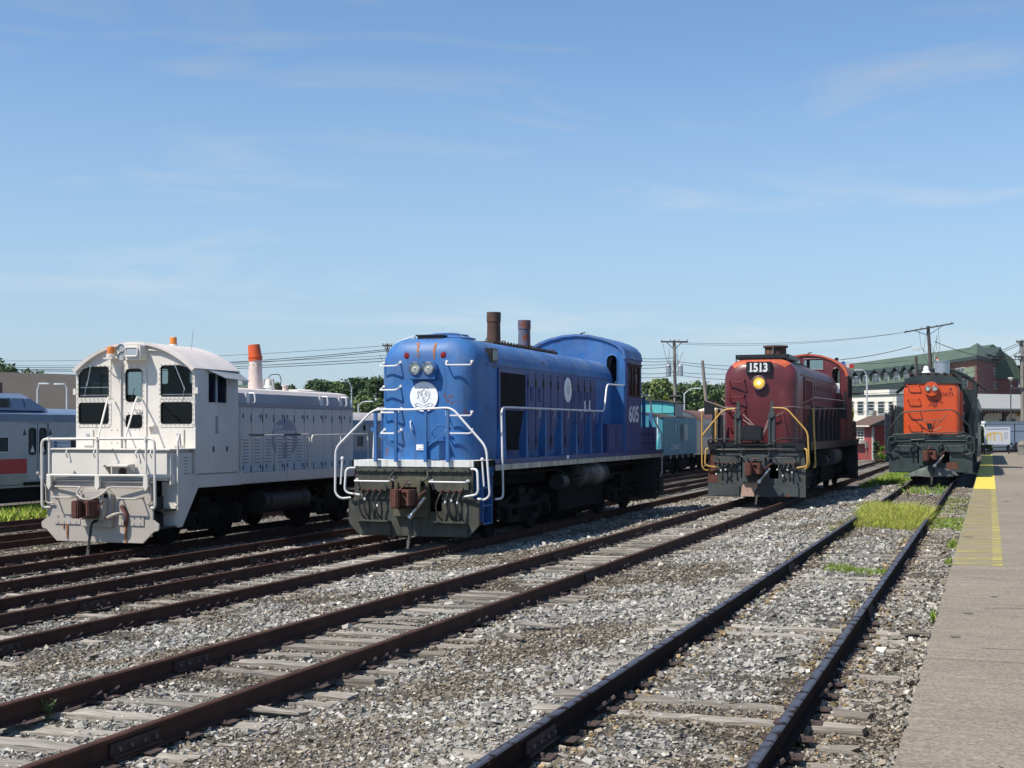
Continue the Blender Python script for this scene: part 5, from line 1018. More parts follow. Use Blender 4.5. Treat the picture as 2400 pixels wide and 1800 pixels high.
def beacon(x, y, z):
    M = MB(); M.lathe([(.10, 0), (.10, .07), (.085, .08)], (x, y, z), 'z', 16); b_ = part('beacon', M, WL, cab); M = MB(); M.lathe([(.085, .08), (.082, .23), (.07, .25), (.01, .255)], (x, y, z), 'z', 16); part('beacon_lens', M, 'amber_lens', b_); return b_
beacon(-.52, 1.14, 4.26); beacon(.12, 2.7, 4.56)
M = MB(); M.box(-.64, -.40, 1.02, 1.32, 4.22, 4.255); M.tube(fillet([(-.52, 1.15, 4.22), (-.52, 1.2, 4.0), (-.66, 1.28, 3.97), (-.68, 1.32, 4.1)], .06), .012, 5); part('beacon_shelf', M, WL, cab)
M = MB(); M.tube([(.8, 2.4, 4.4), (.82, 2.45, 4.95)], .004, 4); part('antenna', M, 'ink', cab)
# hood
sec = [(1.0, 1.545), (1.0, 3.22), (.985, 3.24), (.93, 3.50), (.82, 3.62), (.60, 3.66), (-.60, 3.66), (-.82, 3.62), (-.93, 3.50), (-.985, 3.24), (-1.0, 3.22), (-1.0, 1.545)]
def hsec(k, dz): return [(x * k, z if z < 3 else z - dz) for x, z in sec]
M = MB(); M.loft([[(x, y, z) for x, z in hsec(k, dz)] for y, k, dz in ((3.16, 1, 0), (10.50, 1, 0), (10.62, .985, .06), (10.70, .93, .22))]); hood = part('hood', M, WL, w, 0, None, None, None, 30)
M = MB(); up_ = [(x * 1.004, z + .003) for x, z in sec[2:-2]]; M.loft([[(x, y, z) for x, z in up_] for y in (3.7, 10.48)], closed=False, cap=False); part('hood_roof', M, 'white_loco_roof', hood, smooth=25)
for s in (-1, 1):
    M = MB(); M.plate([(s * .992, 3.25), (s * 1.0, 3.25), (s * .942, 3.52), (s * .936, 3.51)], [], 'y', 3.3, 10.46); part('roof_side', M, HG, hood)
    M = MB(); M.box(*sorted((s * 1.0, s * 1.045)), 3.2, 10.6, 3.185, 3.215); M.box(*sorted((s * 1.03, s * 1.045)), 3.2, 10.6, 3.215, 3.24); part('gutter', M, HG, hood)
    for y in (4.79, 8.76, 9.93): M = MB(); M.tube(fillet([(s * .95, y, 3.52), (s * 1.10, y, 3.52), (s * 1.13, y, 3.30), (s * 1.05, y, 3.26)], .04), .022, 6); M.box(*sorted((s * .93, s * .995)), y - .22, y - .04, 3.26, 3.52); part('lift_hook', M, 'white_rail' if s > 0 else HG, hood)
    hy = [3.55, 4.25, 4.82, 5.40, 5.97, 6.50, 7.05, 7.60, 8.15, 8.70, 9.27, 9.85]
    dm = MB(); dm.box(0, .018, 0, .53, 0, 1.24); UD = dm.mesh('hood_door', MATS[WL], .005); dm = MB(); dm.box(0, .018, 0, .53, 0, .36); LD = dm.mesh('hood_door', MATS[WL], .005)
    lv = louvre_mesh(.26, .64, 8, MATS[WL]); lt = MB(); lt.box(0, .025, -.013, .013, -.05, .05); LT = lt.mesh('latch', MATS['ink'], .004); hg = MB(); hg.box(0, .022, -.009, .009, -.10, .10); HGM = hg.mesh('hinge', MATS['ink'], .004)
    dm = MB(); dm.box(0, .018, 0, .53, 0, 1.62); FD = dm.mesh('hood_door', MATS[WL], .005)
    for k, y in enumerate(hy):
        d_ = obj('hood_door', FD, hood, (1.0 if s > 0 else -1.018, y, 1.552)); o = .018 if s > 0 else 0
        if k < 8: obj('louvres', lv, d_, (.018, .25, .56))
        for zz in (1.40, .12):
            obj('latch', LT, d_, (.012, .13 if k % 2 else .40, zz)); obj('hinge', HGM, d_, (.012, .505, zz - .06))
M = MB(); M.plate(ring(6.49, 2.38, .70, 44, .52), [], 'x', 1.019, 1.0215); lg = part('logo_disc', M, 'grey_logo', hood)
text('Pfizer', .66, 'grey_logo_light', lg, (1.0225, 6.42, 2.28), 'right', 'lettering', .001, .006, .25, sx=.70)
for i, (a, b_) in enumerate(((3.5, 7.02), (7.14, 10.6))):
    M = MB(); M.tube(fillet([(1.47, a, 1.56), (1.47, a + .02, 2.46), (1.47, b_, 2.49), (1.47, b_ + .03, 1.56)], .1, 4), .022, 7); part('side_handrail', M, WL, w)
    M = MB(); M.tube([(1.47, (a + b_) / 2, 1.56), (1.47, (a + b_) / 2, 2.47)], .022, 7); part('stanchion', M, WL, w)
M = MB(); M.tube([(1.47, 3.9, 2.475), (1.47, 4.6, 2.477)], .027, 7); M.tube([(1.47, 5.6, 2.48), (1.47, 6.5, 2.484)], .027, 7); part('worn_grip', M, 'black_paint', w)
M = MB(); M.tube(fillet([(-1.47, 3.4, 1.56), (-1.47, 3.45, 2.46), (-1.47, 11.3, 2.49), (-1.47, 11.4, 1.56)], .1), .022, 7); part('side_handrail', M, WL, w)
M = MB(); M.lathe([(.20, 3.6), (.185, 4.0), (.165, 4.50), (.15, 4.50), (.14, 4.0), (.01, 4.0)], (0, 6.75, 0), 'z', 24); stk = part('exhaust_stack', M, 'pink_white', hood)
M = MB(); 
for k in range(9): a = k * .7; M.lathe([(.017, 0), (.017, .012)], (.168 * math.cos(a), 6.75 + .168 * math.sin(a), 4.33), 'z', 6)
part('stack_holes', M, 'ink', stk, smooth=0)
bell(hood, (.02, 7.42, 3.74), .15, WL, 'hood_grey')
M = MB(); M.tube(fillet([(.02, 7.42, 4.0), (.05, 7.46, 4.10), (.25, 7.6, 4.12), (.30, 7.62, 3.95), (.25, 7.6, 3.68)], .06), .012, 5); part('bell_pipe', M, 'hose', hood)
M = MB(); M.lathe([(.08, 3.64), (.08, 3.80), (.10, 3.80), (.10, 3.83), (.01, 3.84)], (.1, 8.2, 0), 'z', 14); part('filler_cap', M, 'pink_white', hood)
M = MB(); M.lathe([(.5, 3.655), (.48, 3.70), (.3, 3.74), (.01, 3.75)], (0, 9.2, 0), 'z', 24); M.box(-.5, .5, 8.2, 10.2, 3.661, 3.69); part('fan_cover', M, 'white_loco_roof', hood)
M = MB(); M.tube(fillet([(.7, 10.66, 3.5), (.72, 10.76, 3.4), (.72, 10.8, 3.25)], .05), .015, 5); part('rear_grab', M, WL, hood)
bucket = thing('bucket', 'upturned orange plastic bucket capping the switcher exhaust stack', 'bucket', (-18.45, 25.29 + 6.75, -.68 + 4.50))
M = MB(); M.lathe([(.155, .37), (.157, .36), (.178, .06), (.192, .055), (.192, .02), (.180, .015), (.183, -.06), (.174, -.06), (.16, .02), (.145, .35), (.01, .355)], (0, 0, 0), 'z', 28); part('pail', M, 'orange_bucket', bucket); M = MB(); M.tube([(.19 * math.cos(t), .19 * math.sin(t), .03 - .06 * math.sin(t)) for t in [k * math.pi / 12 for k in range(13)]], .005, 5); part('bail', M, 'steel', bucket); bucket.rotation_euler = (R(2), R(-6), 0)
for yc in (2.62, 9.0):
    truck(w, yc, 2.3)
M = MB(); M.cyl((1.02, 5.0, .80), (1.02, 7.4, .80), .30, n=24); M.cyl((1.02, 5.3, .8), (1.02, 5.36, .8), .315, n=24); M.cyl((1.02, 7.0, .8), (1.02, 7.06, .8), .315, n=24); part('air_reservoir', M, 'hose', w)
M = MB(); M.box(-1.1, .7, 4.8, 7.6, .45, 1.2); part('fuel_tank', M, 'grime', w, .03)
M = MB(); M.tube(fillet([(1.25, 4.9, 1.3), (1.27, 5.1, 1.12), (1.27, 7.4, 1.12), (1.27, 7.6, 1.3)], .1), .025, 6); M.tube([(1.3, 5.6, 1.1), (1.3, 5.6, 1.32)], .03, 6); M.tube([(1.3, 7.0, 1.1), (1.3, 7.0, 1.32)], .03, 6); part('brake_pipe', M, 'grime', w)

# ---------------------------------------------------------------- railcars
def railcar(name, label, X, zr, y0, y1, hw, zf, ze, za, body, roofm, under='grime', holes=(), skirt=None):
    r = thing(name, label, 'railcar', (X, 0, zr)); side = obj('body', None, r); arc = arc_roof(hw, ze, za, 14)
    for s in (-1, 1):
        M = MB(); M.plate([(y0, zf), (y1, zf), (y1, ze), (y0, ze)], holes if s > 0 else [], 'x', s * hw, s * (hw - .06)); part('side_wall', M, body, side)
    M = MB(); M.plate([(hw - .01, zf), *[(x * .99, z) for x, z in arc], (-hw + .01, zf)], [], 'y', y0, y0 + .08); part('end_wall', M, body, side); M = MB(); M.plate([(hw - .01, zf), *[(x * .99, z) for x, z in arc], (-hw + .01, zf)], [], 'y', y1 - .08, y1); part('end_wall', M, body, side)
    M = MB(); M.loft([[(x * 1.015, y, z + .01) for x, z in arc] + [(x * .9, y, z - .06) for x, z in arc[::-1]] for y in (y0 - .05, y1 + .05)]); part('roof', M, roofm, r, smooth=40)
    M = MB(); M.box(-hw + .1, hw - .1, y0 + .2, y1 - .2, zf - .18, zf); M.box(-hw + .35, hw - .25, y0 + 5, y1 - 5, .38, zf - .18) if y1 - y0 > 14 else None; part('underframe', M, under, r)
    for yc in (y0 + 2.0, y1 - 2.0): truck(r, yc, 2.2, under)
    return r, side
# silver commuter railcar
hx = 1.56
wins = [rrect(y, 2.08, y + 1.05, 2.62, .06) for y in (31.2, 33.6, 35.0, 36.4, 37.8)] + [rrect(38.88, 2.08, 39.93, 2.62, .06), rrect(43.36, 2.08, 44.4, 2.62, .06), rrect(45, 2.08, 46.05, 2.62, .06)]
door = [rrect(40.98, 1.02, 42.14, 3.13, .05)]
mr, sd = railcar('commuter_railcar', 'silver commuter railcar with blue roof edge, red stripe and double doors', -34.51, -.95, 29.5, 55, hx, .92, 3.42, 3.68, 'car_silver', 'car_blue', 'grime', wins + door)
M = MB(); M.box(hx, hx + .02, 29.5, 55, 3.17, 3.44); part('roof_band', M, 'car_blue', sd)
for a, b_ in ((29.5, 40.9), (42.35, 55)):
    M = MB(); M.box(hx, hx + .012, a, b_, 1.30, 1.83); part('red_stripe', M, 'car_red', sd); M = MB(); M.box(hx, hx + .03, a, b_, 1.26, 1.30); part('trim', M, 'car_silver', sd); M = MB(); M.box(hx, hx + .012, a, b_, .90, 1.25); part('skirt', M, 'car_skirt', sd)
M = MB(); M.box(hx - .05, hx + .06, 40.7, 42.4, .86, .98); part('door_sill', M, 'grime', sd)
M = MB(); M.box(hx - .2, hx - .06, 29.6, 54.9, .92, .95); M.box(hx - .1, hx + .02, 29.5, 55, .80, .88); part('side_rail', M, 'car_skirt', sd)
for i, l in enumerate(wins): window(sd, l, 'x', hx, 1, 'window_dark', 'sign_white', .02)
for a, b_ in ((41.0, 41.54), (41.58, 42.12)):
    dl = rrect(a + .10, 1.98, b_ - .10, 2.92, .10); M = MB(); M.plate(rrect(a, 1.03, b_, 3.12, .03), [dl], 'x', hx - .09, hx - .05); dd = part('door', M, 'car_silver', sd); window(dd, dl, 'x', hx - .05, 1, 'window_dark', 'rubber', .03)
    M = MB(); M.plate([(a + .15, 2.06), (b_ - .15, 2.06), ((a + b_) / 2, 2.32)], [], 'x', hx - .045, hx - .042); part('warning_label', M, 'sign_white', dd)
M = MB(); M.box(hx - .12, hx - .10, 40.9, 42.2, 1.0, 3.15); part('door_shadow_gap', M, 'rubber', sd)
for y in (40.78, 42.22): M = MB(); M.plate([(y - .09, 2.68), (y + .09, 2.68), (y, 2.92)], [], 'x', hx + .001, hx + .006); part('warning_label', M, 'black_paint', sd)
M = MB(); M.box(hx + .001, hx + .008, 42.32, 43.36, 2.12, 2.50); sg = part('railroad_sign', M, 'sign_white', sd); M = MB(); M.plate(ring(42.50, 2.33, .12, 20), [], 'x', hx + .008, hx + .011); lgo = part('agency_logo', M, 'sign_blue', sg)
text('MTA', .10, 'sign_white', lgo, (hx + .012, 42.50, 2.295), 'right', 'lettering', .001); text('Metro-North', .145, 'sign_blue', sg, (hx + .0085, 43.0, 2.35), 'right', 'lettering', .001); text('Railroad', .13, 'sign_blue', sg, (hx + .0085, 42.93, 2.17), 'right', 'lettering', .001)
M = MB(); M.box(-1.2, 1.35, 33.5, 52, .25, .80); part('underfloor_shade', M, 'grime', mr); hp = [(y, z) for y, z in ((30.5, 3.66), (42.45, 3.66), (41.5, 4.14), (30.9, 4.2))]  # dark underfloor block added to stand for the black shadow under the car
M = MB(); M.loft([[(x * .86, y, z) for x, z, y in ((1.45, 3.58, a), (1.38, 4.02, b_), (.9, 4.2, b_), (-.9, 4.2, b_), (-1.38, 4.02, b_), (-1.45, 3.58, a))] for a, b_ in ((30.2, 30.9), (42.5, 41.55))]); hv = part('roof_unit', M, 'car_blue', mr, 0, smooth=20)
M = MB(); M.box(1.20, 1.235, 38.2, 40.35, 3.66, 3.98); vt = part('vent_grille', M, 'black_paint', hv); M = MB()
for k in range(7): M.box(1.235, 1.245, 38.2, 40.35, 3.68 + k * .043, 3.69 + k * .043)
part('vent_slats', M, 'stack_rust', vt, smooth=0, kind='stuff')
for y in (40.45, 41.2): M = MB(); M.box(1.19, 1.25, y, y + .02, 3.64, 4.02); part('panel_joint', M, 'car_blue', hv)
# grey passenger coach further back on the same track
wins = [rrect(68.22, 1.95, 69.04, 2.52, .05), rrect(71.6, 1.95, 72.5, 2.52, .05), rrect(73.2, 1.95, 74.1, 2.52, .05)]
cr_, sd = railcar('passenger_coach', 'faded grey and blue passenger coach with a rust streaked roof', -34.51, -.95, 57.5, 80, hx, .95, 3.36, 3.86, 'coach_grey', 'rust_roof', 'grime', wins)
for l in wins: window(sd, l, 'x', hx, 1, 'window_dark', 'coach_grey', .02)
M = MB(); M.box(hx, hx + .015, 57.5, 80, 3.18, 3.40); part('roof_band', M, 'coach_band', sd); M = MB(); M.box(hx, hx + .012, 57.5, 80, 1.2, 1.72); part('blue_stripe', M, 'coach_band', sd)
M = MB(); M.box(hx, hx + .02, 69.9, 70.7, 1.0, 3.1); part('door', M, 'coach_grey', sd, .01); M = MB(); M.lathe([(.19, 0), (.19, .012), (.14, .012), (.14, 0)], (hx, 69.2, 2.98), 'x', 24); part('round_logo', M, 'ink', sd)
# teal caboose
wn = [rrect(76.45, 2.52, 77.05, 3.06, .02, 1), rrect(78.15, 1.98, 80.0, 2.92, .05)]
cb, sd = railcar('caboose', 'weathered teal caboose with a cupola and front panels coloured bright as in sun', -18.45, -.68, 73.8, 82.7, 1.48, 1.18, 3.30, 3.58, 'teal', 'dark_roof', 'grime', wn)
M = MB()
for k in range(14): y = 73.9 + k * .67; M.box(1.48, 1.495, y, y + .03, 1.2, 3.28)
part('siding_ribs', M, 'teal', sd, smooth=0, kind='stuff')
for i, l in enumerate(wn):
    f_ = window(sd, l, 'x', 1.48, 1, 'window_dark', 'teal', .03)
    if i: M = MB(); M.box(1.45, 1.52, 79.0, 80.05, 1.98, 2.92); part('window_board', M, 'stucco_shade', f_)
    else: M = MB(); M.box(1.45, 1.49, 76.48, 77.0, 2.55, 3.02); part('window_board', M, 'stucco_shade', f_)
text('21662', .46, 'decal_white', sd, (1.50, 76.65, 1.50), 'right', 'number', .002, sx=1.9)
for k in range(5): M = MB(); M.box(1.44, 1.5, 75.5 + k * 1.6, 75.6 + k * 1.6, .95, 1.18); part('sill_step', M, 'stucco_shade', sd)
cp = obj('cupola', None, cb); ca = arc_roof(1.44, 4.16, 4.33, 10)
M = MB(); M.plate([(1.42, 3.40), *[(x * .98, z - .02) for x, z in ca], (-1.42, 3.40)], [], 'y', 76.9, 76.98); part('front_wall', M, 'teal', cp); M = MB()
for k in range(4): M.box(-1.36 + k * .69, -.71 + k * .69, 76.88, 76.899, 3.56, 4.10)
for k in range(4): 
    M = MB(); M.box(-1.36 + k * .69, -.70 + k * .69, 76.87, 76.899, 3.56, 4.10); part('panel', M, 'teal_sunlit', cp, .01)  # sunlight on the cupola front painted in as a brighter teal
M = MB(); M.box(1.36, 1.42, 76.9, 79.0, 3.35, 4.16); M.box(-1.42, -1.36, 76.9, 79.0, 3.35, 4.16); M.box(-1.4, 1.4, 78.9, 79, 3.35, 4.16); part('side_wall', M, 'coach_grey', cp)
M = MB(); M.loft([[(x * 1.04, y, z + .02) for x, z in ca] + [(x * 1.02, y, z - .05) for x, z in ca[::-1]] for y in (76.75, 79.15)]); part('cupola_roof', M, 'dark_roof', cp, smooth=40)
M = MB(); M.cyl((.9, 79.6, 3.4), (.9, 79.6, 4.55), .07, n=10); M.cyl((.6, 79.6, 4.58), (1.2, 79.6, 4.58), .09, n=10); part('smoke_jack', M, 'black_paint', cb)
M = MB(); M.box(-1.4, 1.4, 72.5, 73.8, 1.05, 1.16); M.box(1.3, 1.42, 72.5, 72.62, .4, 1.1); M.box(-1.35, 1.35, 72.45, 72.55, 1.16, 1.9); part('end_platform', M, 'black_paint', cb)
for s in (-1, 1):
    M = MB(); M.tube(fillet([(s * 1.42, 72.5, .45), (s * 1.45, 72.4, .5), (s * 1.45, 72.4, 1.9), (s * 1.42, 72.9, 2.3), (s * 1.42, 73.7, 2.4)], .2, 4), .03, 6); part('end_rail', M, 'teal_sunlit', cb); M = MB(); M.box(*sorted((s * 1.40, s * 1.49)), 72.36, 72.46, .72, 1.25); part('rail_guard', M, 'yellow_rail', cb)
    M = MB(); M.tube([(s * 1.42, 72.6, 1.2), (s * 1.42, 72.6, 3.3)], .03, 6); part('end_post', M, 'decal_white', cb)
# ribbed stainless coach behind the caboose
bw_ = [rrect(86.5 + k * 2.2, 2.25, 88.0 + k * 2.2, 2.95, .1) for k in range(9)]
bc, sd = railcar('passenger_coach', 'ribbed stainless passenger coach with a brown roof behind the caboose', -18.45, -.68, 84.2, 108, 1.5, 1.05, 3.25, 3.85, 'stainless', 'brown_roof', 'grime', bw_)
for l in bw_: window(sd, l, 'x', 1.5, 1, 'window_dark', 'stainless', .03)
M = MB()
for k in range(9): z = 1.12 + k * .10; M.box(1.5, 1.53, 84.3, 107.9, z, z + .05)
for k in range(2): M.box(1.5, 1.53, 84.3, 107.9, 3.05 + k * .1, 3.10 + k * .1)
part('ribs', M, 'stainless', sd, smooth=0, kind='stuff')
M = MB(); 
for k in range(30): y = 84.5 + k * .78; M.box(1.505, 1.53, y, y + .06, 2.1, 3.0)
part('pier_strips', M, 'stainless', sd, smooth=0, kind='stuff')
# green coach coupled behind the orange locomotive
gw = [rrect(72 + k * 2.1, 2.3, 73.4 + k * 2.1, 3.0, .08) for k in range(10)]
gc_, sd = railcar('passenger_coach', 'dark green passenger coach coupled behind the orange locomotive', -2.05, 0, 70.2, 95, 1.5, 1.05, 3.4, 3.95, 'coach_green', 'dark_roof', 'grime', gw)
for l in gw: window(sd, l, 'x', 1.5, 1, 'window_dark', 'coach_green', .03)
# ---------------------------------------------------------------- trees and bushes
def leaf_cloud(lobes, n, size, c0, c1, squash=.8):
    """Leaf-sized faces spread through overlapping rounded lobes [(centre, radii)]."""
    w = np.array([r_[0] * r_[1] * r_[2] for _, r_ in lobes]) ** .67; ix = rng.choice(len(lobes), n, p=w / w.sum())
    C = np.array([c for c, _ in lobes])[ix]; Rr = np.array([r_ for _, r_ in lobes])[ix]; tone = rng.uniform(.72, 1.28, len(lobes))[ix]
    v = rng.normal(0, 1, (n, 3)); v /= np.linalg.norm(v, axis=1)[:, None]; p = C + v * Rr * (rng.random((n, 1)) ** .38 * rng.uniform(.82, 1.14, (n, 1)))
    a = rng.normal(0, 1, (n, 3)) + v * .6; a /= np.linalg.norm(a, axis=1)[:, None]; t = np.cross(a, rng.normal(0, 1, (n, 3))); t /= np.linalg.norm(t, axis=1)[:, None]; b_ = np.cross(a, t)
    s = size * rng.uniform(.5, 1.25, (n, 1)); q_ = np.stack([p - t * s, p - b_ * s * squash, p + t * s * rng.uniform(.6, 1.1, (n, 1)), p + b_ * s * squash], 1)
    u = rng.random((n, 1)); c = (np.array(c0) * (1 - u) + np.array(c1) * u) * tone[:, None] * rng.uniform(.8, 1.2, (n, 1))
    return q_.reshape(-1, 3), np.arange(4 * n).reshape(n, 4), np.repeat(c, 4, 0)
DK, MD, LT = ((.042, .080, .038), (.095, .150, .055)), ((.058, .105, .040), (.130, .185, .062)), ((.085, .130, .045), (.18, .22, .08))
def tree(px, d, ytop, wpx, label, tone=MD, n=3600, base=-.9, name='tree', seed=0, leaf=None, group=None, lowcut=.16):
    x, y = P(px, d); top = Z(ytop, d); h = top - base; wd = wpx * d / 3200 / 2; rr = random.Random(seed + px)
    t = thing(name, label, 'tree' if name == 'tree' else 'bush', (x, y, base), 0, group)
    M = MB(); tr = [(0, 0, 0), (rr.uniform(-.2, .2), rr.uniform(-.2, .2), h * .35), (rr.uniform(-.4, .4), 0, h * .75)]; M.tube(tr, .022 * h + .05, 7, .008 * h); lobes = []
    for k in range(24 if name == 'tree' else 9):
        a = rr.uniform(0, 6.28); f_ = rr.uniform(lowcut, .92); rad = wd * (1 - abs(f_ - .45) * 1.1) * rr.uniform(.3, .85)
        c = V(math.cos(a) * rad, math.sin(a) * rad * .8, h * f_); s = wd * rr.uniform(.24, .46); lobes.append((tuple(c), (s, s, min(s * .8, max(.3, h - c.z)))))
        if name == 'tree': M.tube([tr[1], V(*tr[1]) * .4 + c * .6 + V(0, 0, -.05 * h), c], .010 * h, 5, .003 * h)
    lobes.append(((0, 0, h * .86), (wd * .42, wd * .42, h * .14))); part('trunk', M, 'bark', t)
    v, f_, c = leaf_cloud(lobes, n, leaf or max(.09, d * .00125), *tone); o = obj('crown', fast_mesh('crown', v, f_, 'leaf', c), t); return t
for a in [(28, 132, 853, 70, 'mid dark tree between the tall and the low ones over the brown hall', DK, 4000), (84, 136, 866, 60, 'low bushy tree above the middle of the brown hall ridge', MD, 3600), (0, 125, 836, 92, 'dense dark tree rising above the brown hall at the far left', DK, 4200), (62, 128, 861, 84, 'low spreading tree just right of the tall one over the brown hall', DK, 3000), (98, 130, 868, 44, 'small ragged tree at the right end of the brown hall roof', MD, 1800)]: tree(*a)
for i, (px, d, yt, wp, tn) in enumerate(((650, 230, 896, 26, DK), (684, 220, 902, 30, DK), (738, 165, 889, 58, DK), (766, 175, 893, 40, DK), (800, 160, 891, 62, MD), (842, 150, 883, 66, DK), (880, 142, 881, 70, DK), (912, 150, 886, 54, MD), (858, 118, 922, 72, LT), (896, 116, 934, 50, MD), (820, 122, 926, 40, MD))):
    tree(px, d, yt, wp * 1.75, ('small far tree just right of the switcher bell', 'small far tree above the filler cap of the switcher hood', 'dark round tree behind the curved lamp over the switcher hood', 'low dark tree between two taller ones behind the switcher hood', 'broad tree behind the small fan cover of the switcher hood', 'tall tree behind the far end of the switcher hood', 'tallest dark tree beside the nose of the blue locomotive', 'tree half hidden by the nose of the blue locomotive',
         'pale leafy tree in front of the dark row beside the blue nose', 'lower green tree against the blue locomotive nose', 'low green tree just beyond the switcher hood end')[i], tn, 7000, group='trees behind the white switcher')
for i, (px, d, yt, wp, tn) in enumerate(((1515, 185, 896, 60, MD), (1556, 170, 886, 84, LT), (1600, 190, 900, 50, DK), (1630, 210, 893, 58, MD), (1668, 200, 903, 64, MD), (1704, 210, 895, 54, MD), (1548, 150, 912, 60, MD))):
    tree(px, d, yt, wp * 1.35, ('leafy tree beside the cab of the blue locomotive', 'large rounded light green tree left of the transformer pole', 'dark tree directly behind the transformer pole', 'tree between the transformer pole and the leaning bare pole', 'tree behind the leaning bare pole', 'tree beside the nose of the maroon locomotive', 'darker tree in front of the large rounded light green one')[i], tn, 7000, group='trees at the foot of the hill')
tree(1676, 150, 938, 40, 'rust tinged bushy tree beyond the leaning bare pole', ((.08, .05, .03), (.13, .10, .04)), 1800)
tree(1560, 105, 927, 34, 'bright yellow green bush over the caboose roof', ((.20, .24, .02), (.36, .36, .04)), 1500, name='bush')
tree(2055, 100, 1036, 22, 'dark ivy bush between the red shed and the fence', DK, 1500, -.4, 'bush'); tree(2068, 99, 1046, 14, 'bright green weeds at the foot of the dark fence', ((.10, .22, .03), (.2, .34, .05)), 900, -.4, 'bush')
tree(2301, 100, 1000, 16, 'climbing green bush between the orange locomotive and the map sign', MD, 1500, .2, 'bush'); tree(2318, 103, 1030, 20, 'low green bush under the map sign', MD, 800, .2, 'bush'); tree(1996, 112, 955, 18, 'yellow flowering bush by the white building', ((.16, .18, .02), (.4, .36, .04)), 700, -.4, 'bush')
# wooded hill
hx_, hy_, hz_ = [], [], []
U = np.linspace(-900, 3300, 70); Dd = np.concatenate([np.linspace(240, 700, 30), [900, 1400]])
def hill_h(px, d):
    k = np.clip((d - 260) / 260, 0, 1); pk = .50 + .50 * np.exp(-((px - 1640) / 260.) ** 2) + .05 * np.sin(px / 70.) + .04 * np.sin(px / 31. + 1); pk = pk - .28 * np.exp(-((px - 700) / 380.) ** 2); return -1.2 + 11.5 * k * k * (3 - 2 * k) * pk
uu, dd = np.meshgrid(U, Dd); r_ = (uu - 1200) / 3200 * dd; vv = np.stack([CS * r_ - SN * dd, SN * r_ + CS * dd, hill_h(uu, dd)], -1).reshape(-1, 3)
ii = np.arange(uu.size).reshape(uu.shape); q = np.stack([ii[:-1, :-1], ii[:-1, 1:], ii[1:, 1:], ii[1:, :-1]], -1).reshape(-1, 4)
mat('hill_soil', (.045, .07, .035), .9, var=.3, vs=.05); tag(obj('hills', fast_mesh('hills', vv, q, 'hill_soil', None, True)), 'low wooded hills behind the yard', None, kind='structure')
vs_, fs_, cs_, k0 = [], [], [], 0
for k in range(680):
    d = rng.uniform(285, 600); px = rng.uniform(1380, 2000) if k < 420 else rng.uniform(-400, 1400); r_ = (px - 1200) / 3200 * d; x, y = CS * r_ - SN * d, SN * r_ + CS * d; z = float(hill_h(np.array(px), np.array(d)))
    h = rng.uniform(6.5, 10.5); wd = rng.uniform(2.6, 4.6); lob = [((x + rng.normal(0, wd * .4), y + rng.normal(0, wd * .4), z + h * rng.uniform(.4, .85)), (wd * .6, wd * .6, h * .24)) for _ in range(5)]
    g_ = rng.uniform(.7, 1.3); v, f_, c = leaf_cloud(lob, 215, .48, np.array((.050, .092, .052)) * g_, np.array((.10, .15, .075)) * g_); vs_.append(v); fs_.append(f_ + k0); cs_.append(c); k0 += len(v)
tag(obj('woods', fast_mesh('woods', np.concatenate(vs_), np.concatenate(fs_), 'leaf', np.concatenate(cs_))), 'distant wood covering the low hills', 'woods', kind='stuff')

# ---------------------------------------------------------------- buildings
class Facade:
    """A wall from A to B (bearing, distance); u runs along it, n points out of it."""
    def __init__(s, a, b, root):
        s.A, s.B = Vector(P(*a)), Vector(P(*b)); s.t = (s.B - s.A).normalized(); s.L = (s.B - s.A).length; s.n = Vector((s.t.y, -s.t.x)); s.root = root
    def at(s, px):
        k = (px - 1200) / 3200; r_ = Vector((CS * k - SN, SN * k + CS)); m = s.A; den = r_.x * s.t.y - r_.y * s.t.x; d = (m.x * s.t.y - m.y * s.t.x) / den; return (r_ * d - m).dot(s.t), d
    def box(s, M, u0, u1, w0, w1, z0, z1):
        return M.add([(*(s.A + s.t * u + s.n * w_), z) for z in (z0, z1) for w_ in (w0, w1) for u in (u0, u1)], [(0, 2, 3, 1), (4, 5, 7, 6), (0, 1, 5, 4), (2, 6, 7, 3), (0, 4, 6, 2), (1, 3, 7, 5)])
    def pt(s, u, w_, z): return (*(s.A + s.t * u + s.n * w_), z)
    def window(s, parent, px0, px1, y0, y1, fm='window_frame', pm='window_dark', bars=1, out=.06, sill=None):
        u0, d0 = s.at(px0); u1, d1 = s.at(px1); d = (d0 + d1) / 2; z1, z0 = Z(y0, d), Z(y1, d); t = .07
        M = MB(); s.box(M, u0, u0 + t, 0, out, z0, z1); s.box(M, u1 - t, u1, 0, out, z0, z1); s.box(M, u0 + t, u1 - t, 0, out, z0, z0 + t); s.box(M, u0 + t, u1 - t, 0, out, z1 - t, z1)
        for k in range(bars): zz = z0 + (z1 - z0) * (k + 1) / (bars + 1); s.box(M, u0 + t, u1 - t, 0, out * .8, zz - .03, zz + .03)
        if u1 - u0 > 1.1: s.box(M, (u0 + u1) / 2 - .03, (u0 + u1) / 2 + .03, 0, out * .7, z0 + t, z1 - t)
        f_ = part('window', M, fm, parent); M = MB(); s.box(M, u0 + t, u1 - t, -.02, out * .4, z0 + t, z1 - t); part('pane', M, pm, f_)
        return f_
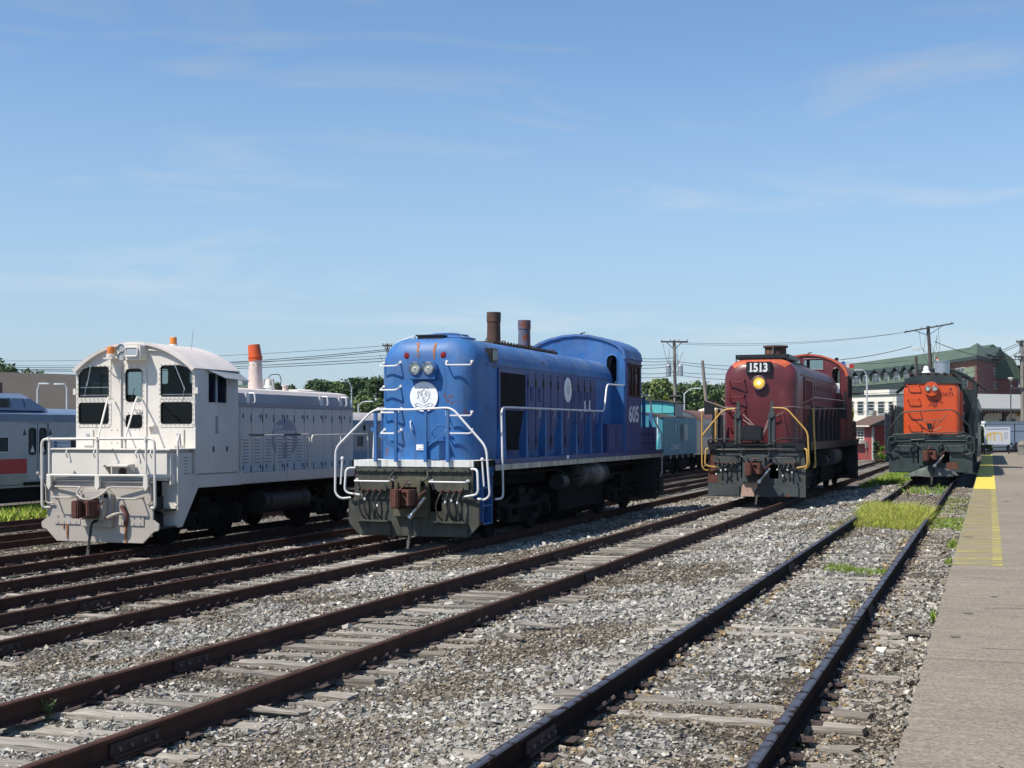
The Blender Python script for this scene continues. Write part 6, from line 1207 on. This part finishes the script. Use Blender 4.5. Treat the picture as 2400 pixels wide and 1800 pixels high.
# brick building with the green mansard roof
gb = thing('building', 'long brick apartment building with a green mansard roof and corner tower', 'building', (*P(2150, 165), -.5)); gb.location = (0, 0, 0)
F = Facade((1880, 205), (2232, 152), gb); L_ = F.L
M = MB(); F.box(M, 0, L_, -7.5, 0, -1, 7.9); part('wall', M, 'brick', gb)
M = MB(); F.box(M, 0, L_, .01, .35, 4.4, 6.6); part('bay_panels', M, 'wall_green', gb)
M = MB(); F.box(M, -.3, L_ + .2, -.2, .9, 6.75, 7.60); part('fascia', M, 'fascia_green', gb)
M = MB(); M.loft([[F.pt(u, w_, z) for w_, z in ((.85, 7.61), (-1.7, 9.75), (-1.9, 9.80), (-4.6, 11.45), (-7.0, 9.8), (-8.2, 7.6))] for u in (-.4, L_ + .3)]); rf = part('roof', M, 'roof_green', gb, smooth=0)
M = MB(); M.loft([[F.pt(u, w_, z) for w_, z in ((.95, 7.62), (-1.62, 9.87), (-1.9, 9.91), (-1.9, 9.83), (-1.7, 9.79), (.87, 7.56))] for u in (-.4, L_ + .3)]); part('mansard_edge', M, 'roof_green', rf, smooth=0)
for px0, px1 in ((2010, 2026), (2033, 2046), (2056, 2073), (2083, 2093), (2107, 2118), (2130, 2140), (2150, 2160)):
    u0, d = F.at(px0); u1, _ = F.at(px1); dm = obj('dormer', None, gb); M = MB(); F.box(M, u0 - .2, u1 + .2, -1.8, .55, 7.75, 9.05); part('wall', M, 'wall_green', dm); M = MB(); uc = (u0 + u1) / 2
    hw_ = (u1 - u0) / 2 + .5; M.loft([[F.pt(uc + a, w_, z) for a, z in ((-hw_, 9.0), (0, 9.7), (hw_, 9.0), (hw_, 8.9), (0, 9.55), (-hw_, 8.9))] for w_ in (-2.2, .9)]); part('roof', M, 'fascia_green', dm, smooth=0)
    G = Facade((1880, 205), (2232, 152), gb); G.A = G.A + G.n * .56; M = MB(); F.box(M, u0, u1, .551, .62, 7.8, 9.0); f_ = part('window', M, 'window_frame', dm); M = MB()
    for a, b_ in ((u0 + .1, uc - .05), (uc + .05, u1 - .1)): F.box(M, a, b_, .62, .64, 7.88, 8.36); F.box(M, a, b_, .62, .64, 8.42, 8.92)
    part('pane', M, 'window_dark', f_, smooth=0)
G = Facade((1880, 205), (2232, 152), gb); G.A = G.A + G.n * .36
for px0, px1 in ((1996, 2002), (2015, 2030), (2040, 2050), (2061, 2076), (2089, 2099), (2112, 2124)): G.window(gb, px0, px1, 910, 925, 'window_frame', bars=1)
# brick tower at the corner
TF = Facade((2226, 153), (2289, 144), gb); TR = Facade((2289, 144), (2353, 156), gb)
u_, _ = TF.at(2289)
z1 = Z(846, 147)
M = MB(); c0, c1, c2 = TF.A, TF.B, TR.B; c3 = c0 + (c2 - c1)
M.loft([[(*c, z) for c in (c0, c1, c2, c3)] for z in (-1, z1)]); tw = obj('tower', None, gb); wl_ = part('wall', M, 'brick', tw, smooth=0)
cc_ = (c0 + c2) / 2
M = MB(); e = 1.10; M.loft([[(*(cc_ + (c - cc_) * e), z) for c in (c0, c1, c2, c3)] for z in (z1, z1 + .35)]); part('eave', M, 'fascia_green', tw, smooth=0)
M = MB(); b_ = [(*(cc_ + (c - cc_) * 1.08), z1 + .35) for c in (c0, c1, c2, c3)]; ap = (*cc_, Z(803, 154)); M.add(b_ + [ap], [(0, 1, 4), (1, 2, 4), (2, 3, 4), (3, 0, 4), (0, 3, 2, 1)]); part('roof', M, 'roof_green', tw, smooth=0)
M = MB(); TR.box(M, TR.L * .45, TR.L * .78, -2.0, .6, z1 + .36, z1 + .6); M.add([TR.pt(TR.L * .42, .7, z1 + .6), TR.pt(TR.L * .82, .7, z1 + .6), TR.pt(TR.L * .62, .7, z1 + 1.75), TR.pt(TR.L * .62, -3, z1 + 1.75)], [(0, 1, 2), (0, 2, 3), (1, 3, 2)]); part('gable', M, 'fascia_green', tw, smooth=0)
TF.window(tw, 2242, 2262, 862, 874, bars=0); M = MB(); u0, d = TF.at(2263); u1, _ = TF.at(2286); TF.box(M, u0, u1, 0, .15, Z(886, 147), Z(862, 147)); part('panel', M, 'wall_green', tw); TF.window(tw, 2254, 2268, 888, 908)
for a in ((2328, 2335, 862, 878), (2329, 2336, 895, 912)): TR.window(tw, *a, bars=1)
# wing to the right of the tower
RW = Facade((2325, 166), (2480, 168), gb); M = MB(); RW.box(M, RW.at(2340)[0], RW.L, -14, -1.5, -1, 9.7); part('wall', M, 'brick_dark', gb)
M = MB(); M.loft([[RW.pt(RW.at(px)[0], w_, z) for w_, z in ((-.6, 9.8), (-7, zr__), (-14.5, 9.8))] for px, zr__ in ((2328, 11.9), (2348, 11.9), (2374, 11.2), (2402, 10.35), (2440, 9.95))]); part('roof', M, 'roof_green', gb, smooth=0)
M = MB(); RW.box(M, RW.at(2345)[0], RW.L, -1.49, -.7, 9.1, 9.7); part('fascia', M, 'fascia_green', gb)
G = Facade((2325, 166), (2480, 168), gb); G.A = G.A - G.n * 1.48
for a, b_ in ((2358, 2366), (2372, 2380), (2386, 2394)):
    for y0, y1 in ((862, 876), (892, 908)): G.window(gb, a, b_, y0, y1)
# white low building
wb = thing('building', 'low white stucco building with tall dark windows in front of the brick one', 'building', (0, 0, 0)); F = Facade((1960, 135), (2101, 128), wb)
M = MB(); F.box(M, 0, F.L, -9, 0, -.8, Z(926, 129)); part('wall', M, 'stucco_white', wb); M = MB(); F.box(M, -.1, F.L + .1, -9.1, .12, Z(926, 129), Z(924, 129)); part('parapet', M, 'roof_green', wb)
for a, b_ in ((1993, 2002), (2010, 2025), (2034, 2050), (2058, 2074), (2083, 2093)):
    f_ = F.window(wb, a, b_, 940, 971, 'stucco_shade', bars=3)
M = MB(); u0, _ = F.at(2045); F.box(M, u0, u0 + .55, .07, .5, Z(970, 130), Z(962, 130)); part('air_conditioner', M, 'stucco_shade', wb)
# red shed
sh = thing('shed', 'small red shed with a brown roof and white trim', 'shed', (0, 0, 0)); F = Facade((2002, 108), (2046, 104), sh); S2 = Facade((2046, 104), (2052, 108), sh)
M = MB(); F.box(M, 0, F.L, -3, 0, -.4, Z(997, 105)); part('wall', M, 'shed_red', sh); M = MB(); M.loft([[F.pt(u, w_, z) for w_, z in ((.45, Z(997, 105)), (-1.5, Z(973, 105)), (-3.5, Z(997, 105)), (-3.5, Z(999, 105)), (-1.5, Z(975, 105)), (.45, Z(999.5, 105)))] for u in (-.5, F.L + .45)]); part('roof', M, 'shed_roof', sh, smooth=0)
M = MB(); F.box(M, -.5, F.L + .45, .45, .5, Z(1000.5, 105), Z(997, 105)); part('fascia', M, 'stucco_white', sh); M = MB(); F.box(M, F.L - .18, F.L + .02, -.1, .03, -.4, Z(1000, 105)); part('corner_board', M, 'stucco_shade', sh)
f_ = F.window(sh, 2010, 2026, 1004, 1032, 'stucco_white', bars=3); M = MB(); u0, _ = F.at(2010); u1, _ = F.at(2030); F.box(M, u0, u1, .03, .45, Z(1040, 105), Z(1034, 105)); part('flower_box', M, 'stucco_shade', sh)
M = MB(); u0, _ = F.at(2033); F.box(M, u0, u0 + .22, .01, .2, Z(1050, 105), Z(1035, 105)); F.box(M, u0 + .05, u0 + .1, .01, .1, Z(1070, 105), Z(1050, 105)); part('meter_box', M, 'grey_bin', sh)
# dark fence and container
fc = thing('fence', 'tall dark corrugated sheet fence left of the orange locomotive', 'fence', (0, 0, 0)); F = Facade((2075, 100), (2128, 122), fc); npn = 14
for k in range(npn):
    M = MB(); u0, u1 = F.L * k / npn, F.L * (k + 1) / npn - .03; hh = Z(968, 100) + (Z(965, 122) - Z(968, 100)) * k / npn; M.loft([[F.pt(u0 + (u1 - u0) * j / 6, .06 * (j % 2), z) for j in range(7)] + [F.pt(u0 + (u1 - u0) * j / 6, -.05, z) for j in range(6, -1, -1)] for z in (-.4, hh)]); part('sheet', M, 'fence_dark', fc, smooth=0)
for k in range(5): M = MB(); u = .9 + k * F.L / 14; F.box(M, u, u + .3, .03, .1, Z(972, 102), Z(969.5, 102)); part('cap', M, 'stucco_white', fc)
dk_ = thing('building', 'dark grey lean-to building behind the red shed', 'building', (0, 0, 0)); F = Facade((2038, 122), (2078, 118), dk_); M = MB(); F.box(M, 0, F.L, -5, 0, -.4, Z(984, 118)); part('wall', M, 'fence_dark', dk_); M = MB(); M.loft([[F.pt(u, w_, z) for w_, z in ((.3, Z(984, 118)), (-5, Z(974, 118)), (-5, Z(976, 118)), (.3, Z(986, 118)))] for u in (-.2, F.L)]); part('roof', M, 'slate_roof', dk_, smooth=0)
M = MB(); F.box(M, 0, F.L, .0, .06, Z(1004, 118), Z(1002.5, 118)); part('trim', M, 'stucco_shade', dk_)
# depot
dp = thing('depot', 'old station depot with a long grey roof and bracketed eaves', 'building', (0, 0, 0)); F = Facade((2272, 132), (2520, 138), dp); zc, ze_, zr_ = .2, Z(957, 132), Z(922, 138)
M = MB(); F.box(M, .8, F.L, -9, -2.2, zc, ze_ + .3); part('wall', M, 'stucco_white', dp); M = MB(); M.loft([[F.pt(u, w_, z) for w_, z in ((.6, ze_), (-5.5, zr_), (-11.5, ze_), (-11.5, ze_ - .15), (-5.5, zr_ - .2), (.6, ze_ - .15))] for u in (.8, F.L)]); part('roof', M, 'slate_roof', dp, smooth=0)
for k in range(26): M = MB(); u = .95 + k * .42; M.add([F.pt(u, .75, ze_ - .16), F.pt(u + .13, .75, ze_ - .16), F.pt(u + .13, .75, ze_ - .36), F.pt(u, .75, ze_ - .36), F.pt(u, -2, ze_ - .16), F.pt(u + .13, -2, ze_ - .16), F.pt(u + .13, -1.4, ze_ - .42), F.pt(u, -1.4, ze_ - .42)], [(0, 1, 2, 3), (4, 7, 6, 5), (0, 4, 5, 1), (3, 2, 6, 7), (0, 3, 7, 4), (1, 5, 6, 2)]); part('rafter', M, 'timber_dark', dp, smooth=0)
G = Facade((2272, 132), (2520, 138), dp); G.A = G.A - G.n * 2.19
for a, b_, y0, y1 in ((2306, 2316, 961, 966), (2326, 2352, 961, 966), (2341, 2350, 981, 990), (2366, 2380, 980, 991)): G.window(dp, a, b_, y0, y1, 'stucco_shade', bars=0)
for px in (2358, 2304):
    u, _ = F.at(px); M = MB(); F.box(M, u - .15, u + .15, -.4, -.1, zc, ze_ - .2); M.bar(F.pt(u, -.3, ze_ - 1.0), F.pt(u + .9, -.3, ze_ - .2), .12, .12); part('post', M, 'timber_dark', dp)
M = MB(); u0, _ = G.at(2384); M.loft([[G.pt(u, w_, z) for w_, z in ((0, Z(960, 134)), (1.0, Z(973, 134)), (1.0, Z(974, 134)), (0, Z(973, 134)))] for u in (u0, u0 + 3)]); part('awning', M, 'awning', dp, smooth=0)
M = MB(); F.box(M, .5, F.L, -16, -12, 0, Z(916, 148)); tw2 = thing('building', 'white flat-roofed building above the depot roof', 'building', (0, 0, 0)); part('wall', M, 'stucco_white', tw2); M = MB(); F.box(M, 4.5, F.L, -12.5, -11.9, Z(916, 146), Z(911, 146)); part('sign_band', M, 'fence_dark', tw2)
# brown hall on the left
bh = thing('building', 'long hall with a broad brown roof behind the commuter railcar', 'building', (0, 0, 0)); F = Facade((-160, 92), (330, 104), bh); zt_, zl = Z(877, 104), Z(965, 94)
M = MB(); M.loft([[F.pt(u, w_, z) for w_, z in ((0, -1), (0, zl), (-6, zt_), (-12, zl), (-12, -1))] for u in (0, F.L)]); part('wall', M, 'brick', bh, smooth=0)
M = MB(); M.loft([[F.pt(u, w_, z) for w_, z in ((.5, zl - .25), (-6, zt_ + .08), (-12.5, zl - .25), (-12.5, zl - .4), (-6, zt_ - .05), (.5, zl - .4))] for u in (F.at(14)[0] - .6, F.L + .4)]); part('roof', M, 'brown_hall', bh, smooth=0)
u0, d0 = F.at(-6); M = MB(); F.box(M, u0, u0 + .55, -3.2, -2.4, 3, Z(857, 96)); part('chimney', M, 'brick', bh)
M = MB(); F.box(M, F.at(-30)[0], F.at(14)[0], -5, -.5, 3, Z(895, 95)); part('annex', M, 'brick_dark', bh)
fr_ = thing('building', 'grey flat-roofed building glimpsed between the switcher cab and its stack', 'building', (0, 0, 0)); F = Facade((545, 150), (590, 150), fr_); M = MB(); F.box(M, 0, F.L, -8, 0, -1, Z(902, 150)); part('wall', M, 'wall_green', fr_); M = MB(); F.box(M, F.at(553)[0], F.at(566)[0], -4, -.5, Z(902, 150), Z(890, 150)); part('penthouse', M, 'stucco_shade', fr_)
tk = thing('storage_tank', 'low white storage tank beyond the leaning bare pole', 'tank', (*P(1668, 150), -.8)); M = MB(); rt = 62 * 150 / 3200 / 2; M.lathe([(rt, 0), (rt, Z(961, 150) + .8), (rt * .6, Z(957, 150) + .8), (.05, Z(955, 150) + .8)], (0, 0, 0), 'z', 30); part('shell', M, 'stucco_white', tk); M = MB(); M.lathe([(rt * 1.01, 2.2), (rt * 1.01, 2.3)], (0, 0, 0), 'z', 30); part('rim', M, 'stucco_shade', tk)

# ---------------------------------------------------------------- poles, lamps and wires
def pole(px_top, y_top, px_bot, d, label, r=.16, arm=None, m='pole_wood', base=-.9, trans=0, tilt=0):
    x0, y0 = P(px_bot, d); x1, y1 = P(px_top, d); zt = Z(y_top, d); k = (zt - base) / (zt - Z(960, d)); bx, by = x1 + (x0 - x1) * k, y1 + (y0 - y1) * k
    t = thing('utility_pole', label, 'utility pole', (bx, by, base)); e = V(x1 - bx, y1 - by, zt - base); M = MB(); M.tube([(0, 0, 0), e * .5, e], r * 1.15, 10, r * .75); part('shaft', M, m, t)
    R_ = V(CS, SN, 0)
    for (f_, half, dz) in arm or ():
        c = e * f_; M = MB(); a, b_ = c - R_ * half - V(0, 0, dz * half), c + R_ * half + V(0, 0, dz * half); off = V(SN, -CS, 0) * r; M.bar(a + off, b_ + off, .13, .13); M.bar(c + (a - c) * .6 + off, c - V(0, 0, .7), .05, .05); M.bar(c + (b_ - c) * .6 + off, c - V(0, 0, .7), .05, .05); ca_ = part('crossarm', M, 'pole_wood_dark', t)
        for j in range(4):
            p_ = a + (b_ - a) * (.04 + .307 * j) + off; M = MB(); M.lathe([(.03, .06), (.07, .10), (.03, .14), (.08, .19), (.04, .25), (.01, .27)], p_, 'z', 10); part('insulator', M, 'insulator', ca_)
    for j in range(trans):
        c = e * .74 + R_ * (-.55 if j else .50) + V(0, 0, .1); M = MB(); M.lathe([(.05, -.5), (.24, -.48), (.24, .42), (.18, .50), (.05, .52)], c, 'z', 16); tf = part('transformer', M, 'galv', t)
        for s in (-.1, .1): M = MB(); M.lathe([(.04, .5), (.06, .58), (.03, .66), (.05, .72), (.01, .8)], c + R_ * s, 'z', 8); part('bushing', M, 'insulator', tf)
    M = MB(); rr = random.Random(px_top)
    for j in range(6 if arm else 0): a = e * rr.uniform(.86, 1) + R_ * rr.uniform(-1.0, 1.0); b_ = e * rr.uniform(.66, .8); M.tube(fillet([a, (a + b_) / 2 + R_ * rr.uniform(-.6, .6) - V(0, 0, .6), b_], .8, 4), .015, 4)
    if arm: part('drop_wire', M, 'wire', t, kind='stuff')
    return t, V(bx, by, base) + e
p1, t1 = pole(1580, 797, 1583, 120, 'grey wooden utility pole with two transformers behind the caboose', .17, ((.985, 1.2, 0),), trans=2)
p2, t2 = pole(1646, 845, 1657, 108, 'leaning bare wooden pole left of the maroon locomotive', .16)
p3, t3 = pole(2175, 764, 2188, 128, 'leaning utility pole with a tilted crossarm above the orange locomotive', .20, ((.985, 2.3, .18),), 'pole_wood_dark')
p4, t4 = pole(2395, 797, 2397, 126, 'utility pole at the right edge with several insulator arms', .20, ((.985, .6, 0), (.86, .8, 0), (.60, 1.2, 0)))
p5, t5 = pole(908, 806, 909, 112, 'utility pole half hidden behind the nose of the blue locomotive', .10, ((.985, .4, 0),))
p6, t6 = pole(2147, 835, 2149, 105, 'stubby dark wooden post behind the bell of the orange locomotive', .15, m='pole_wood_dark')
def lamp(px, y_top, d, label, armpx, armdy=6, base=-.9, head=True):
    x, y = P(px, d); zt = Z(y_top, d); t = thing('street_lamp', label, 'street lamp', (x, y, base)); h = zt - base; R_ = V(CS, SN, 0); a = armpx * d / 3200; dz = armdy * d / 3200
    M = MB(); M.tube([(0, 0, 0), (0, 0, h)], .085, 8, .06); M.tube(fillet([V(0, 0, h - .1), R_ * a * .5 + V(0, 0, h + dz * .8), R_ * a + V(0, 0, h + dz)], .8), .045, 6); part('post', M, 'lamp_grey', t)
    M = MB(); e = R_ * a + V(0, 0, h + dz); s = R_ * (.55 if a > 0 else -.55); M.loft([[tuple(e + s * k + V(-SN * 0, 0, 0) + V(-SN, CS, 0) * w_ + V(0, 0, z)) for w_, z in ((-.12 * q_, -.04), (.12 * q_, -.04), (.10 * q_, .05), (-.10 * q_, .05))] for k, q_ in ((-.15, .5), (.2, 1), (.9, 1), (1.1, .5))]); part('lamp_head', M, 'lamp_grey', t, smooth=20)
lamp(1604, 921, 118, 'grey street lamp with a curved arm beside the transformer pole', 24, 11); lamp(2032, 880, 116, 'tall pale street lamp in front of the white building', -12, 13); lamp(713, 905, 120, 'street lamp with a bent arm over the switcher hood', 8, 15)
lamp(824, 906, 116, 'plain pale lamp post just past the end of the switcher hood', -10, 12); lamp(840, 948, 108, 'low street lamp beside the blue locomotive handrail', 18, 7); lamp(88, 912, 84, 'street lamp above the commuter railcar roof', 6, 13); lamp(157, 908, 86, 'thin lamp post between the railcar roof and the switcher cab', -8, 8)
cl_ = thing('street_lamp', 'round cup-shaped lamp above the depot roof', 'street lamp', (*P(2369, 122), 0)); M = MB(); M.tube([(0, 0, 0), (0, 0, Z(893, 122))], .05, 8); part('post', M, 'fence_dark', cl_); M = MB(); M.lathe([(.06, Z(893, 122)), (.24, Z(887, 122)), (.24, Z(885, 122)), (.01, Z(884.5, 122))], (0, 0, 0), 'z', 16); part('lamp_head', M, 'stucco_white', cl_)
fl = thing('street_lamp', 'lamp head on a short arm of the leaning crossarm pole', 'street lamp', (*P(2163, 128), Z(818, 128))); M = MB(); R_ = V(CS, SN, 0); M.tube(fillet([R_ * .8 + V(0, 0, -.05), R_ * .2 + V(0, 0, -.3), V(0, 0, 0)], .2), .03, 6); part('arm', M, 'lamp_grey', fl); M = MB(); M.loft([[tuple(R_ * -k + V(-SN, CS, 0) * w_ + V(0, 0, z)) for w_, z in ((-.16 * q_, -.10 * q_), (.16 * q_, -.1 * q_), (.12 * q_, .12), (-.12 * q_, .12))] for k, q_ in ((-.05, .5), (.3, 1.2), (.8, 1), (1.0, .4))]); part('lamp_head', M, 'lamp_grey', fl, smooth=20)
def wire(a, b_, sag, label, r=.022, n=26):
    a, b_ = V(*a), V(*b_); M = MB(); M.tube([a + (b_ - a) * k / n - V(0, 0, sag * 4 * (k / n) * (1 - k / n)) for k in range(n + 1)], r, 5); return tag(obj('overhead_wire', M.mesh('overhead_wire', 'wire', 0, 0)), label, 'overhead wire', 'overhead wires across the yard')
def W(px, y, d): return (*P(px, d), Z(y, d))
for i, (y0, y1, s) in enumerate(((810, 838, .5), (819, 842, .8), (822.5, 845, .85), (833, 846, .45), (839, 849, .6), (846, 853, .55))): wire(W(908, y0, 112), W(-330, y1, 150), s * 1.5, ('topmost thin wire', 'second wire from the top', 'third wire from the top', 'thin fourth wire from the top', 'fifth wire from the top', 'lowest wire')[i] + ' of the bundle running left from behind the blue locomotive', .018 if i in (0, 3) else .030)
for i, (y0, y1) in enumerate(((822, 838), (828, 846), (838, 851), (846, 857), (858, 872), (868, 880))): wire(W(1480, y0 + 16, 116), W(1582, y1, 120), .12, ('topmost short wire', 'second short wire', 'third short wire', 'fourth short wire', 'fifth short wire', 'lowest short wire')[i] + ' between the blue cab and the transformer pole', .022)
for i, (y0, y1) in enumerate(((846, 858), (851, 868), (872, 874), (878, 890))): wire(W(1582, y0, 120), W(1760, y1, 122), .15, ('topmost wire', 'second wire', 'third wire', 'lowest wire')[i] + ' from the transformer pole to the maroon locomotive', .022)
wire(W(1590, 803, 120), W(2140, 776, 128), .5, 'long thin wire across the sky to the leaning crossarm pole', .016); wire(W(1590, 806, 120), W(2125, 778, 128), .55, 'second thin wire across the sky to the leaning crossarm pole', .014)
wire(W(1970, 843, 120), W(2136, 812, 128), .15, 'dark cable rising over the green roof to the leaning pole lamp', .03); wire(W(2190, 800, 128), W(2395, 842, 126), .5, 'dark cable falling from the leaning pole across the tower roof', .035)
for i, (a, b_) in enumerate((((1960, 862, 120), (2395, 801, 126)), ((1960, 866, 120), (2395, 806, 126)), ((1975, 903, 120), (2395, 822, 126)))): wire(W(*a), W(*b_), 1.3, ('upper', 'middle', 'lower')[i] + ' cable sweeping over the green roofs to the right edge pole', .028)
for i, y in enumerate((845, 915, 938, 957, 961)): wire(W(1960, y + 3, 118), W(2130, y, 118), .2, ('wire over the green dormers', 'wire over the second floor windows', 'wire across the top of the white building', 'upper wire across the white building windows', 'lower wire across the white building windows')[i], .018)
wire(W(2296, 918, 118), W(2400, 880, 124), .2, 'thin cable rising over the depot roof', .02)

# ---------------------------------------------------------------- things by the platform
ms_ = thing('map_sign', 'white map board on posts at the far end of the platform', 'sign', (0, 0, 0)); F = Facade((2307, 98), (2368, 98), ms_); M = MB(); F.box(M, 0, F.L, -.06, 0, Z(1042, 98), Z(1001, 98)); bd_ = part('board', M, 'trailer_white', ms_, .01)
for px in (2309, 2366): M = MB(); u, _ = F.at(px); F.box(M, u - .05, u + .05, -.16, -.065, .2, Z(1001, 98)); part('post', M, 'black_paint', ms_)
def fq(m, name, pts, off=.006): M = MB(); a = [F.pt(F.at(px)[0], off, Z(y, 98)) for px, y in pts]; b_ = [F.pt(F.at(px)[0], off - .004, Z(y, 98)) for px, y in pts]; n_ = len(a); M.add(a + b_, [tuple(range(n_)), tuple(range(2 * n_ - 1, n_ - 1, -1))] + [(i, (i + 1) % n_, n_ + (i + 1) % n_, n_ + i) for i in range(n_)]); part(name, M, m, bd_, smooth=0)
fq('ink', 'title_line', [(2312, 1006.5), (2364, 1006), (2364, 1004.5), (2312, 1005)]); fq('map_yellow', 'map_route', [(2317, 1015), (2330, 1013), (2345, 1014), (2349, 1018), (2349, 1033), (2346, 1033), (2346, 1020), (2342, 1017), (2332, 1016), (2332, 1033), (2329, 1033), (2328, 1016.5), (2324, 1017), (2322, 1032), (2320.5, 1032), (2320, 1018), (2316, 1022), (2315, 1036), (2313, 1036), (2313, 1020)]); fq('map_green', 'map_park', [(2311.5, 1020), (2314, 1018), (2314.5, 1030), (2311.5, 1036)], .004)
for k in range(6): fq('ink_faint', 'legend_line', [(2353, 1014 + k * 3), (2362, 1014 + k * 3), (2362, 1013 + k * 3), (2353, 1013 + k * 3)])
tl_ = thing('trailer', 'white box trailer parked behind the map sign and railing', 'trailer', (0, 0, 0)); F2 = Facade((2308, 108), (2440, 112), tl_)
M = MB(); F2.box(M, 0, F2.L, -2.3, 0, Z(1046, 108), Z(988, 108)); part('body', M, 'trailer_white', tl_, .04); M = MB(); F2.box(M, .1, F2.L, -2.2, .03, Z(990, 108), Z(987, 108)); part('roof_rail', M, 'stucco_shade', tl_); M = MB(); F2.box(M, .3, F2.L, -2, -.1, Z(1056, 108), Z(1046, 108)); part('chassis', M, 'stucco_shade', tl_)
for u in (3.2, 4.1): M = MB(); M.cyl(F2.pt(u, -.3, .55), F2.pt(u, .05, .55), .36, n=20); wl2 = part('wheel', M, 'rubber', tl_); M = MB(); M.cyl(F2.pt(u, .04, .55), F2.pt(u, .08, .55), .18, n=16); part('rim', M, 'galv', wl2)
rl = thing('railing', 'black metal railing in front of the white trailer', 'railing', (0, 0, 0)); F3 = Facade((2300, 103), (2440, 104), rl)
for y in (994, 1010.5, 1049): M = MB(); M.tube([F3.pt(0, 0, Z(y, 103)), F3.pt(F3.L, 0, Z(y, 103))], .03, 6); part('rail', M, 'black_paint', rl)
for px in (2309, 2378, 2432): M = MB(); u, _ = F3.at(px); M.tube([F3.pt(u, 0, .15), F3.pt(u, 0, Z(994, 103))], .04, 6); part('post', M, 'black_paint', rl)
bn = thing('trash_bin', 'round grey trash bin at the right edge of the platform', 'bin', (*P(2399, 92), .2)); M = MB(); M.lathe([(.36, 0), (.38, .62), (.42, .66), (.42, .74), (.40, .76)], (0, 0, 0), 'z', 24); part('bin_body', M, 'grey_bin', bn); M = MB(); M.lathe([(.40, .76), (.34, .90), (.2, .96), (.18, 1.06), (.01, 1.08)], (0, 0, 0), 'z', 24); part('lid', M, 'grey_bin', bn)
wf = thing('fence', 'weathered grey plank fence beside the rear of the orange locomotive', 'fence', (0, 0, 0)); F4 = Facade((2290, 92), (2303, 103), wf)
for k in range(16): M = MB(); u = F4.L * k / 16; F4.box(M, u, u + F4.L / 16 - .04, -.03, 0, .1, Z(1000, 100) + random.uniform(-.08, .05)); part('plank', M, 'pole_wood', wf)
fg = thing('flag', 'red and white striped flag beside the leaning pole', 'flag', (*P(2191, 140), Z(856, 140))); R_ = V(CS, SN, 0)
M = MB(); M.tube([(0, 0, -6), (0, 0, 1.2)], .04, 6); part('flagpole', M, 'lamp_grey', fg)
for k in range(5): M = MB(); M.loft([[tuple(R_ * u + V(-SN, CS, 0) * .06 * math.sin(u * 9) + V(0, 0, .9 - .16 * k + z - u * .5)) for z in (0, -.15)] for u in (.04, .12, .2, .28, .36)], closed=False, cap=False); part('stripe', M, 'flag_red' if k % 2 == 0 else 'stucco_white', fg, smooth=0)
rb = thing('signal_board', 'red board with a white square behind the maroon cab', 'signal board', (*P(1985, 66), Z(858, 66))); M = MB(); M.plate([(-.33, -.10), (.33, -.10), (.33, .09), (-.33, .09)], [], 'y', -.02, .02); part('board', M, 'flag_red', rb, rot=(0, 0, TH)); M = MB(); M.plate([(-.05, -.08), (.11, -.08), (.11, .08), (-.05, .08)], [], 'y', -.026, -.021); part('square', M, 'stucco_white', rb, rot=(0, 0, TH)); M = MB(); M.tube([(.0, .05, -.1), (.0, .05, -5.0)], .03, 6); part('post', M, 'black_paint', rb)

# ---------------------------------------------------------------- summer haze
hz_m = bpy.data.materials.new('haze'); hz_m.use_nodes = True; t = hz_m.node_tree; t.nodes.clear(); pv = t.nodes.new('ShaderNodeVolumePrincipled'); pv.inputs['Color'].default_value = (.86, .92, 1, 1); pv.inputs['Density'].default_value = .00009; pv.inputs['Anisotropy'].default_value = .3
t.links.new(pv.outputs[0], t.nodes.new('ShaderNodeOutputMaterial').inputs['Volume']); MATS['haze'] = hz_m
M = MB(); M.box(-3100, 3100, -120, 5100, -2.4, 34); hz_o = obj('haze', M.mesh('haze', 'haze', 0, 0)); tag(hz_o, 'thin summer haze over the yard', 'haze', kind='stuff')
